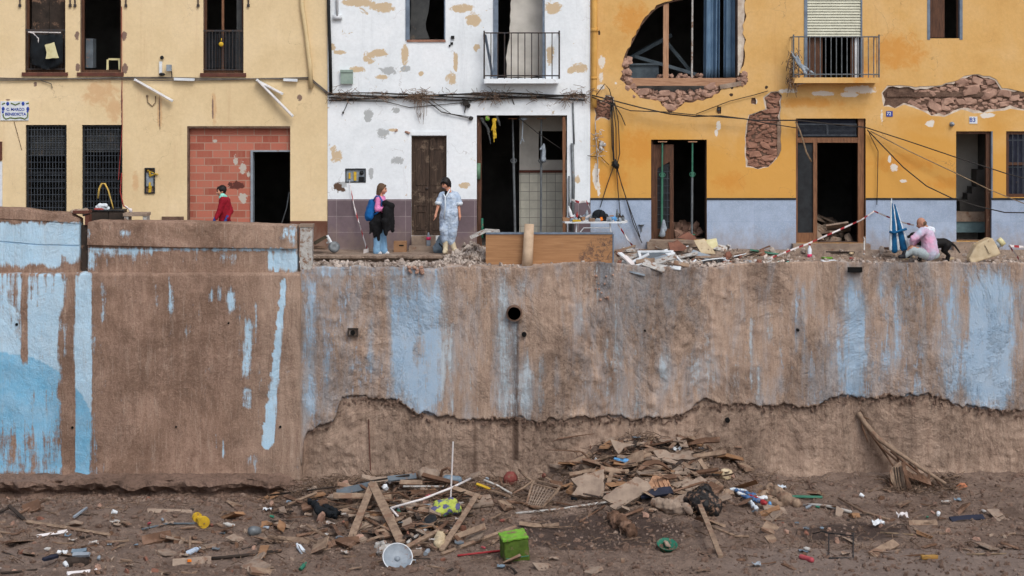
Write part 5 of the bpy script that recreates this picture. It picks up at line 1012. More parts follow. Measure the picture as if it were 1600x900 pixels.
# ================================================================== PEOPLE
def hand(m, w_, dirv, side, s=1., curl=.5):
    """palm, four unequal bent fingers and a thumb from wrist w_ along dirv"""
    d = Vector(dirv).normalized(); sd = Vector(side).normalized(); nrm = d.cross(sd).normalized()
    p1 = w_+d*.075*s; m.cap(w_, .024*s, p1, .03*s, 8)
    for k, L in enumerate((.068, .078, .072, .055)):
        b = p1+sd*(k-1.5)*.019*s+d*.012*s; k1 = b+d*L*.5*s+nrm*.1*curl*L*s; k2 = k1+(d*(1-curl*.5)+nrm*curl*.8).normalized()*L*.5*s; m.cap(b, .0095*s, k1, .009*s, 6); m.cap(k1, .009*s, k2, .0075*s, 6)
    tb = w_+d*.025*s+sd*.03*s*-1; tk = tb+(d*.6-sd*.9).normalized()*.035*s; m.cap(tb, .012*s, tk, .011*s, 6); m.cap(tk, .011*s, tk+(d-sd*.25+nrm*.3).normalized()*.032*s, .009*s, 6)
def headmesh(m, c, face, up=(0, 0, 1), r=.1, jaw=True):
    """skull, jaw, nose, ears and neck root; c = centre of the head"""
    f = Vector(face).normalized(); u = Vector(up).normalized(); s = f.cross(u).normalized(); u = s.cross(f); M = Matrix((s, f, u)).transposed()
    m.ball(c+u*.015, r, 14, (.78, .93, 1.05), M); m.cap(c-u*.045+f*.03, .062*r/.1, c-u*.078+f*.05, .035*r/.1, 10); m.ball(c+f*.04-u*.02, .07*r/.1, 10)
    m.cap(c+f*.088+u*.005, .012, c+f*.108-u*.028, .017, 8); m.cap(c+f*.09-u*.055-s*.015, .012, c+f*.09-u*.055+s*.015, .012, 6)
    for q in (-1, 1): m.ball(c+s*q*.078-u*.01-f*.005, .026, 8, (.4, .8, 1.2), M)
    return f, u, s
def eyes(t, c, f, u, s, parent, brow='hair_brown'):
    for q in (-1, 1):
        mb().ball(c+f*.088+u*.012+s*q*.033, .011, 6).build('eye', 'black_plastic', parent, True)
        mb().cap(c+f*.09+u*.034+s*(q*.033-.014), .005, c+f*.09+u*.034+s*(q*.033+.014), .005, 6).build('eyebrow', brow, parent, True)
    mb().cap(c+f*.1-u*.054-s*.018, .006, c+f*.1-u*.054+s*.018, .006, 6).build('mouth', 'jacket_pink', parent, True)
V = Vector
# -- woman in the pale blue coverall
Yw = -1.15
def J(x, y, d=0., Y=Yw): return P(x, y, Y+d)
t = thing('person', J(704, 395), 'person in a pale blue coverall and cream rubber boots looking down beside the wooden door', 'person')
hc = J(696.5, 286.5, -.02); face = V((-.62, -.62, -.42))
m = mb(); f, u, s = headmesh(m, hc, face, (-.25, -.2, 1)); m.cap(hc-u*.07-f*.02, .052, J(701.5, 301), .06)
m.cap(J(701, 308), .07, J(701, 335), .1); m.cap(J(697, 338), .1, J(696, 372), .05); m.cap(J(705, 338), .1, J(705, 374), .05); m.cap(J(696, 372), .05, J(696, 388), .045); m.cap(J(705, 374), .05, J(711, 389), .045)
wl_, wr_ = J(681.5, 333, -.1), J(718, 333, -.08)
for a, b, c, d_ in ((J(690, 301), J(686, 317, -.05), wl_, 0), (J(713, 301), J(716, 317, -.03), wr_, 1)): m.cap(a+V((0, 0, -.05)), .035, b, .036); m.cap(b, .038, c, .026)
hand(m, wl_, (-.25, -.2, -1), (.2, -1, .1), 1.05, .35); hand(m, wr_, (.12, -.2, -1), (-.1, -1, .1), 1.05, .35)
body = m.build('body', 'skin', t, voxel=.0085); eyes(t, hc, f, u, s, body, 'hair_black')
m = mb(); m.ball(hc+u*.03-f*.018, .112, 14, (.9, .92, .98), Matrix((s, f, u)).transposed()); m.cap(hc-f*.05+s*.05, .05, hc-f*.05-u*.1+s*.04, .03); m.cap(hc-f*.05-s*.05, .05, hc-f*.05-u*.1-s*.04, .03); m.cap(hc+f*.055+u*.075-s*.04, .035, hc+f*.075+u*.05+s*.04, .03)
m.cap(hc+f*.03+s*.075+u*.04, .03, hc+f*.02+s*.085-u*.06, .018); m.cap(hc+f*.03-s*.075+u*.04, .03, hc+f*.02-s*.085-u*.06, .018)
for k in range(10): a = k*.63; m.cap(hc-f*.03+(s*math.cos(a)+u*math.sin(a))*.075, .03, hc-f*.07+(s*math.cos(a)+u*math.sin(a))*.08, .02)
m.build('hair', 'hair_black', t, voxel=.009, fold=.003, fscale=20)
m = mb()
m.cap(J(694, 305), .075, J(709, 305), .075); m.cap(J(698, 308, -.02), .115, J(698, 333, -.02), .145); m.cap(J(705.5, 308, -.02), .115, J(706, 333, -.02), .15); m.cap(J(698, 335), .165, J(705, 340), .17)
m.cap(J(696, 341), .135, J(693.5, 358, -.04), .105); m.cap(J(693.5, 358, -.04), .105, J(695.5, 374), .085); m.cap(J(707, 341), .14, J(707, 360, -.04), .11); m.cap(J(707, 360, -.04), .11, J(705, 376), .09)
m.cap(J(691.5, 304), .07, J(686.5, 312, -.04), .064); m.cap(J(686.5, 312, -.04), .064, J(685.5, 317, -.06), .066); m.cap(J(711.5, 304), .075, J(716, 312, -.03), .07); m.cap(J(716, 312, -.03), .07, J(717, 317, -.04), .07)
m.cap(J(707, 301, .06), .05, J(698, 301, .06), .045)
cv = m.build('coverall', 'coverall', t, voxel=.014, fold=.022, fscale=11)
m = mb(); m.tube([J(693, 303, -.16), J(695.5, 308, -.2), J(696, 320, -.22), J(694, 342, -.2)], .016, 6); m.tube([J(703, 296, -.1), J(699, 303, -.17), J(695.5, 309, -.2)], .014, 6); m.build('zip_flap', 'coverall_hem', cv, True)
for a in (J(685.3, 317, -.06), J(717.5, 318, -.05)): mb().lathe(a, [(.068, -.035), (.08, 0), (.072, .035), (.05, .035)], 14).build('rolled_cuff', 'coverall_hem', cv, True)
mb().cap(J(697, 300, -.12), .035, J(696, 305, -.16), .02).build('undershirt', 'black_cloth', t, voxel=.01)
for (a, b, toe) in ((J(696, 372), J(696, 391), J(694.5, 394, -.16)), (J(705, 374), J(710.5, 390.5), J(715, 393.5, -.12))):
    m = mb(); m.cap(a, .068, b, .055); m.cap(b, .058, toe, .045); z0 = b.z-.075; m.box(b.x-.05, b.x+.05, b.y-.02, b.y+.07, z0, z0+.05); m.build('boot', 'boot_cream', t, voxel=.01)
# -- girl in the pink top
Yg = -1.0
def J(x, y, d=0., Y=Yg): return P(x, y, Y+d)
t = thing('person', J(595, 397), 'person in a pink top and light jeans holding a black coat in folded arms', 'person')
hc = J(597, 295.5); face = V((.92, -.3, -.1)); m = mb(); f, u, s = headmesh(m, hc, face, r=.097); m.cap(hc-u*.07-f*.02, .048, J(594.5, 307), .055)
m.cap(J(593, 310), .08, J(592, 335), .1); m.cap(J(591, 338), .09, J(590.5, 366, 0), .055); m.cap(J(595, 338, .05), .09, J(597, 366, .08), .055); m.cap(J(590.5, 366), .05, J(589.5, 391), .035); m.cap(J(597, 366, .08), .05, J(600, 390, .08), .035)
m.cap(J(591, 311, -.13), .045, J(589.5, 327, -.15), .04); m.cap(J(589.5, 327, -.15), .04, J(602, 326, -.2), .026); m.cap(J(597, 311, .12), .045, J(598, 327, .14), .04); m.cap(J(598, 327, .14), .04, J(606, 321, -.02), .026)
hand(m, J(602, 326, -.2), (1, .3, .15), (0, .2, 1), .95, .8); hand(m, J(606, 321, -.02), (.6, -.8, 0), (0, .2, 1), .95, .8)
body = m.build('body', 'skin', t, voxel=.0085); eyes(t, hc, f, u, s, body)
m = mb(); m.ball(hc+u*.025-f*.02, .108, 14, (.9, .93, 1.0), Matrix((s, f, u)).transposed())
for k in range(9): a = R(90+20*(k-4)); d0 = (s*math.cos(a)-f*math.sin(a)); m.cap(hc+d0*.07+u*.01-f*.01, .04, hc+d0*.085-u*.115-f*.01, .028)
m.cap(hc+f*.05+u*.08-s*.03, .03, hc+f*.06+u*.07+s*.03, .028); m.build('hair', 'hair_brown', t, voxel=.009, fold=.004, fscale=30)
m = mb(); m.cap(J(590, 311, -.06), .085, J(597, 311, .06), .085); m.cap(J(593, 313), .12, J(592.5, 333), .125); m.cap(J(591, 311, -.13), .066, J(589.5, 327, -.16), .06); m.cap(J(589.5, 327, -.16), .06, J(600.5, 326, -.21), .045)
m.cap(J(597, 311, .12), .066, J(598, 327, .14), .06); m.cap(J(598, 327, .14), .06, J(605, 322, 0), .042); m.build('pink_top', 'pink_knit', t, voxel=.012, fold=.012, fscale=15)
m = mb(); m.cap(J(591.5, 340), .12, J(590.5, 368), .088); m.cap(J(590.5, 368), .088, J(588.5, 393), .085); m.cap(J(595, 340, .05), .12, J(597.5, 368, .08), .085); m.cap(J(597.5, 368, .08), .085, J(600, 392, .08), .082); m.build('jeans', 'denim_light', t, voxel=.012, fold=.012, fscale=12)
m = mb(); m.cap(J(591, 337), .15, J(591, 345), .16)
for (a, b, c, d_) in ((583, 350, 578.5, 364), (586, 350, 585, 370), (590, 350, 591.5, 375), (594, 350, 595, 364)): m.cap(J(a, b, -.05), .09, J(c, d_, -.08), .025)
m.cap(J(590, 345, .1), .1, J(588, 362, .12), .05); m.build('tied_jacket', 'black_cloth', t, voxel=.014, fold=.02, fscale=10)
for a, b, dd in ((588.5, 602, 0), (600, 610, .08)): m = mb(); m.cap(J(a-1, 395, dd), .042, J(a+6, 395.6, dd-.04), .036); m.build('shoe', 'shoe_white', t, voxel=.009)
c_ = thing('backpack', J(581, 347, .02), 'bright blue backpack worn by the person in the pink top', 'backpack')
m = mb(); m.cap(J(582, 318), .1, J(579, 337), .13); m.cap(J(577, 325), .07, J(576, 340), .08); m.cap(J(585, 316), .08, J(584, 340), .09); m.build('pack', 'backpack_blue', c_, voxel=.014, fold=.015, fscale=9)
mb().tube([J(584, 313, -.1), J(588, 306.5, -.14), J(593, 307, -.16), J(597, 314, -.18), J(596, 326, -.17), J(590, 332, -.17), J(584, 336, -.1)], .02, 6).build('strap', 'backpack_blue', c_, True)
t2 = thing('coat', J(606, 345, -.2), 'black coat hanging over the folded arms of the person in the pink top', 'coat')
m = mb(); m.cap(J(602, 318, -.22), .075, J(611, 322, -.18), .08); m.cap(J(603, 328, -.24), .085, J(605, 345, -.24), .075); m.cap(J(611, 325, -.18), .07, J(613.5, 360, -.18), .045); m.cap(J(603, 345, -.24), .1, J(603, 366, -.22), .035); m.cap(J(608, 330, -.2), .08, J(607, 358, -.22), .05)
m.build('cloth', 'black_cloth', t2, voxel=.012, fold=.014, fscale=10)
# -- person in the red jumper behind the parapet
Yr = -1.1
def J(x, y, d=0., Y=Yr): return P(x, y, Y+d)
t = thing('person', J(351, 392), 'person in a red jumper and mint scarf walking behind the mud covered parapet', 'person')
hc = J(346, 298.5); face = V((-.93, -.3, -.12)); m = mb(); f, u, s = headmesh(m, hc, face, r=.094); m.cap(hc-u*.07-f*.02, .045, J(349, 309), .055); m.cap(J(350.5, 313), .085, J(351, 342), .1)
m.cap(J(351, 345), .1, J(346, 368), .055); m.cap(J(353, 345, .05), .1, J(357, 368, .08), .055); m.cap(J(346, 368), .05, J(344, 391), .04); m.cap(J(357, 368, .08), .05, J(361, 390, .1), .04)
m.cap(J(348, 314, -.12), .045, J(343, 330, -.16), .04); m.cap(J(343, 330, -.16), .04, J(336, 342, -.2), .028); m.cap(J(354, 314, .1), .045, J(360, 330, .02), .04); m.cap(J(360, 330, .02), .04, J(354, 341, -.14), .028); body = m.build('body', 'skin', t, voxel=.009); eyes(t, hc, f, u, s, body, 'hair_black')
m = mb(); m.ball(hc+u*.032-f*.022, .104, 14, (.92, .95, .95), Matrix((s, f, u)).transposed()); m.cap(hc-f*.05, .05, hc-f*.06-u*.05, .03); m.cap(hc+f*.05+u*.075, .035, hc+f*.08+u*.055, .02); m.build('hair', 'hair_black', t, voxel=.009, fold=.006, fscale=30)
m = mb(); m.cap(J(347.5, 306, -.05), .06, J(351, 308, .05), .06); m.cap(J(345.5, 309, -.06), .05, J(349, 311, -.1), .04); m.build('scarf', 'mint_scarf', t, voxel=.01, fold=.01, fscale=20)
m = mb(); m.cap(J(348.5, 314, -.08), .1, J(353, 314, .08), .1); m.cap(J(350.5, 316), .125, J(351, 344), .135); m.cap(J(348, 314, -.12), .07, J(343, 330, -.16), .06); m.cap(J(343, 330, -.16), .06, J(337.5, 341, -.2), .045); m.cap(J(354, 314, .1), .075, J(360, 330, .02), .065); m.cap(J(360, 330, .02), .065, J(355, 341, -.13), .048); m.build('jumper', 'red_cloth', t, voxel=.012, fold=.014, fscale=12)
for w_, d_ in ((J(336, 342, -.2), (-.5, -.1, -1)), (J(354, 341, -.14), (-.4, -.3, -1))): m = mb(); hand(m, w_, d_, (.2, -1, .1), 1.15, .6); m.cap(w_-V(d_).normalized()*.04, .036, w_+V(d_).normalized()*.03, .034, 8); m.build('glove', 'blue_glove', t, voxel=.0085)
m = mb(); m.cap(J(351, 348), .12, J(346, 368), .08); m.cap(J(346, 368), .08, J(344, 390), .06); m.cap(J(353, 348, .05), .12, J(357, 368, .08), .08); m.cap(J(357, 368, .08), .08, J(361, 389, .1), .06); m.build('trousers', 'navy', t, voxel=.014, fold=.01)
for a, dd in ((344, 0), (361, .1)): m = mb(); m.cap(J(a+1, 393.5, dd), .045, J(a-6, 394, dd-.04), .04); m.build('boot', 'shoe_black', t, voxel=.01)
# -- man sitting on the wall edge
Ym = -2.6
def J(x, y, d=0., Y=Ym): return P(x, y, Y+d)
t = thing('person', J(1450, 405), 'bald person in a stained pink jacket sitting cross legged on the wall edge', 'person')
hc = J(1440, 349); face = V((-.9, .1, -.32)); m = mb(); f, u, s = headmesh(m, hc, face, (-.2, 0, 1), r=.104); m.cap(hc-u*.06-f*.03, .06, J(1449, 361, .02), .075)
m.cap(J(1450, 365), .11, J(1450, 392, .02), .14); m.cap(J(1446, 396, -.06), .1, J(1425, 389, -.12), .07); m.cap(J(1425, 389, -.12), .065, J(1414, 400, -.1), .045); m.cap(J(1450, 396, .1), .1, J(1428, 386, .18), .07); m.cap(J(1428, 386, .18), .065, J(1421, 399, .06), .045)
m.cap(J(1441, 362, -.12), .055, J(1427, 373, -.18), .048); m.cap(J(1427, 373, -.18), .048, J(1424, 383, -.1), .034); m.cap(J(1448, 362, .16), .055, J(1434, 374, .22), .048); m.cap(J(1434, 374, .22), .048, J(1425, 384, .12), .034)
hand(m, J(1424, 383, -.1), (-.1, .3, -1), (1, 0, 0), 1.05, .7); hand(m, J(1425, 384, .12), (-.3, -.2, -1), (1, 0, 0), 1.05, .7); body = m.build('body', 'skin_tan', t, voxel=.009); eyes(t, hc, f, u, s, body)
m = mb(); m.ball(hc-u*.012-f*.035, .1, 14, (.88, .75, .62), Matrix((s, f, u)).transposed()); m.build('cropped_hair', 'hair_brown', t, voxel=.01)
m = mb(); m.cap(J(1442, 361, -.12), .09, J(1455, 361, .14), .09); m.cap(J(1449, 366), .15, J(1452, 380), .17); m.cap(J(1452, 380), .17, J(1452, 394), .175); m.cap(J(1446, 392), .13, J(1460, 393), .1); m.cap(J(1441, 362, -.13), .085, J(1427, 373, -.2), .07); m.cap(J(1427, 373, -.2), .07, J(1424.5, 380, -.13), .052)
m.cap(J(1448, 362, .16), .08, J(1434, 374, .22), .068); m.cap(J(1434, 374, .22), .068, J(1426, 382, .13), .05); jk = m.build('jacket', 'jacket_pink', t, voxel=.013, fold=.016, fscale=10)
m = mb(); m.cap(J(1446, 356, .0), .05, J(1457, 359, .06), .06); m.cap(J(1446, 357, -.1), .04, J(1458, 362, 0), .05); m.build('hood', 'coverall_hem', jk, voxel=.012, fold=.012, fscale=14)
m = mb(); m.cap(J(1446, 397, -.06), .115, J(1426, 391, -.12), .085); m.cap(J(1426, 391, -.12), .08, J(1415, 399, -.1), .06); m.cap(J(1450, 396, .1), .12, J(1429, 388, .18), .085); m.cap(J(1429, 388, .18), .08, J(1422, 398, .06), .06); m.cap(J(1452, 398), .125, J(1462, 398), .09); m.build('trousers', 'trouser_grey', t, voxel=.013, fold=.012, fscale=12)
for a, b, dd in ((1414, 400, -.1), (1421, 399, .06)): m = mb(); m.cap(J(a, b-5, dd), .055, J(a-1.5, b, dd), .06); m.cap(J(a-1, b+.5, dd), .05, J(a-8, b+1, dd-.02), .04); m.build('boot', 'shoe_black', t, voxel=.01)
# -- black dog behind him
Yd = -2.05
def J(x, y, d=0., Y=Yd): return P(x, y, Y+d)
gz = street_z(HX(1460, Yd), Yd); o_ = J(0, 0).z
def D(x, z, d=0.): return V((HX(x, Yd), Yd+d, gz+z))
t = thing('dog', D(1455, 0), 'black dog standing behind the seated person with its tail hanging down', 'dog')
m = mb(); m.cap(D(1438, .36), .13, D(1456, .37), .115); m.cap(D(1456, .37), .115, D(1474, .39), .1); m.cap(D(1474, .39), .105, D(1480, .36), .1); m.cap(D(1436, .42), .09, D(1429, .52), .075); m.ball(D(1427, .55), .075, 12, (1.1, .85, .9)); m.cap(D(1425, .54), .05, D(1419.5, .52), .032)
for q in (-1, 1):
    m.cap(D(1428.5, .6, q*.05), .022, D(1431, .53, q*.075), .02)
    m.cap(D(1437, .32, q*.08), .06, D(1438, .17, q*.08), .034); m.cap(D(1438, .17, q*.08), .032, D(1437, .03, q*.08), .026); m.cap(D(1437, .025, q*.08), .03, D(1434.5, .022, q*.08), .024)
    m.cap(D(1479, .34, q*.07), .085, D(1475, .22, q*.08), .05); m.cap(D(1475, .22, q*.08), .045, D(1482, .13, q*.08), .026); m.cap(D(1482, .13, q*.08), .026, D(1480, .03, q*.08), .024); m.cap(D(1480, .025, q*.08), .03, D(1477, .022, q*.08), .024)
m.cap(D(1483, .41), .035, D(1492, .33), .024); m.cap(D(1492, .33), .024, D(1500, .18), .014); dg_ = m.build('body', 'dog_black', t, voxel=.011, fold=.004, fscale=25)
for q in (-1, 1): mb().ball(D(1423.5, .565, q*.035), .01, 6).build('eye', 'brown_wood', dg_)
mb().ball(D(1419, .528), .014, 6).build('nose', 'black_plastic', dg_)
# ================================================================== STREET THINGS
t = thing('laminate_board', P(857, 414, -2.45), 'long brown wood grain board standing on edge beside the wall top', 'panel')
x0, x1 = HX(759, -2.45), HX(957, -2.45); mb().box(x0, x1, -2.45, -2.41, HZ(418, -2.45), HZ(366, -2.45)).build('board', 'laminate', t); mb().box(x0, x1+.01, -2.47, -2.4, HZ(366, -2.45)+.001, HZ(363, -2.45)).build('edge_trim', 'blue_grey_metal', t); mb().box(x1+.001, x1+.03, -2.47, -2.4, HZ(416, -2.45), HZ(366, -2.45)).build('edge_trim', 'blue_grey_metal', t)
tag(mb().tube([P(823.5, 417, -2.62), P(825, 390, -2.62), P(827, 350, -2.6)], .115, 16, .1).build('clay_pipe', mk('clay', (206, 182, 156), (176, 152, 128), 4, .9, .4, dirt=.2).name, smooth=True), 'pale mud covered pipe standing upright against the wood panel', 'pipe')
t = thing('folding_table', P(925, 390, -1.0), 'white folding table heaped with tools in front of the ochre corner', 'table'); Yt = -1.0
m = mb(); 
pts = [(HX(x, Yt), y) for x, y in ((878, -1.15), (882, -1.4), (975, -1.4), (980, -1.15), (975, -.55), (882, -.55))]; z1 = HZ(344, Yt)
m.add([(x, y, z1) for x, y in pts]+[(x, y, z1-.035) for x, y in pts], [tuple(range(6)), tuple(range(11, 5, -1))]+[(i, (i+1) % 6, (i+1) % 6+6, i+6) for i in range(6)]); m.build('table_top', 'white_paint', t)
for a, b, yy in ((901, 899, -1.3), (901, 899, -.65), (953, 957, -1.3), (953, 957, -.65)): mb().tube([P(a, 348, yy), P(b, 391, yy)], .016, 6).build('leg', 'white_paint', t)
m = mb(); m.tube([P(953, 356, -1.3), P(912, 356, -1.3), P(904, 366, -1.3)], .013, 6); m.tube([P(900, 365, -1.3), P(955, 365, -1.3)], .013, 6); m.build('stretcher', 'white_paint', t)
zt_ = z1; rn = random.Random(21)
def on_table(kind, x, label, cat, mat, mk_, group='things lying on the folding table'):
    m = mb(); mk_(m, V((HX(x, -1.15), -1.15, zt_))); tag(m.build(kind, mat, smooth=False), label, cat)
def bottle(m, c, h=.25, r=.035, tilt=(0, 0, 0)): m.lathe(c, [(r, 0), (r*1.05, h*.1), (r, h*.35), (r*1.02, h*.65), (r*.45, h*.85), (r*.4, h*.97), (0, h)], 12, Euler(tilt).to_matrix())
on_table('black_helmet', 936, 'black visor helmet on the middle of the folding table', 'helmet', 'charcoal_cloth', lambda m, c: (m.ball(c+V((0, 0, .12)), .14, 14, (1.1, .9, .9)), m.cap(c+V((-.1, -.08, .08)), .04, c+V((.15, -.1, .02)), .04)))
on_table('black_bag', 948, 'crumpled black bag beside the helmet on the folding table', 'bag', 'black_plastic', lambda m, c: m.rock(c+V((0, 0, .05)), .1, (1.3, .8, .7)))
on_table('orange_tool', 939, 'orange object in front of the helmet on the folding table', 'tool', 'orange_tape' if 'orange_tape' in MATS else mk('orange_tape', (232, 128, 30), (214, 110, 26), 5, .5, 0).name, lambda m, c: m.rock(c+V((0, -.15, .05)), .055, (1.3, .8, .9)))
on_table('blue_bundle', 957, 'light blue plastic bundle on the right part of the folding table', 'bundle', 'blue_glove' if False else mk('sky_plastic', (96, 160, 210), (80, 140, 196), 5, .5, 0).name, lambda m, c: (m.rock(c+V((-.04, -.1, .05)), .08, (1.6, .8, .6)), m.rock(c+V((.06, -.1, .04)), .06, (1.6, .8, .6))))
on_table('brown_bottle', 968, 'dark brown bottle at the right end of the folding table', 'bottle', 'plank_dark', lambda m, c: bottle(m, c+V((0, -.1, 0)), .17))
on_table('grey_tin', 973, 'low grey tin at the far right of the folding table', 'tin', 'steel', lambda m, c: m.lathe(c, [(.04, 0), (.04, .08), (0, .081)], 12))
on_table('white_bottle', 898, 'tall white bottle with a red neck at the left of the folding table', 'bottle', 'white_paint', lambda m, c: bottle(m, c+V((-.05, -.05, 0)), .34, .035, (0, -.25, 0)))
on_table('red_cup', 893, 'small red cup at the left of the folding table', 'cup', 'red_plastic', lambda m, c: m.lathe(c+V((0, -.1, 0)), [(.03, 0), (.04, .09), (.035, .09)], 12))
on_table('yellow_box', 900, 'flat yellow green box near the left end of the folding table', 'box', 'yellow_plastic', lambda m, c: m.obox(c+V((0, -.2, .02)), (.18, .1, .04), (0, 0, .2)))
on_table('cardboard_tray', 884, 'brown cardboard tray at the left end of the folding table', 'tray', 'card', lambda m, c: m.obox(c+V((0, -.05, .035)), (.15, .15, .07), (0, 0, .1)))
on_table('brown_block', 924, 'brown block between bottle and helmet on the folding table', 'block', 'plank_pale', lambda m, c: m.obox(c+V((0, -.2, .035)), (.12, .08, .07), (0, 0, .3)))
for k in range(16):
    x = rn.uniform(888, 974); c = V((HX(x, -1.1), rn.uniform(-1.3, -.8), zt_)); mt = rn.choice(['white_paint', 'sky_plastic', 'card', 'charcoal_cloth', 'red_plastic', 'grey_plastic', 'steel', 'dark_frame']); m = mb()
    if k % 2: m.obox(c+V((0, 0, .05)), (rn.uniform(.06, .16), .08, rn.uniform(.05, .12)), (0, rn.uniform(-.3, .3), rn.uniform(0, 3)), .006)
    else: bottle(m, c, rn.uniform(.12, .24), rn.uniform(.025, .035))
    tag(m.build('supply_box' if k % 2 else 'supply_bottle', mt), ('small box' if k % 2 else 'small bottle')+' among the supplies crowding the folding table', 'box' if k % 2 else 'bottle', ('boxes' if k % 2 else 'bottles')+' crowding the folding table')
m = mb()
for k in range(40): c = V((HX(rn.uniform(886, 972), -1.1), rn.uniform(-1.35, -.7), zt_+.03)); m.rock(c, rn.uniform(.02, .06), (1.6, 1, .8))
tag(m.build('clutter', 'grey_plastic'), 'small grey tools and wrappers strewn over the folding table', 'clutter', kind='stuff')
def tape(pts, label, w_=.07, seed=1, sw=.16):
    """red and white printed barrier tape"""
    pts = [V(p) for p in pts]; rn = random.Random(seed); W = mb(); fine = []
    for a, b in zip(pts, pts[1:]):
        n = max(1, int((b-a).length/sw)); fine += [a.lerp(b, k/n) for k in range(n)]
    fine.append(pts[-1]); tw = [rn.uniform(-.5, .5) for _ in fine]
    for i, (a, b) in enumerate(zip(fine, fine[1:])):
        def off(k): return V((0, math.sin(tw[k])*w_/2, math.cos(tw[k])*w_/2))
        vs = [a-off(i), b-off(i+1), b+off(i+1), a+off(i)]; W.add(vs+[q+V((0, .002, 0)) for q in vs], [(0, 1, 2, 3), (7, 6, 5, 4), (0, 4, 5, 1), (1, 5, 6, 2), (2, 6, 7, 3), (3, 7, 4, 0)])
    o = W.build('barrier_tape', 'tape_white'); o.data.materials.append(MATS['tape_red']); tag(o, label, 'tape')
    for p in o.data.polygons: p.material_index = 1 if (p.index//6) % 3 == 1 else 0
tape([P(1200, 405, -2.2), P(1235, 391, -1.8), P(1262, 381, -1.5), P(1300, 364, -1.2), P(1345, 344, -.6), P(1366, 330, -.12), P(1385, 338, -.5), P(1412, 348, -1.2), P(1428, 352, -1.6)], 'red and white tape stretched from the rubble up past the wide doorway to the parasol', .038, 2, .13)
tape([P(546, 283, -.1), P(549, 300, -.13), P(554, 325, -.15), P(562, 352, -.2), P(572, 385, -.5), P(576, 391, -.8), P(568, 393, -.9)], 'red and white tape hanging from the meter niche of the white house', .09, 5, .13)
tape([P(893, 312, -.9), P(905, 316, -.95), P(916, 314, -.95), P(922, 325, -1.0), P(924, 335, -1.05), P(915, 340, -1.1)], 'tangle of pink and white tape looped above the left end of the table', .05, 7, .07)
tape([P(965, 350, -1.3), P(975, 365, -1.3), P(985, 380, -1.4), P(992, 388, -1.6), P(1005, 395, -1.8), P(1012, 393, -1.8)], 'red and white tape trailing from the table into the rubble', .06, 9, .1)
tape([P(1576, 383, -1.8), P(1586, 396, -2.2), P(1592, 405, -2.5), P(1600, 417, -2.9), P(1606, 424, -3.1)], 'red and white tape falling over the wall edge at the far right', .06, 11, .14)
tape([P(1577, 384, -1.8), P(1600, 386, -1.6), P(1660, 395, -1.6)], 'second tape end lying to the right of the jerrycan', .05, 12, .14)
# parasol
Yp = -1.9
t = thing('folded_parasol', P(1405, 395, Yp), 'closed blue and white striped parasol standing on the wall before the granite plinth', 'parasol')
for k, (a, b, tp, bt, mt) in enumerate(((1392.5, 1391.5, 315, 390, 'parasol_white'), (1394, 1397.5, 318, 390, 'parasol_blue'), (1396, 1404, 322, 390, 'parasol_white'), (1398, 1412, 320, 388, 'parasol_blue'), (1400, 1420, 324, 390, 'parasol_white'))):
    A_, B_ = P(a, tp, Yp+.02*k), P(b, bt, Yp+.03*(k % 2)); mm = mb(); mm.cap(A_, .014, A_.lerp(B_, .5), .026+.03*(mt == 'parasol_blue'), 10); mm.cap(A_.lerp(B_, .5), .026+.03*(mt == 'parasol_blue'), B_, .034+.042*(mt == 'parasol_blue'), 10); mm.build('canopy_fold', mt, t, voxel=.01, fold=.008, fscale=10)
m = mb(); m.tube([P(1390, 362, Yp-.03), P(1398, 364, Yp-.09), P(1408, 360, Yp-.11), P(1416, 358, Yp-.05)], .028, 8); m.build('tie_band', 'parasol_blue', t, True); mb().tube([P(1393, 310, Yp), P(1393, 316, Yp)], .012, 6).build('tip', 'parasol_white', t)
# jerrycan lying on its side
t = thing('jerrycan', P(1535, 412, -2.7), 'large cream plastic canister lying tilted on the wall edge', 'canister'); Yj = -2.7
ax = (P(1570, 378, Yj)-P(1512, 408, Yj)).normalized(); M_ = Matrix((ax, V((0, 1, 0)), ax.cross(V((0, 1, 0))))).transposed()
m = mb(); c0 = P(1536, 392, Yj); m.add([c0+M_@V(q) for q in [(-.36, -.16, -.1), (.2, -.16, -.2), (.28, -.14, -.19), (.28, -.14, .16), (.2, -.16, .2), (-.1, -.16, .2), (-.36, -.14, .02), (-.36, .16, -.1), (.2, .16, -.2), (.28, .14, -.19), (.28, .14, .16), (.2, .16, .2), (-.1, .16, .2), (-.36, .14, .02)]],
    [tuple(range(7)), tuple(range(13, 6, -1))]+[(i, i+7, (i+1) % 7+7, (i+1) % 7) for i in range(7)]); m.build('can_body', 'jerrycan', t, voxel=.018, fold=.006)
mb().tube([c0+M_@V((.27, 0, -.02)), c0+M_@V((.36, 0, -.02))], .075, 12).build('neck', 'grey_plastic', t, True); mb().tube([c0+M_@V((.37, 0, -.02)), c0+M_@V((.47, 0, .0))], .09, 12).build('cap', 'cream_plastic', t, True)
mb().obox(c0+M_@V((.08, -.18, .03)), (.05, .02, .2), M_, .004).build('handle', 'jerrycan', t)
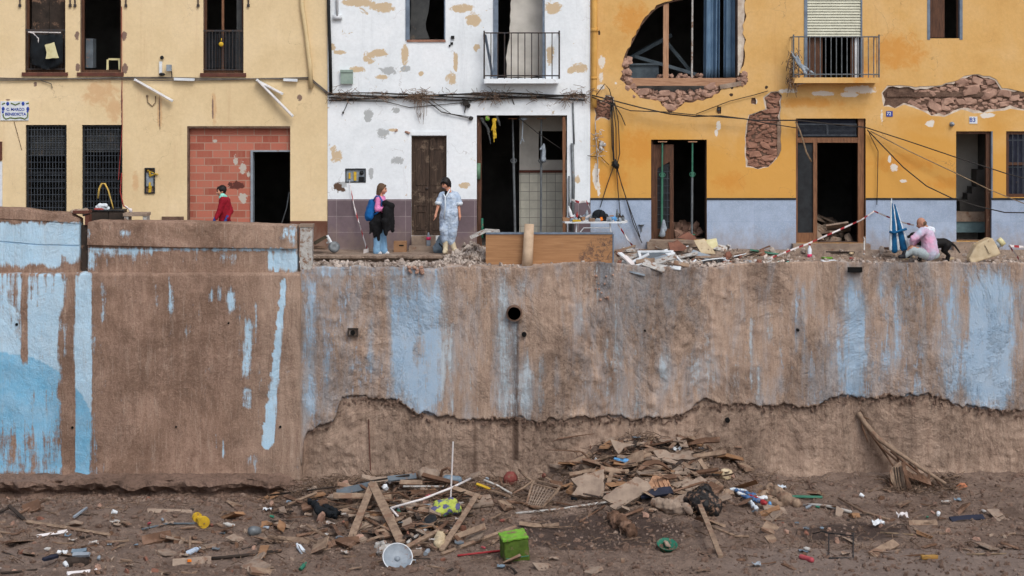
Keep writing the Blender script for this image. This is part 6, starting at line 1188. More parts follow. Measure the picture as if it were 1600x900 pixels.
# wheelbarrow
t = thing('wheelbarrow', P(500, 393, -.9), 'tipped wheelbarrow with a black tray and white fork lying at the tiled plinth', 'wheelbarrow'); Yb = -.9
mb().lathe(P(522, 386, Yb-.1), [(.03, -.03), (.09, -.045), (.125, -.02), (.125, .02), (.09, .045), (.04, .03), (.0, .02)], 18, Euler((R(75), 0, .3)).to_matrix()).build('wheel', 'steel', t, True)
m = mb(); m.bar(P(511, 368, Yb), P(522, 388, Yb-.1), .06, .04); m.bar(P(511, 380, Yb), P(516, 376, Yb-.05), .04, .03); m.build('fork', 'white_paint', t)
m = mb(); m.add([P(490, 378, Yb), P(508, 368, Yb), P(512, 371, Yb-.2), P(492, 383, Yb-.3), P(490, 380, Yb+.3), P(508, 371, Yb+.3)], [(0, 1, 2, 3), (0, 4, 5, 1), (3, 2, 5, 4)]); m.build('tray', 'black_plastic', t, solid=.012)
m = mb(); m.bar(P(486, 386, Yb-.1), P(510, 386, Yb-.1), .05, .04); m.bar(P(486, 388, Yb+.2), P(508, 388, Yb+.2), .05, .04); m.build('handle', 'plank_pale', t)
t = thing('cardboard_box', P(625, 392, -.6), 'small brown cardboard box on the pavement beside the wooden door', 'box'); x0, x1, z0, z1 = HX(615, -.6), HX(635, -.6), street_z(0, -.5)-.01, HZ(377, -.6)
mb().box(x0, x1, -.6, -.35, z0, z1-.01).build('carton', 'card', t); mb().box(x0+.005, x1-.005, -.595, -.47, z1-.009, z1-.003).build('flap', 'card', t); mb().box(x0+.12, x1-.06, -.604, -.6005, z0+.14, z0+.17).build('hand_hole', 'void', t)
t = thing('water_bottle', P(670, 384, -.2), 'clear plastic bottle with a pink label on the door step', 'bottle'); c = V((HX(669.5, -.35), -.35, HZ(384.5, -.4))); m = mb(); bottle(m, c, .3, .045); m.build('bottle_body', 'grey_plastic', t, True); mb().lathe(c+V((0, 0, .13)), [(.049, 0), (.049, .07)], 12).build('label_band', mk('pink_print', (226, 60, 110), (200, 50, 96), 6, .5, 0).name, t, True)
t = thing('cloth_bag', P(688, 394, -.8), 'slumped blue grey cloth bag behind the boots of the person in the coverall', 'bag'); m = mb(); m.cap(P(685, 388, -.75), .12, P(690, 374, -.7), .09); m.cap(P(692, 388, -.75), .12, P(692, 376, -.7), .08); m.build('bag_body', 'blue_bag', t, voxel=.014, fold=.03, fscale=10); mb().tube([P(686, 380, -.88), P(691, 386, -.9), P(693, 393, -.88)], .015, 6).build('strap', 'charcoal_cloth', t)
t = thing('foam_sheet', P(757, 372, -2.2), 'dirty white foam sheet propped on the left end of the wood panel', 'foam sheet'); m = mb(); A_, B_, C_ = P(735, 371, -2.3), P(757, 361, -2.3), P(781, 361, -2.3)
m.bar(A_, B_, .3, .06, jit=.008, seg=3, up=(0, 0, 1)); m.build('foam_piece', 'white_dirty', t); mb().bar(B_+V((0, 0, .01)), C_, .3, .05, jit=.012, seg=3).build('foam_piece', 'white_dirty', t)
# concrete bench, pots and rags behind the left parapet
t = thing('concrete_bench', P(211, 348, -2.4), 'low pale concrete bench top showing over the mud brown parapet', 'bench'); Yq = -2.4
mb().box(HX(194.5, Yq), HX(232, Yq), Yq-.15, Yq+.25, HZ(337, Yq), HZ(332.5, Yq)).build('seat', 'slab_grey', t)
for a, b in ((196, 202.5), (225, 231)): mb().box(HX(a, Yq), HX(b, Yq), Yq-.13, Yq+.2, -.1, HZ(337, Yq)-.001).build('leg', 'white_dirty', t)
for k, (a, b) in enumerate(((141, 171), (172, 195))):
    t = thing('plant_trough', P((a+b)/2, 345, -2.2), ['dark plastic trough under the folded blue cloth', 'dark plastic trough between the blue cloth and the concrete bench'][k], 'trough'); mb().box(HX(a, -2.2), HX(b, -2.2), -2.3, -2.0, -.1, HZ(329, -2.2)).build('tub', 'plank_dark', t); mb().box(HX(a-.5, -2.2), HX(b+.5, -2.2), -2.33, -1.97, HZ(329, -2.2), HZ(327.5, -2.2)).build('rim', 'dark_frame', t)
m = mb(); m.cap(P(152, 325, -2.2), .05, P(168, 325, -2.15), .05); m.cap(P(157, 322, -2.2), .06, P(165, 321, -2.2), .05); tag(m.build('folded_cloth', 'parasol_white', voxel=.014, fold=.02, fscale=12), 'folded pale blue cloth on the left dark trough', 'cloth')
m = mb(); m.cap(P(149, 327, -2.25), .03, P(160, 327.5, -2.25), .03); tag(m.build('red_bowl', 'red_plastic', voxel=.012), 'flattened red plastic under the folded pale blue cloth', 'bowl')
tag(mb().tube([P(153, 310, -2), P(155, 295, -2), P(159, 287, -2), P(164, 287, -2), (P(169, 297, -2)), P(174, 315, -2), P(177, 326, -2)], .022, 8, .014).build('yellow_hoop', mk('hoop', (214, 176, 84), (170, 150, 90), 3, .6, .1).name, smooth=True), 'bent yellow hose arching above the left dark trough', 'hose')
m = mb(); m.cap(P(113, 331, -2.9), .05, P(135, 330, -2.9), .06); tag(m.build('mud_sack', 'slab_grey', voxel=.015, fold=.02), 'lump of grey rag lying on the rusty cap between the parapets', 'rag')
tag(mb().cap(P(130, 326.5, -2.9), .02, P(134, 327, -2.9), .025).build('green_scrap', 'teal_plastic', voxel=.01), 'tiny green scrap on top of the grey rag', 'scrap')
m = mb(); m.tube([P(196, 322, -2.1), P(201, 326, -2.2), P(206, 327, -2.2)], .015, 5); m.rock(P(204, 329, -2.25), .05); tag(m.build('tape_scrap', 'tape_white'), 'crumpled white scrap on the concrete bench', 'scrap')
tag(mb().tube([P(452, 300, .4), P(448, 325, .35), P(440, 350, .3)], .015, 6).build('bent_rod', 'steel', smooth=True), 'thin grey rod leaning inside the black doorway of the brick infill', 'rod')
# white window frame and debris between panel and ironwork door
t = thing('window_frame', P(1025, 412, -2.2), 'white window frame lying propped on the rubble, its pane broken', 'window frame'); a, b, c, d_ = P(998, 393, -2.0), P(1050, 392.5, -2.0), P(1054, 411, -2.5), P(1003, 412, -2.5)
for p_, q_ in ((a, b), (b, c), (c, d_), (d_, a)): mb().bar(p_, q_, .055, .04).build('frame_bar', 'white_paint', t)
n_ = V((0, 0, -.012)); mb().add([a+n_, b+n_, c+n_, d_+n_], [(0, 1, 2, 3)]).build('pane', 'board_grey', t, solid=.006)
t = thing('bent_sheet', P(1100, 418, -2.6), 'long white bent metal sheet lying at the wall edge', 'metal sheet'); m = mb(); m.grid(14, 4, lambda u, v: tuple(P(1068+66*u, 416-12*u-3*math.sin(u*3)+3*v, -2.6+.35*v+.1*u)+V((0, 0, .03*math.sin(v*3))))); m.build('sheet', 'white_paint', t, solid=.012); mb().bar(P(1052, 396, -2.0), P(1070, 416, -2.6), .04, .04).build('sheet_edge', 'white_paint', t)
def chunk(kind, pts, y, th, mat, label, cat, lean=.12, group=None, seed=1):
    """broken slab with the outline pts (street pixels) leaning back"""
    rn = random.Random(seed); z0 = min(HZ(b, y) for a, b in pts); poly = jag([(HX(a, y), HZ(b, y)) for a, b in pts], .012, .08, seed)
    m = mb(); n = len(poly); vs = [(x, y+(z-z0)*lean*3+rn.uniform(-.006, .006), z) for x, z in poly]; vs += [(x, yy+th, z) for (x, yy, z) in vs]; m.add(vs, [tuple(range(n)), tuple(range(2*n-1, n-1, -1))]+[(i, (i+1) % n, (i+1) % n+n, i+n) for i in range(n)])
    return tag(m.build(kind, mat), label, cat, group)
chunk('stone_block', [(1045, 381), (1060, 377), (1074, 387), (1068, 392), (1048, 392)], -1.6, .2, 'brick_red', 'pink brown broken block in front of the ironwork doorway', 'stone', seed=2)
chunk('broken_tile', [(1085, 376), (1102, 374), (1118, 396), (1096, 396)], -1.5, .04, 'jerrycan', 'cream broken slab leaning in the rubble right of the ironwork door', 'slab', seed=3)
chunk('broken_tile', [(1104, 375), (1121, 373), (1121, 392), (1108, 390)], -1.3, .04, 'cream_plastic', 'squarer cream tile standing behind the leaning slab', 'tile', seed=4)
chunk('stone_block', [(1060, 372), (1076, 363), (1088, 372), (1080, 377)], -.5, .2, 'brick_red', 'reddish broken stone on the threshold of the ironwork door', 'stone', seed=5)
tag(mb().bar(P(1016, 376, -.7), P(1090, 378, -.9), .3, .05, jit=.01, seg=4).build('door_slab', 'slab_grey'), 'mud coloured slab lying across the ironwork door step', 'slab')
for k, (a, b, c, d_, w_, mt, lb) in enumerate((((968, 395), (982, 407), -2.3, -2.5, .12, 'white_paint', 'white profile leaning left of the window frame'), ((978, 405), (1005, 412), -2.4, -2.6, .16, 'white_dirty', 'dirty white board under the left corner of the window frame'), ((984, 424), (1008, 430), -3.0, -3.05, .06, 'grey_plastic', 'grey white strip hanging over the wall edge'),
        ((975, 400), (990, 415), -2.6, -2.8, .13, 'tape_white', 'white broken panel left below the window frame'), ((984, 418), (1003, 411), -2.85, -2.8, .1, 'white_paint', 'white piece at the wall edge below the window frame'), ((962, 393), (992, 384), -1.9, -1.6, .06, 'plank_pale', 'pale stick slanting from the wood panel to the plinth'), ((950, 380), (958, 412), -2.2, -2.3, .04, 'steel', 'thin metal strip beside the right end of the wood panel'))):
    tag(mb().bar(P(*a, c), P(*b, d_), w_, .03, jit=.006, seg=2).build('white_scrap' if 'white' in mt else 'strip', mt), lb, 'scrap')
t = thing('paint_bottle', SG(1265, 402), 'small clear bottle with a pink base standing on the wall edge', 'bottle'); c = SG(1265, 402); m = mb(); bottle(m, c, .27, .045); m.build('bottle_body', 'coverall_hem', t, True); mb().lathe(c, [(.05, -.005), (.05, .07)], 12).build('base_band', 'pink_print', t, True); mb().lathe(c+V((0, 0, .255)), [(.025, 0), (.025, .04), (0, .04)], 10).build('cap', 'red_plastic', t)
tag(mb().obox(SG(1295, 411, .03), (.3, .2, .04), (.1, 0, .1), .01).build('foam_tray', 'white_paint'), 'flat white tray with a green rim on the wall edge', 'tray'); tag(mb().obox(SG(1293, 405, .03), (.22, .12, .03), (0, .05, .2), .01).build('plastic_lid', 'green_bright'), 'green lid behind the flat white tray', 'lid')
tag(mb().obox(SG(1224, 411, .02), (.24, .06, .03), (0, .05, .1), .01).build('teal_scrap', 'mint_scarf'), 'small mint coloured strip on the wall edge', 'scrap'); tag(mb().obox(SG(1330, 407, .03), (.07, .07, .06), (0, .05, .1), .01).build('jar_lid', 'tape_red'), 'small dark red lid on the wall edge', 'lid')
tag(mb().bar(SG(1172, 394, .05), SG(1216, 399, .03), .1, .03, jit=.015, seg=4).build('green_cloth', 'green_paint'), 'dark green flattened cloth in the rubble right of the doorway', 'cloth')
m = mb(); c = P(1352, 388, -1.6); m.tube([P(1351, 371, -1.4), P(1350, 398, -1.7)], .02, 6); m.tube([P(1349, 372, -1.4), P(1353, 372, -1.4)], .03, 6); tag(m.build('stake', 'white_dirty'), 'thin white stake standing at the right edge of the wide doorway', 'stake')
tag(mb().bar(SG(1385, 392, .05), SG(1420, 390, .05), .12, .05, jit=.01, seg=2).build('parasol_board', 'plank_brown'), 'brown board under the folded parasol', 'board')
for k, (a, b, s_) in enumerate(((1390, 399, 1), (1420, 404, 1.3), (1440, 406, .9), (1485, 405, .8), (1544, 411, .8), (1330, 396, .8), (1150, 410, .8))):
    tag(mb().rock(SG(a, b, .01), .1*s_, (1.6, .8, .4), (0, 0, .3*k), .2, 2).build('stone', 'jerrycan' if k % 2 else 'slab_grey'), ['pale stone left of the boots of the seated person', 'flat pale stone below the seated person', 'small grey stone under the knees of the seated person', 'pale stone under the dog tail', 'grey stone under the jerrycan', 'pale stone right of the wide doorway', 'grey stone at the end of the bent white sheet'][k], 'stone')
tag(mb().bar(SG(1290, 396, .04), SG(1335, 397, .04), .05, .02, jit=.004, seg=3).build('dark_lath', 'plank_dark'), 'dark lath lying before the wide doorway step', 'lath')
m = mb(); m.lathe(P(1002, 353, -.1), [(.0, -.01), (.05, 0), (.07, .03)], 10); m.tube([P(1002, 355, -.1), P(1002, 362, -.1)], .015, 5); tag(m.build('wall_tap', 'steel'), 'small rusty tap on the granite plinth beside the ironwork door', 'tap')
t = thing('rubble_in_doorway', P(1310, 372, .6), 'broken slabs and mud heaped inside the wide doorway', 'rubble', kind='stuff'); t2 = t
rn = random.Random(33); m = mb()
for _ in range(60): m.rock((HX(rn.uniform(1282, 1340)), rn.uniform(.4, 2.6), rn.uniform(-.1, .35)), rn.uniform(.08, .24), (1.3, 1, .5))
for _ in range(8): m.obox((HX(rn.uniform(1285, 1330)), rn.uniform(.5, 1.8), rn.uniform(.3, .6)), (.6, .5, .04), (rn.uniform(-.5, .5), rn.uniform(-.5, .5), rn.uniform(0, 3)))
m.build('broken_slabs', 'slab_grey', t)
m = mb()
for _ in range(30): m.rock((HX(rn.uniform(1056, 1100)), rn.uniform(.4, 2.0), rn.uniform(.1, .4)), rn.uniform(.08, .2), (1.3, 1, .6))
tag(m.build('rubble_inside', 'stone'), 'stones and mud piled inside the ironwork doorway', 'rubble', kind='stuff')
# heap of grey broken rubble left of the panel
rn = random.Random(8); m = mb()
for _ in range(520):
    px = rn.triangular(690, 760, 745); Y = rn.uniform(-2.75, -1.3); x = HX(px, Y); m.rock((x, Y, street_z(x, Y)+rn.uniform(-.01, .08)), rn.uniform(.02, .065), (rn.uniform(.8, 2.2), 1, rn.uniform(.4, .9)))
tag(m.build('rubble_heap', 'rubble_grey'), 'heap of grey broken tiles and mortar left of the wood panel', 'rubble', kind='stuff')
m = mb()
for _ in range(2000):
    px = rn.choice((rn.uniform(480, 700), rn.triangular(950, 1240, 1100), rn.uniform(1200, 1600), rn.uniform(-100, 1700))); Y = rn.choice((rn.uniform(-2.95, -1.3), rn.uniform(-2.9, -2.3))); x = HX(px, Y); m.rock((x, Y, street_z(x, Y) if Y > -2.5 else max(street_z(x, Y), -.06)), rn.choice((.02, .03, .035, .05, .085))*rn.uniform(.7, 1.2), (rn.uniform(.8, 1.8), 1, .6))
tag(m.build('street_rubble', 'rubble_grey'), 'crumbs of mortar and stones over the street edge', 'rubble', kind='stuff')
for k in range(26):
    px = rn.triangular(962, 1160, 1000); Y = rn.uniform(-2.95, -1.6); x = HX(px, Y); z = street_z(x, Y)+rn.uniform(.05, .22); an = rn.uniform(-.6, .6)
    tag(mb().bar((x, Y, z), (x+math.cos(an)*rn.uniform(.3, .7), Y-rn.uniform(0, .2), z+math.sin(an)*.35), rn.uniform(.06, .2), .025, jit=.008, seg=2, up=(rn.uniform(-.5, .5), -.6, 1)).build('broken_board', rn.choice(['white_dirty', 'white_paint', 'slab_grey', 'plank_pale', 'grey_plastic', 'plank_dark'])), 'broken board in the pale rubble around the white window frame', 'board', 'broken boards around the white window frame')
for k in range(120):
    px = rn.triangular(960, 1235, 1040); Y = rn.uniform(-2.9, -1.0); x = HX(px, Y); z = street_z(x, Y)+.04
    if k % 3 == 0: tag(mb().bar((x, Y, z), (x+rn.uniform(.15, .45), Y+rn.uniform(-.2, .2), z+rn.uniform(-.03, .08)), rn.uniform(.03, .07), .02, jit=.004, seg=2).build('splinter', rn.choice(['plank_pale', 'plank_brown', 'plank_dark'])), 'short wood splinter in the rubble before the ironwork door', 'splinter', 'splinters in the street rubble')
    elif k % 3 == 1: tag(mb().rock((x, Y, z), rn.uniform(.06, .12), (1.2, 1, .7), None, .3).build('brick_piece', 'brick_red'), 'reddish brick lump in the rubble before the ironwork door', 'brick', 'brick lumps in the street rubble')
    else: tag(mb().obox((x, Y, z+.02), (rn.uniform(.14, .38), rn.uniform(.08, .2), .03), (rn.uniform(-.6, .6), rn.uniform(-.6, .6), rn.uniform(0, 3)), .012).build('tile_piece', rn.choice(['white_dirty', 'white_dirty', 'white_paint', 'slab_grey', 'rubble_grey', 'grey_plastic'])), 'grey or whitish broken tile in the rubble before the ironwork door', 'tile', 'broken tiles in the street rubble')
# ================================================================== RAVINE DEBRIS
def plank(a, b, w_, h, mat, label, cat='plank', name='plank', la=.05, lb=.05, group=None, warp=0, jit=.006, up=(0, -.5, 1)):
    A_, B_ = G(a[0], a[1]), G(b[0], b[1])
    # lift is vertical while keeping the end over the same spot of ground
    return tag(mb().bar(A_+V((0, 0, la)), B_+V((0, 0, lb)), w_, h, jit=jit, seg=4, warp=warp, up=up).build(name, mat), label, cat, group)
def gpt(px, py, h):
    """point h above the ground that shows at the pixel"""
    y = -14.
    while y < -2.95:
        q = P(px, py, y)
        if q.z-h <= ravine_z(q.x, y): return q
        y += .03
    return q
def bar2(a, ha, b, hb, w_, h, mat, label, cat='plank', name='plank', group=None, warp=0, jit=.006, seg=4):
    return tag(mb().bar(gpt(*a, ha), gpt(*b, hb), w_, h, jit=jit, seg=seg, warp=warp, up=(0, -.8, 1)).build(name, mat), label, cat, group)
def stick(pts, r, mat, label, cat='stick', name='stick', r2=None, group=None):
    return tag(mb().tube([gpt(*p) for p in pts], r, 7, r2).build(name, mat, smooth=True), label, cat, group)
bar2((583, 754), .35, (548, 843), .05, .13, .045, 'plank_pale', 'left leg of the two pale planks leaning together in an A on the left heap')
bar2((581, 755), .38, (627, 848), .05, .16, .045, 'plank_pale', 'right leg of the two pale planks leaning together in an A on the left heap')
bar2((560, 756), .3, (582, 770), .3, .05, .03, 'plank_brown', 'short brown stick at the peak of the two leaning planks')
bar2((746, 772), .35, (690, 860), .05, .1, .04, 'plank_pale', 'single pale plank slanting down left of the green cube')
stick([(420, 774, .12), (500, 764, .2), (590, 750, .3), (640, 742, .3)], .018, 'plank_dark', 'long thin black rod lying over the back of the left heap', 'rod', 'rod')
bar2((526, 770), .22, (585, 757), .3, .16, .03, 'board_grey', 'blue grey board with a bent edge near the top of the left heap', 'board', 'board')
bar2((606, 748), .3, (650, 744), .3, .12, .03, 'board_grey', 'second blue grey board behind the peak of the leaning planks', 'board', 'board')
bar2((625, 755), .3, (660, 756), .3, .1, .08, 'plank_pale', 'short pale block of wood behind the white angled pipe', 'block', 'wood_block')
stick([(735, 748, .35), (706, 762, .35), (660, 780, .28), (610, 794, .2)], .022, 'tape_white', 'white angled pipe lying across the left heap', 'pipe', 'pipe'); stick([(610, 794, .2), (622, 807, .12)], .022, 'tape_white', 'short white elbow end of the angled pipe', 'pipe', 'pipe')
stick([(630, 760, .32), (693, 760, .32)], .018, 'white_dirty', 'straight dirty white rod behind the angled pipe', 'rod', 'rod')
A_ = gpt(704, 783, .1); tag(mb().tube([A_, V((HX(708, A_.y), A_.y, HZ(690, A_.y)))], .016, 6).build('upright_rod', 'tape_white'), 'thin white rod standing upright in the left heap', 'rod')
bar2((708, 762), .35, (752, 778), .3, .09, .04, 'plank_pale', 'pale board lying right of the upright white rod'); bar2((660, 742), .3, (716, 756), .3, .08, .05, 'plank_brown', 'brown board below the round grey lump at the wall foot')
bar2((690, 866), .03, (806, 823), .06, .06, .04, 'plank_pale', 'long pale pole lying from the dish to behind the green cube', 'pole', 'pole'); bar2((770, 848), .05, (800, 826), .08, .07, .03, 'plank_pale', 'short pale plank just left above the green cube')
bar2((630, 858), .05, (684, 830), .12, .08, .05, 'plank_pale', 'pale timber running up right from the white dish'); bar2((425, 842), .04, (483, 846), .05, .14, .03, 'plank_pale', 'flat pale board left of the left heap', 'board', 'board')
bar2((463, 838), .05, (512, 828), .08, .05, .03, 'plank_brown', 'thin brown lath left of the leaning planks', 'lath', 'lath'); bar2((522, 822), .12, (545, 858), .04, .06, .04, 'plank_brown', 'dark brown stake under the foot of the left leaning plank')
bar2((445, 775), .18, (488, 792), .15, .07, .04, 'plank_brown', 'brown lath at the left end of the left heap', 'lath', 'lath'); bar2((450, 788), .1, (495, 770), .2, .05, .03, 'plank_pale', 'crossing lath at the left end of the left heap', 'lath', 'lath')
stick([(715, 868, .03), (785, 860, .04)], .018, 'tape_red', 'thin red rod lying behind the green cube', 'rod', 'rod')
stick([(756, 750, .3), (776, 758, .25), (800, 772, .15)], .022, 'white_dirty', 'pale pole dropping right from the left heap', 'pole', 'pole'); bar2((745, 756), .32, (765, 764), .28, .05, .03, 'yellow_plastic', 'yellow striped lath near the top of the left heap', 'lath', 'lath')
stick([(720, 848, .02), (724, 835, .05), (736, 822, .08)], .02, 'plank_pale', 'short curved pale branch beside the single slanting plank', 'branch', 'branch')
# long poles of the right heap
stick([(805, 802, .02), (870, 796, .04), (950, 784, .08)], .022, 'white_dirty', 'long pale pole lying left of the right heap', 'pole', 'pole'); stick([(905, 816, .02), (945, 790, .06)], .022, 'plank_brown', 'brown stick below the end of the long pale pole')
bar2((1094, 790), .3, (1126, 870), .03, .085, .05, 'plank_pale', 'pale stake leaning out of the black bin bag'); bar2((1052, 768), .3, (1100, 753), .3, .04, .03, 'plank_brown', 'brown lath right of the navy rail', 'lath', 'lath')
bar2((975, 806), .06, (1005, 795), .08, .05, .03, 'plank_brown', 'short stick below the grey slab'); stick([(1100, 818, .04), (1150, 838, .03), (1170, 838, .02)], .025, 'plank_pale', 'pale branch lying right of the leaning stake', 'branch', 'branch')
bar2((1093, 718), .3, (1110, 745), .15, .09, .04, 'plank_pale', 'pale plank sliding down the right end of the right heap'); bar2((1110, 747), .12, (1130, 762), .06, .09, .04, 'plank_pale', 'lower pale plank at the right foot of the right heap')
stick([(1255, 788, .05), (1290, 790, .05), (1330, 800, .04)], .03, 'white_dirty', 'pale pole lying at the wall foot in the middle right', 'pole', 'pole'); stick([(1310, 778, .05), (1350, 800, .04), (1390, 812, .02)], .022, 'plank_pale', 'thinner pole crossing towards the puddle', 'pole', 'pole')
bar2((1230, 776), .03, (1285, 777), .03, .05, .03, 'green_paint', 'mossy green lath near the wall foot', 'lath', 'lath'); stick([(1375, 832, .02), (1433, 836, .02)], .018, 'cable_tan', 'straight cane right of the puddle', 'cane', 'cane')
bar2((1485, 812), .03, (1537, 808), .03, .12, .04, 'navy', 'dark blue flat bar lying at the lower right', 'bar', 'bar'); bar2((1362, 868), .02, (1400, 848), .1, .16, .04, 'plank_pale', 'weathered board tip at the right end of the puddle', 'board', 'board')
bar2((1420, 818), .03, (1464, 818), .05, .12, .05, 'plank_pale', 'short pale board right of the puddle', 'board', 'board'); stick([(1510, 866, .01), (1572, 865, .01)], .014, 'cable_tan', 'thin cane at the lower right', 'cane', 'cane')
# left part
bar2((42, 815), .05, (172, 836), .04, .06, .04, 'plank_pale', 'long weathered pole lying at the far left', 'pole', 'pole'); bar2((14, 790), .15, (38, 812), .03, .06, .05, 'plank_dark', 'dark board end sticking up at the far left', 'board', 'board'); bar2((30, 802), .05, (70, 782), .12, .05, .03, 'plank_brown', 'brown lath crossing the dark board at the far left', 'lath', 'lath')
bar2((0, 800), .05, (12, 794), .08, .05, .03, 'plank_dark', 'dark stick at the left frame edge'); bar2((115, 808), .05, (136, 793), .1, .04, .03, 'grey_plastic', 'grey plastic strip in the left debris', 'strip', 'strip'); bar2((57, 838), .02, (105, 830), .04, .06, .02, 'tape_white', 'white strip left of the boards at the lower left', 'strip', 'strip')
bar2((222, 846), .04, (268, 836), .1, .2, .06, 'plank_brown', 'thick brown board lying left of the yellow toy', 'board', 'board'); stick([(222, 827, .03), (262, 818, .04), (305, 818, .04)], .02, 'board_grey', 'blue grey tube lying left of the yellow toy', 'tube', 'tube')
bar2((270, 880), .03, (330, 876), .03, .16, .04, 'slab_grey', 'pale flat board with an orange spot at the lower left', 'board', 'board'); tag(mb().obox(gpt(296, 876, .07), (.07, .05, .03), (0, 0, .2), .005).build('plastic_cap', 'orange_tape'), 'orange cap on the pale flat board', 'cap')
stick([(328, 873, .03), (400, 866, .04), (440, 860, .05)], .03, 'plank_dark', 'long dark pole running right from the pale flat board', 'pole', 'pole'); bar2((105, 897), .02, (152, 892), .03, .08, .03, 'tape_white', 'white plastic strip at the bottom left', 'strip', 'strip')
bar2((290, 846), .03, (318, 848), .03, .05, .02, 'plank_pale', 'small pale lath lying flat below the yellow toy', 'lath', 'lath'); bar2((297, 838), .1, (297, 866), .01, .035, .03, 'plank_pale', 'small pale lath crossing the flat one', 'lath', 'lath')
stick([(0, 895, .02), (30, 893, .03), (58, 890, .02)], .02, 'plank_dark', 'dark curved branch at the bottom left corner', 'branch', 'branch'); bar2((230, 798), .02, (300, 800), .02, .1, .02, 'slab_grey', 'thin flat slab half buried above the yellow toy', 'slab', 'slab')
# slabs of the right heap and elsewhere : leaning broken sheets
def slabG(pts, h, th, mat, label, cat='slab', name='slab', seed=1, tilt=.9, group=None):
    """broken slab whose outline shows at the pixels pts; lies back on the heap"""
    cx = sum(a for a, b in pts)/len(pts); by = max(b for a, b in pts); base = gpt(cx, by, h); rn = random.Random(seed); poly = jag(pts, 1.2, 6, seed); vs = []
    for a, b in poly:
        y = base.y
        for _ in range(5): q = P(a, b, y); y = base.y+(q.z-base.z)*tilt
        vs.append(P(a, b, y)+V((0, rn.uniform(-.008, .008), 0)))
    n = len(vs); nn = V((0, .7, -.7))*th; m = mb(); m.add(vs+[q+nn for q in vs], [tuple(range(n)), tuple(range(2*n-1, n-1, -1))]+[(i, (i+1) % n, (i+1) % n+n, i+n) for i in range(n)])
    return tag(m.build(name, mat), label, cat, group)
slabG([(892, 748), (915, 740), (944, 733), (943, 775), (920, 777), (893, 772), (902, 760)], .1, .07, 'slab_grey', 'ragged grey slab standing at the left of the right heap', seed=1)
slabG([(941, 778), (962, 762), (975, 756), (992, 745), (1012, 752), (1018, 762), (996, 778), (975, 790), (955, 786)], .08, .08, 'slab_grey', 'large grey slab lying in the middle of the right heap', seed=2)
slabG([(1008, 762), (1020, 745), (1036, 742), (1049, 762), (1030, 766), (1012, 768)], .14, .06, 'timber_new', 'fluted orange brown brick piece beside the large grey slab', 'brick', 'hollow_brick', seed=3)
for k in range(4): bar2((1020+k*6.5, 745-k*.5), .26, (1027+k*7, 763), .18, .03, .04, 'timber_new', 'rib of the fluted orange brown brick', 'brick rib', 'brick_rib', group='ribs of the fluted brick')
bar2((1000, 773), .18, (1050, 766), .22, .17, .05, 'navy', 'dark navy rail under the fluted brick', 'rail', 'rail')
slabG([(953, 686), (965, 690), (992, 694), (975, 700), (966, 710), (960, 702)], .1, .04, 'slab_grey', 'pointed pale slab at the very top of the right heap', seed=4)
slabG([(1020, 704), (1032, 702), (1060, 709), (1092, 716), (1060, 718), (1030, 716)], .2, .05, 'slab_grey', 'long pointed slab near the top right of the right heap', seed=5)
slabG([(996, 733), (1010, 720), (1030, 718), (1042, 728), (1048, 736), (1030, 724), (1015, 726), (1002, 735)], .2, .04, 'plank_brown', 'bent brown sheet arching over the right heap', 'sheet', 'bent_sheet', seed=6)
for k, (a, b, c, d_) in enumerate(((948, 765, 956, 738), (998, 710, 1022, 704), (1000, 716, 1018, 710), (930, 735, 890, 742), (1068, 724, 1088, 742), (1045, 735, 1065, 748))): bar2((a, b), .12, (c, d_), .18, .08, .04, 'plank_pale', ['upright pale plank between the two grey slabs', 'upper pale slat near the top of the right heap', 'lower pale slat near the top of the right heap', 'brown curved board left of the right heap top', 'pale lath sloping under the long pointed slab', 'broken lath in the middle of the right heap'][k])
stick([(925, 733, .08), (900, 740, .06), (878, 740, .04)], .04, 'plank_pale', 'pale root end left of the right heap top', 'root', 'root')
tag(mb().rock(gpt(918, 728, .1), .14, (1.4, .8, .8), (0, .3, 0), .2, 2).build('stone', 'slab_grey'), 'pale stone above the ragged grey slab', 'stone'); tag(mb().rock(gpt(1134, 741, .1), .14, (1.1, .8, 1), (0, .3, 0), .2, 2).build('stone', 'jerrycan'), 'round pale stone at the right of the right heap', 'stone')
m = mb(); m.cap(gpt(1022, 786, .1), .1, gpt(1050, 792, .12), .14); m.cap(gpt(1050, 792, .12), .14, gpt(1076, 798, .1), .1); tag(m.build('mud_bundle', 'slab_grey', voxel=.02, fold=.05, fscale=7), 'grey mud soaked bundle lying below the navy rail', 'bundle')
m = mb(); m.cap(gpt(1082, 780, .2), .16, gpt(1100, 790, .2), .2); m.cap(gpt(1100, 770, .3), .16, gpt(1116, 790, .15), .16); m.cap(gpt(1080, 792, .1), .1, gpt(1115, 800, .06), .1); tag(m.build('bin_bag', mk('dirty_black', (38, 36, 36), (24, 23, 24), 6, .6, .3, dirt=.38, dscale=9).name, voxel=.02, fold=.06, fscale=6), 'torn black bin bag under the leaning stake', 'bag')
t = thing('striped_cloth', gpt(1168, 795, 0), 'crumpled white and blue striped cloth right of the right heap', 'cloth')
for k, (a, b, mt) in enumerate((((1142, 765), (1165, 768), 'parasol_white'), ((1155, 770), (1188, 778), 'white_paint'), ((1160, 775), (1190, 784), 'blue_plastic'), ((1170, 782), (1182, 795), 'parasol_white'), ((1172, 776), (1195, 786), 'tape_red'), ((1150, 766), (1178, 774), 'blue_plastic'), ((1182, 779), (1196, 778), 'white_paint'))):
    m = mb(); m.cap(gpt(*a, .1+.015*(k % 3)), .035, gpt(*b, .1+.015*(k % 3)), .045); m.build('cloth_fold', mt, t, voxel=.014, fold=.03, fscale=12)
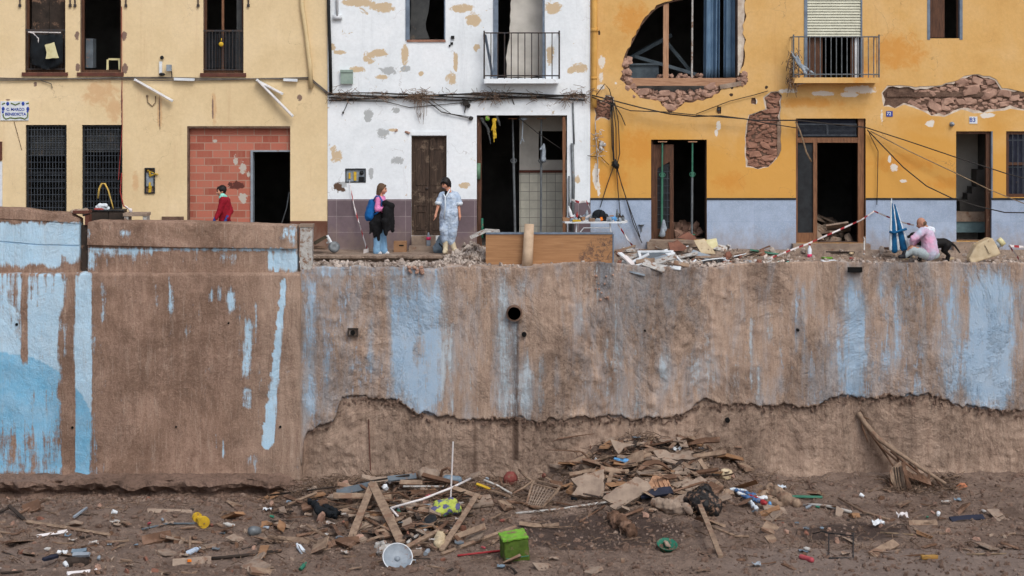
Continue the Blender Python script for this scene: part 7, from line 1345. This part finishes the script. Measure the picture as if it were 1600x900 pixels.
m = mb(); m.cap(gpt(1205, 765, .1), .12, gpt(1225, 780, .08), .15); m.cap(gpt(1225, 780, .08), .15, gpt(1245, 788, .05), .1); m.cap(gpt(1195, 775, .08), .1, gpt(1215, 788, .06), .1); tag(m.build('muddy_sack', 'plank_pale', voxel=.02, fold=.06, fscale=6), 'muddy fabric sack right of the striped cloth', 'sack')
for a, b, c, d_, l in ((968, 812, 985, 830, 'brown split log below the large grey slab'), (958, 806, 966, 816, 'stub of the brown split log')): m = mb(); m.cap(gpt(a, b, .12), .11, gpt(c, d_, .08), .13); tag(m.build('log', 'plank_brown', voxel=.02, fold=.06, fscale=8), l, 'log')
# named plastic things
t = thing('foam_cube', gpt(805, 878, 0), 'bright green cube shaped pouf with shade painted into its dark sides at the bottom centre', 'cube'); c = gpt(804, 878, 0)+V((0, .2, 0)); Mz = Euler((.1, -.08, .22)).to_matrix()
mb().obox(c+V((0, 0, .2)), (.44, .39, .4), Mz, .012).build('cube_body', mk('green_shaded', (84, 110, 38), (64, 84, 32), 4, .8, .3, dirt=.3).name, t, voxel=.02, fold=.01); mb().obox(c+Mz@V((0, 0, .42)), (.47, .41, .05), Mz, .012).build('cube_top', 'green_bright', t, voxel=.015, fold=.012)  # body darker than the top: shade and dirt of the sides put into colour
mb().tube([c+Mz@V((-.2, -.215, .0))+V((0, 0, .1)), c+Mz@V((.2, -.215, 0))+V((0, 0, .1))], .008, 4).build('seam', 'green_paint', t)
t = thing('washing_up_bowl', gpt(1041, 860, 0), 'green plastic bowl tipped in the mud before the right heap', 'bowl'); c = gpt(1041, 860, .0); mb().lathe(c, [(.0, .0), (.12, .0), (.17, .13), (.185, .135), (.165, .11), (.115, .015), (0, .012)], 20, Euler((.35, .1, 0)).to_matrix()).build('bowl_body', 'teal_plastic', t, True)
tag(mb().rock(gpt(1042, 850, .1), .07, (1.6, 1, .5)).build('mud_clod', 'slab_grey'), 'clod of mud sitting in the green bowl', 'clod')
t = thing('satellite_dish', gpt(620, 885, 0), 'round pale blue white dish lying tilted below the left heap', 'dish'); c = gpt(620, 882, .05)+V((0, .1, .06)); M_ = Euler((R(48), R(12), 0)).to_matrix(); mb().lathe(c, [(0, .02), (.08, .022), (.16, .045), (.235, .075), (.25, .09), (.245, .06), (.16, .025), (0, .0)], 28, M_).build('dish_body', 'grey_plastic', t, True)
mb().lathe(c+M_@V((0, 0, .024)), [(.05, 0), (.04, .03), (0, .04)], 14, M_).build('hub', 'grey_plastic', t, True); mb().tube([c+M_@V((.253*math.cos(a), .253*math.sin(a), .09)) for a in [k*math.pi/14 for k in range(29)]], .01, 6).build('rim', 'white_paint', t, True)
t = thing('drum_toy', gpt(313, 823, 0), 'bright yellow double drum toy in the left debris', 'toy'); a, b = gpt(308, 808, .14), gpt(317, 815, .14); ax = (b-a).normalized(); mb().tube([a-ax*.03, a+ax*.03], .09, 14).build('drum', 'yellow_plastic', t); mb().tube([b, b+ax*.07], .11, 14).build('drum', 'yellow_plastic', t); mb().tube([a, b], .04, 8).build('axle', 'yellow_plastic', t)
tag(mb().ball(gpt(798, 748, .15), .15, 14, (1, .9, 1.05)).build('red_ball', mk('dull_red', (136, 70, 64), (104, 54, 50), 4, .7, .2, dirt=.45).name, voxel=.02, fold=.02), 'dull red ball resting at the wall foot between the heaps', 'ball'); tag(mb().ball(gpt(850, 743, .05), .05, 10).build('red_ball', 'dull_red', smooth=True), 'tiny red ball right of the crate', 'ball')
# crate
t = thing('wire_crate', gpt(845, 792, 0), 'grey lattice crate lying on its side between the two heaps', 'crate'); a, b, c, d_ = gpt(832, 756, .32), gpt(872, 766, .28), gpt(848, 792, .05), gpt(822, 790, .05); m = mb()
for k in range(8): u = k/7; m.bar(a.lerp(d_, u), b.lerp(c, u), .018, .012)
for k in range(9): u = k/8; m.bar(a.lerp(b, u), d_.lerp(c, u), .018, .012)
m.build('lattice_side', 'slab_grey', t); m = mb(); off = V((.05, .22, .02)); [m.bar(p, q, .035, .03) for p, q in ((a, b), (b, c), (c, d_), (d_, a), (a, a+off), (b, b+off), (c, c+off), (a+off, b+off), (b+off, c+off))]; m.build('crate_frame', 'plank_pale', t)
stick([(811, 734, .3), (820, 744, .28), (832, 752, .3)], .025, 'plank_pale', 'bent branch rising left from the crate', 'branch', 'branch'); stick([(800, 772, .05), (818, 762, .18), (832, 752, .3)], .022, 'plank_pale', 'branch propped against the crate from the left', 'branch', 'branch')
# green and violet printed cushion
t = thing('printed_cushion', gpt(695, 803, 0), 'lime green cushion with violet blotches on the left heap', 'cushion'); a, b = gpt(682, 800, .12), gpt(708, 795, .14); m = mb(); m.cap(a-V((.06, 0, 0)), .1, b+V((.05, 0, 0)), .1); m.cap(a+V((0, .18, .08)), .09, b+V((0, .18, .08)), .09)
mm = N('lime_print'); cc = mm.mix(mm.mr(mm.noise(mm.pos(), 7, 4, .5), .5, .54), srgb(172, 184, 84), srgb(86, 86, 124)); cc = mm.mix(mm.mr(mm.noise(mm.pos(off=(4, 4, 4)), 6, 4, .5), .58, .61), cc, srgb(96, 150, 84)); mm.fin(cc, .7, .3); MATS['lime_print'] = mm.m
m.build('cushion_body', 'lime_print', t, voxel=.015, fold=.03, fscale=8)
# basin and bucket, bottles
t = thing('black_pot', gpt(662, 840, 0), 'black broken pot lying in the left heap', 'pot'); mb().lathe(gpt(655, 834, .02), [(0, 0), (.12, .0), (.15, .18), (.14, .19), (.11, .02), (0, .015)], 18, Euler((.6, .5, 0)).to_matrix()).build('pot_body', 'black_plastic', t, True)
t = thing('black_pot', gpt(676, 815, 0), 'round black bucket behind the lime green cushion', 'pot'); mb().lathe(gpt(676, 820, .03), [(0, 0), (.1, .0), (.12, .15), (.11, .16), (0, .14)], 18, Euler((.5, -.3, 0)).to_matrix()).build('pot_body', 'dark_frame', t, True)
stick([(672, 826, .1), (657, 833, .08)], .045, 'white_dirty', 'thick white pipe stub beside the broken pot', 'pipe', 'pipe'); stick([(654, 835, .06), (636, 848, .05)], .03, 'white_dirty', 'thinner white pipe stub pointing at the dish', 'pipe', 'pipe')
m = mb(); m.cap(gpt(664, 742, .2), .14, gpt(680, 744, .2), .12); tag(m.build('round_lump', 'slab_grey', voxel=.02, fold=.03), 'rounded pale grey lump at the wall foot above the left heap', 'boulder')
m = mb(); m.cap(gpt(698, 748, .2), .08, gpt(716, 750, .2), .08); tag(m.build('blue_canister', 'blue_bag', voxel=.02), 'dull blue canister beside the upright white rod', 'canister'); stick([(688, 748, .2), (691, 735, .35), (700, 731, .4), (706, 737, .35)], .03, 'plank_brown', 'brown looped branch beside the dull blue canister', 'branch', 'branch')
tag(mb().rock(gpt(602, 762, .3), .09, (1, .8, 1)).build('white_cup', 'white_paint'), 'white torn cup near the peak of the leaning planks', 'cup'); tag(mb().cap(gpt(688, 838, .1), .1, gpt(686, 850, .08), .1).build('pale_sack', 'jerrycan', voxel=.016, fold=.03), 'small pale mud stained sack right of the dish', 'sack')
m = mb(); m.cap(gpt(595, 862, .06), .09, gpt(606, 858, .06), .08); m.cap(gpt(590, 852, .06), .06, gpt(600, 850, .08), .06); tag(m.build('white_bag', 'white_dirty', voxel=.016, fold=.04), 'crumpled white bag just left above the dish', 'bag')
m = mb(); m.cap(gpt(484, 783, .2), .05, gpt(500, 797, .2), .08); m.cap(gpt(500, 797, .2), .08, gpt(522, 806, .15), .06); m.cap(gpt(508, 790, .18), .05, gpt(530, 802, .12), .05); tag(m.build('dark_cloth', 'charcoal_cloth', voxel=.016, fold=.05, fscale=8), 'dark blue black cloth at the left end of the left heap', 'cloth')
m = mb(); m.cap(gpt(395, 830, .05), .1, gpt(402, 830, .05), .08); tag(m.build('grey_kettle', 'steel', voxel=.016, fold=.01), 'dented grey pot in the middle left debris', 'pot')
m = mb(); m.cap(gpt(110, 880, .06), .1, gpt(132, 876, .06), .12); tag(m.build('dark_bundle', 'plank_dark', voxel=.02, fold=.05, fscale=7), 'dark soaked bundle at the lower left', 'bundle')
for a, b, mt, l in (((112, 862), (135, 860), 'blue_bag', 'upper blue grey plank like plastic on the dark bundle'), ((114, 867), (140, 866), 'grey_plastic', 'lower grey plastic on the dark bundle'), ((68, 874), (90, 868), 'navy', 'dark blue shoe like scrap left of the dark bundle')): bar2(a, .18, b, .18, .07, .05, mt, l, 'plastic', 'plastic_piece')
# curved root and bark at the right wall foot
def wp(px, py, d=.1): return P(px, py, WY-d)
t = thing('tree_root', wp(1345, 645), 'long bent root hanging down the wall and running to the lower right', 'root')
mb().tube([wp(1341, 645, .0), wp(1352, 662, .1), wp(1372, 685, .3), wp(1392, 700, .45), wp(1412, 713, .6), wp(1440, 732, .75), wp(1462, 746, .85), wp(1478, 756, .95)], .055, 8, .03).build('root_stem', 'plank_pale', t, True)
for pts in ([(1345, 648, .02), (1348, 668, .1), (1356, 690, .25)], [(1392, 705, .5), (1420, 728, .7), (1445, 748, .8), (1462, 758, .8)], [(1452, 738, .8), (1450, 760, .9), (1446, 775, 1.0)], [(1420, 725, .6), (1450, 752, .7), (1490, 790, 1.3)], [(1350, 660, .05), (1344, 650, 0), (1358, 655, .05)], [(1347, 650, .05), (1362, 680, .2), (1385, 712, .4), (1400, 735, .6), (1412, 752, .7)], [(1352, 665, .1), (1378, 700, .4), (1410, 728, .6), (1436, 760, .8)], [(1430, 726, .7), (1438, 750, .8), (1436, 778, 1.0)], [(1462, 748, .85), (1480, 770, 1.1), (1496, 784, 1.4)], [(1400, 706, .5), (1404, 722, .55), (1400, 740, .6)]): mb().tube([wp(*p) for p in pts], .028, 6, .012).build('rootlet', 'plank_brown', t, True)
t = thing('bark_piece', wp(1408, 790, 1.1), 'big curled piece of bark leaning at the right wall foot', 'bark')
for k, (pts, yy, mt) in enumerate((([(1390, 737), (1399, 727), (1408, 722), (1412, 738), (1417, 760), (1423, 784), (1414, 782), (1402, 768), (1393, 752)], .8, 'plank_pale'), ([(1409, 724), (1414, 722), (1419, 745), (1428, 770), (1424, 784), (1417, 762)], .95, 'plank_brown'), ([(1388, 745), (1394, 752), (1404, 770), (1400, 776), (1392, 764)], .75, 'plank_brown'))):
    poly = jag(pts, .8, 5, k+40); vs = [wp(a, b, yy+.004*(b-722)+.02*math.sin(a*.9)) for a, b in poly]; n = len(vs); m = mb(); nn = V((0, .05, 0)); m.add(vs+[q+nn for q in vs], [tuple(range(n)), tuple(range(2*n-1, n-1, -1))]+[(i, (i+1) % n, (i+1) % n+n, i+n) for i in range(n)]); m.build('bark_plate', mt, t)
m = mb(); [m.tube([wp(a, 730, .86), wp(a+3, 750, .96), wp(a+9, 776, 1.03)], .012, 5, .006) for a in (1397, 1401, 1405)]; m.build('bark_ridges', 'plank_dark', t)
m = mb(); m.grid(12, 5, lambda u, v: tuple(wp(1412+42*u, 734+14*u+10*v, .75+.2*u+.1*v))); m.build('bark_strip', 'plank_brown', t, solid=.03, fold=.05, fscale=9)
m = mb(); m.tube([gpt(1332, 0+837, .25), gpt(1295, 833, .25)], .012, 5); [m.tube([gpt(x, 833, .25), gpt(x, 872, .0)], .012, 5) for x in (1295, 1333)]; m.tube([gpt(1295, 872, .02), gpt(1330, 872, .02)], .012, 5); m.tube([gpt(1270, 834, .1), gpt(1285, 830, .25), gpt(1295, 833, .25)], .012, 5); tag(m.build('wire_stand', 'dark_frame'), 'thin black wire frame standing in the puddle at the lower right', 'frame')
tag(mb().cap(gpt(1252, 870, .04), .045, gpt(1268, 875, .04), .05).build('red_bottle', mk('pale_red', (190, 90, 96), (170, 70, 80), 5, .5, 0).name, voxel=.012), 'faded red bottle at the edge of the puddle', 'bottle'); tag(mb().obox(gpt(1452, 870, .04), (.28, .14, .06), (0, 0, .1), .02).build('ochre_sponge', mk('sponge', (170, 134, 72), (150, 112, 60), 8, .9, .5).name, voxel=.014, fold=.01), 'ochre yellow sponge lying at the lower right', 'sponge')
tag(mb().rock(gpt(1502, 760, .05), .12, (1.1, .7, .9)).build('orange_rag', mk('faded_orange', (196, 130, 96), (176, 112, 84), 8, .9, .3).name), 'faded orange rag at the right end of the root', 'rag')
for k, (x, y, mt, s_, l) in enumerate(((983, 722, 'sky_plastic', 1.6, 'blue plastic bottle upright on the right heap'), (292, 865, 'coverall', 1.3, 'pale blue bottle at the lower left'), (474, 863, 'coverall_hem', 1.4, 'clear bottle lying left of the leaning planks'), (665, 866, 'grey_plastic', 1.2, 'grey bottle lying right of the dish'), (469, 890, 'teal_plastic', 1, 'turquoise bottle end at the bottom'), (640, 877, 'coverall_hem', 1.1, 'short clear jar right of the dish'), (418, 798, 'white_paint', .8, 'white cup in the middle left debris'), (366, 822, 'white_dirty', 1.1, 'crushed white bottle left of the dented pot'), (417, 823, 'card', 1.1, 'ochre carton right of the dented pot'), (1350, 776, 'white_paint', .9, 'white cup below the mossy lath'), (1222, 763, 'coverall_hem', .8, 'pale cup at the wall foot right of the striped cloth'), (1466, 805, 'white_paint', .9, 'white jar right of the bark'), (1410, 808, 'tape_white', 1, 'white wrapper right of the thin pole'), (183, 801, 'white_paint', 1, 'white jar in the far left debris'), (1057, 703, 'white_paint', 1, 'white cup on top of the right heap'), (935, 720, 'white_paint', .8, 'white tube scrap above the pale stone'), (1372, 820, 'white_paint', 1.1, 'crumpled white wrapper by the cane'), (900, 782, 'charcoal_cloth', 1.2, 'dark wrapper beside the long pale pole'), (97, 866, 'white_paint', .9, 'white cup at the lower left'), (105, 885, 'white_paint', 1, 'white pot left of the bottom white strip'))):
    c = gpt(x, y, .03); ti = (random.uniform(.9, 1.5), random.uniform(-1, 1), random.uniform(0, 6)); m = mb()
    if 'bottle' in l: bottle(m, c, .2*s_, .035*s_, ti)
    elif k % 2: m.lathe(c, [(.03*s_, 0), (.045*s_, .1*s_), (.04*s_, .1*s_), (.026*s_, .008), (0, .008)], 12, Euler(ti).to_matrix())
    else: m.grid(6, 6, lambda u, v: tuple(c+V(((u-.5)*.2*s_, (v-.5)*.16*s_, random.uniform(0, .09)*s_))))
    tag(m.build('bottle' if 'bottle' in l else 'container', mt, smooth=False, solid=0 if ('bottle' in l or k % 2) else .006), l, 'bottle' if 'bottle' in l else 'container')
# ---- scattered small pieces: individuals by kind and place
rn = random.Random(77)
def near(px, py):
    return G(px, py)
ZONES = [('left', lambda: (rn.uniform(-60, 430), min(895, max(782, rn.gauss(835, 30)))), 150, 'in the debris strewn left of the left heap'),
         ('heap', lambda: (min(830, max(425, rn.gauss(620, 95))), min(880, max(755, rn.gauss(808, 30)))), 290, 'packed in the left debris heap'),
         ('right', lambda: (min(1190, max(870, rn.gauss(1020, 70))), min(870, max(695, rn.gauss(745, 32)))), 260, 'packed in the right debris heap'),
         ('far', lambda: (rn.uniform(1180, 1680), min(895, max(770, rn.gauss(815, 32)))), 85, 'on the mud right of the right heap'),
         ('front', lambda: (rn.uniform(100, 1300), rn.uniform(862, 898)), 40, 'on the mud along the bottom edge')]
for zn, fn, cnt, where in ZONES:
    dense = zn in ('heap', 'right')
    for k in range(cnt):
        px, py = fn(); c = near(px, py); r_ = (rn.random() if not (zn == 'right' and k % 4) else rn.choice((rn.uniform(0, .5), rn.uniform(.85, 1)))); up_ = rn.uniform(0, .1) if dense else 0
        if r_ < .42:
            an = rn.uniform(0, 6.28); L = rn.uniform(.18, .75 if dense else .5); d0 = V((math.cos(an), math.sin(an)*.8, rn.uniform(-.15, .3 if dense else .08)))*L; mt = rn.choice(['plank_pale', 'plank_brown', 'plank_dark', 'twig'])
            tag(mb().bar(c+V((0, 0, .02+up_)), c+d0+V((0, 0, .03+up_)), rn.uniform(.02, .09), rn.uniform(.012, .03), jit=.005, seg=3, warp=rn.uniform(-.03, .03)).build('wood_scrap', mt), 'small muddy wood scrap '+where, 'wood scrap', 'wood scraps '+where)
        elif r_ < .66:
            tag(mb().rock(c+V((0, 0, up_)), rn.uniform(.03, .1), (rn.uniform(.8, 1.5), 1, rn.uniform(.4, .8)), None, .3).build('stone_piece', rn.choice(['slab_grey', 'brick_red', 'stone', 'plank_brown'])), 'small stone or brick lump '+where, 'stone', 'stones '+where)
        elif r_ < .80:
            m = mb(); s_ = rn.uniform(.025, .06); m.grid(4, 4, lambda u, v: tuple(c+V(((u-.5)*s_*3, (v-.5)*s_*2.2, .03+up_+rn.uniform(0, s_))))); tag(m.build('plastic_scrap', rn.choice(['white_dirty', 'grey_plastic', 'white_dirty', 'blue_bag', 'board_grey', 'slab_grey']), solid=.008), 'crumpled pale plastic scrap '+where, 'plastic scrap', 'plastic scraps '+where)
        elif r_ < .84:
            m = mb(); bottle(m, c+V((0, 0, .04+up_)), rn.uniform(.09, .16), rn.uniform(.02, .035), (rn.uniform(1, 1.7), 0, rn.uniform(0, 6))); tag(m.build('small_bottle', rn.choice(['blue_plastic', 'teal_plastic', 'dull_red', 'sky_plastic', 'white_dirty', 'white_dirty', 'grey_plastic', 'pale_red']), smooth=True), 'little coloured bottle '+where, 'bottle', 'little bottles '+where)
        else:
            tag(mb().obox(c+V((0, 0, .04+up_)), (rn.uniform(.18, .6), rn.uniform(.12, .35), rn.uniform(.015, .06)), (rn.uniform(-.5, .5), rn.uniform(-.4, .4), rn.uniform(0, 3)), .02).build('board_piece', rn.choice(['slab_grey', 'plank_pale', 'plank_brown', 'slab_grey', 'plank_pale', 'card'])), 'broken flat board piece '+where, 'board piece', 'board pieces '+where)
rn = random.Random(41)
for k in range(46):
    right = k % 2; cx, cy = (rn.gauss(1015, 60), rn.gauss(738, 26)) if right else (rn.gauss(630, 85), rn.gauss(795, 26)); cy = max(cy, 700 if right else 755)
    c = G(cx, cy); L = rn.uniform(.5, 1.1); an = rn.uniform(-.7, .7); d0 = V((math.cos(an)*rn.choice((-1, 1)), -.3*rn.random(), math.sin(an)*.5))*L; kink = V((rn.uniform(-.1, .1), rn.uniform(-.1, .05), rn.uniform(0, .12)))
    a_ = c+V((0, 0, .08)); p_ = [a_, a_+d0*.3+kink, a_+d0*.65+kink*.6, a_+d0]
    for q in p_: q.z = max(q.z, ravine_z(q.x, min(q.y, -3.05))+.03)
    where = 'on the right debris heap' if right else 'on the left debris heap'
    if k % 3: tag(mb().bar(p_[0], p_[-1], rn.uniform(.07, .14), rn.uniform(.02, .045), jit=.012, seg=5, warp=rn.uniform(-.06, .06), up=(rn.uniform(-.4, .4), -.8, 1)).build('weathered_plank', rn.choice(['plank_pale', 'plank_pale', 'plank_brown', 'slab_grey'])), 'weathered mud coated plank lying '+where, 'plank', 'weathered planks '+where)
    else: tag(mb().tube(p_, rn.uniform(.018, .035), 6, .008).build('bare_branch', rn.choice(['plank_pale', 'plank_brown'])), 'bare crooked branch lying '+where, 'branch', 'bare branches '+where)
# tangled twigs and crumbs nobody could count
def litter(name, mat, n, fn, label, rock, seed):
    rn = random.Random(seed); m = mb()
    for _ in range(n):
        px, py = fn(rn); Y = py; x = HX(px, Y); z = ravine_z(x, Y)
        if rock: m.rock((x, Y, z), rn.uniform(*rock), (1, 1, .6), None, .3)
        else:
            an = rn.uniform(0, 6.28); L = rn.uniform(.08, .35); a = V((x, Y, z+rn.uniform(0, .06))); b = a+V((math.cos(an)*L, math.sin(an)*L, rn.uniform(-.05, .12))); m.tube([a, (a+b)/2+V((rn.uniform(-.03, .03), 0, rn.uniform(-.02, .05))), b], rn.uniform(.004, .011), 3)
    tag(m.build(name, mat), label, 'litter', kind='stuff')
litter('twig_tangle', 'twig', 2400, lambda r: (min(850, max(420, r.gauss(640, 100))), -3.2-abs(r.gauss(1.6, .9))), 'tangled twigs and dry stems woven through the left heap', None, 1)
litter('twig_tangle', 'twig', 1100, lambda r: (r.gauss(1030, 90), -3.1-abs(r.gauss(1.0, 1.0))), 'tangled twigs and dry stems woven through the right heap', None, 2)
litter('twig_tangle', 'twig', 900, lambda r: (r.uniform(-80, 1700), r.uniform(-9.5, -3.2)), 'loose dry stems strewn over the riverbed', None, 3)
litter('twig_tangle', 'twig', 320, lambda r: (r.uniform(1385, 1500), r.uniform(-4.3, -3.3)), 'dry stems gathered under the long bent root', None, 13)
litter('pebbles', 'ledge_mud', 700, lambda r: (r.uniform(-80, 470), r.uniform(-3.75, -3.5)), 'mud clods fallen from the eroded ledge', (.02, .08), 14)
litter('pebbles', 'pebble', 6500, lambda r: (r.uniform(-80, 1700), r.uniform(-10.5, -3.1)), 'pebbles and mud crumbs over the riverbed', (.008, .045), 4)
litter('mud_clods', 'ledge_mud', 1500, lambda r: (r.uniform(-80, 1700), r.uniform(-10.5, -3.1)), 'soft clods of mud over the riverbed', (.03, .09), 24)
litter('pebbles', 'pebble', 1300, lambda r: (min(850, max(420, r.gauss(640, 110))), -3.2-abs(r.gauss(1.6, 1.0))), 'crumbs of mud and stone on the left heap', (.015, .06), 5)
litter('pebbles', 'pebble', 1100, lambda r: (r.gauss(1030, 90), -3.1-abs(r.gauss(1.0, 1.0))), 'crumbs of mud and stone on the right heap', (.015, .07), 6)
litter('pebbles', 'pebble', 900, lambda r: (r.uniform(-80, 480), -3.2-abs(r.gauss(.4, .35))), 'mud clods along the eroded ledge at the left wall foot', (.02, .07), 7)
for o in list(COL.objects):
    if o.type == 'MESH' and not o.data.materials: print('NOMAT', o.name)
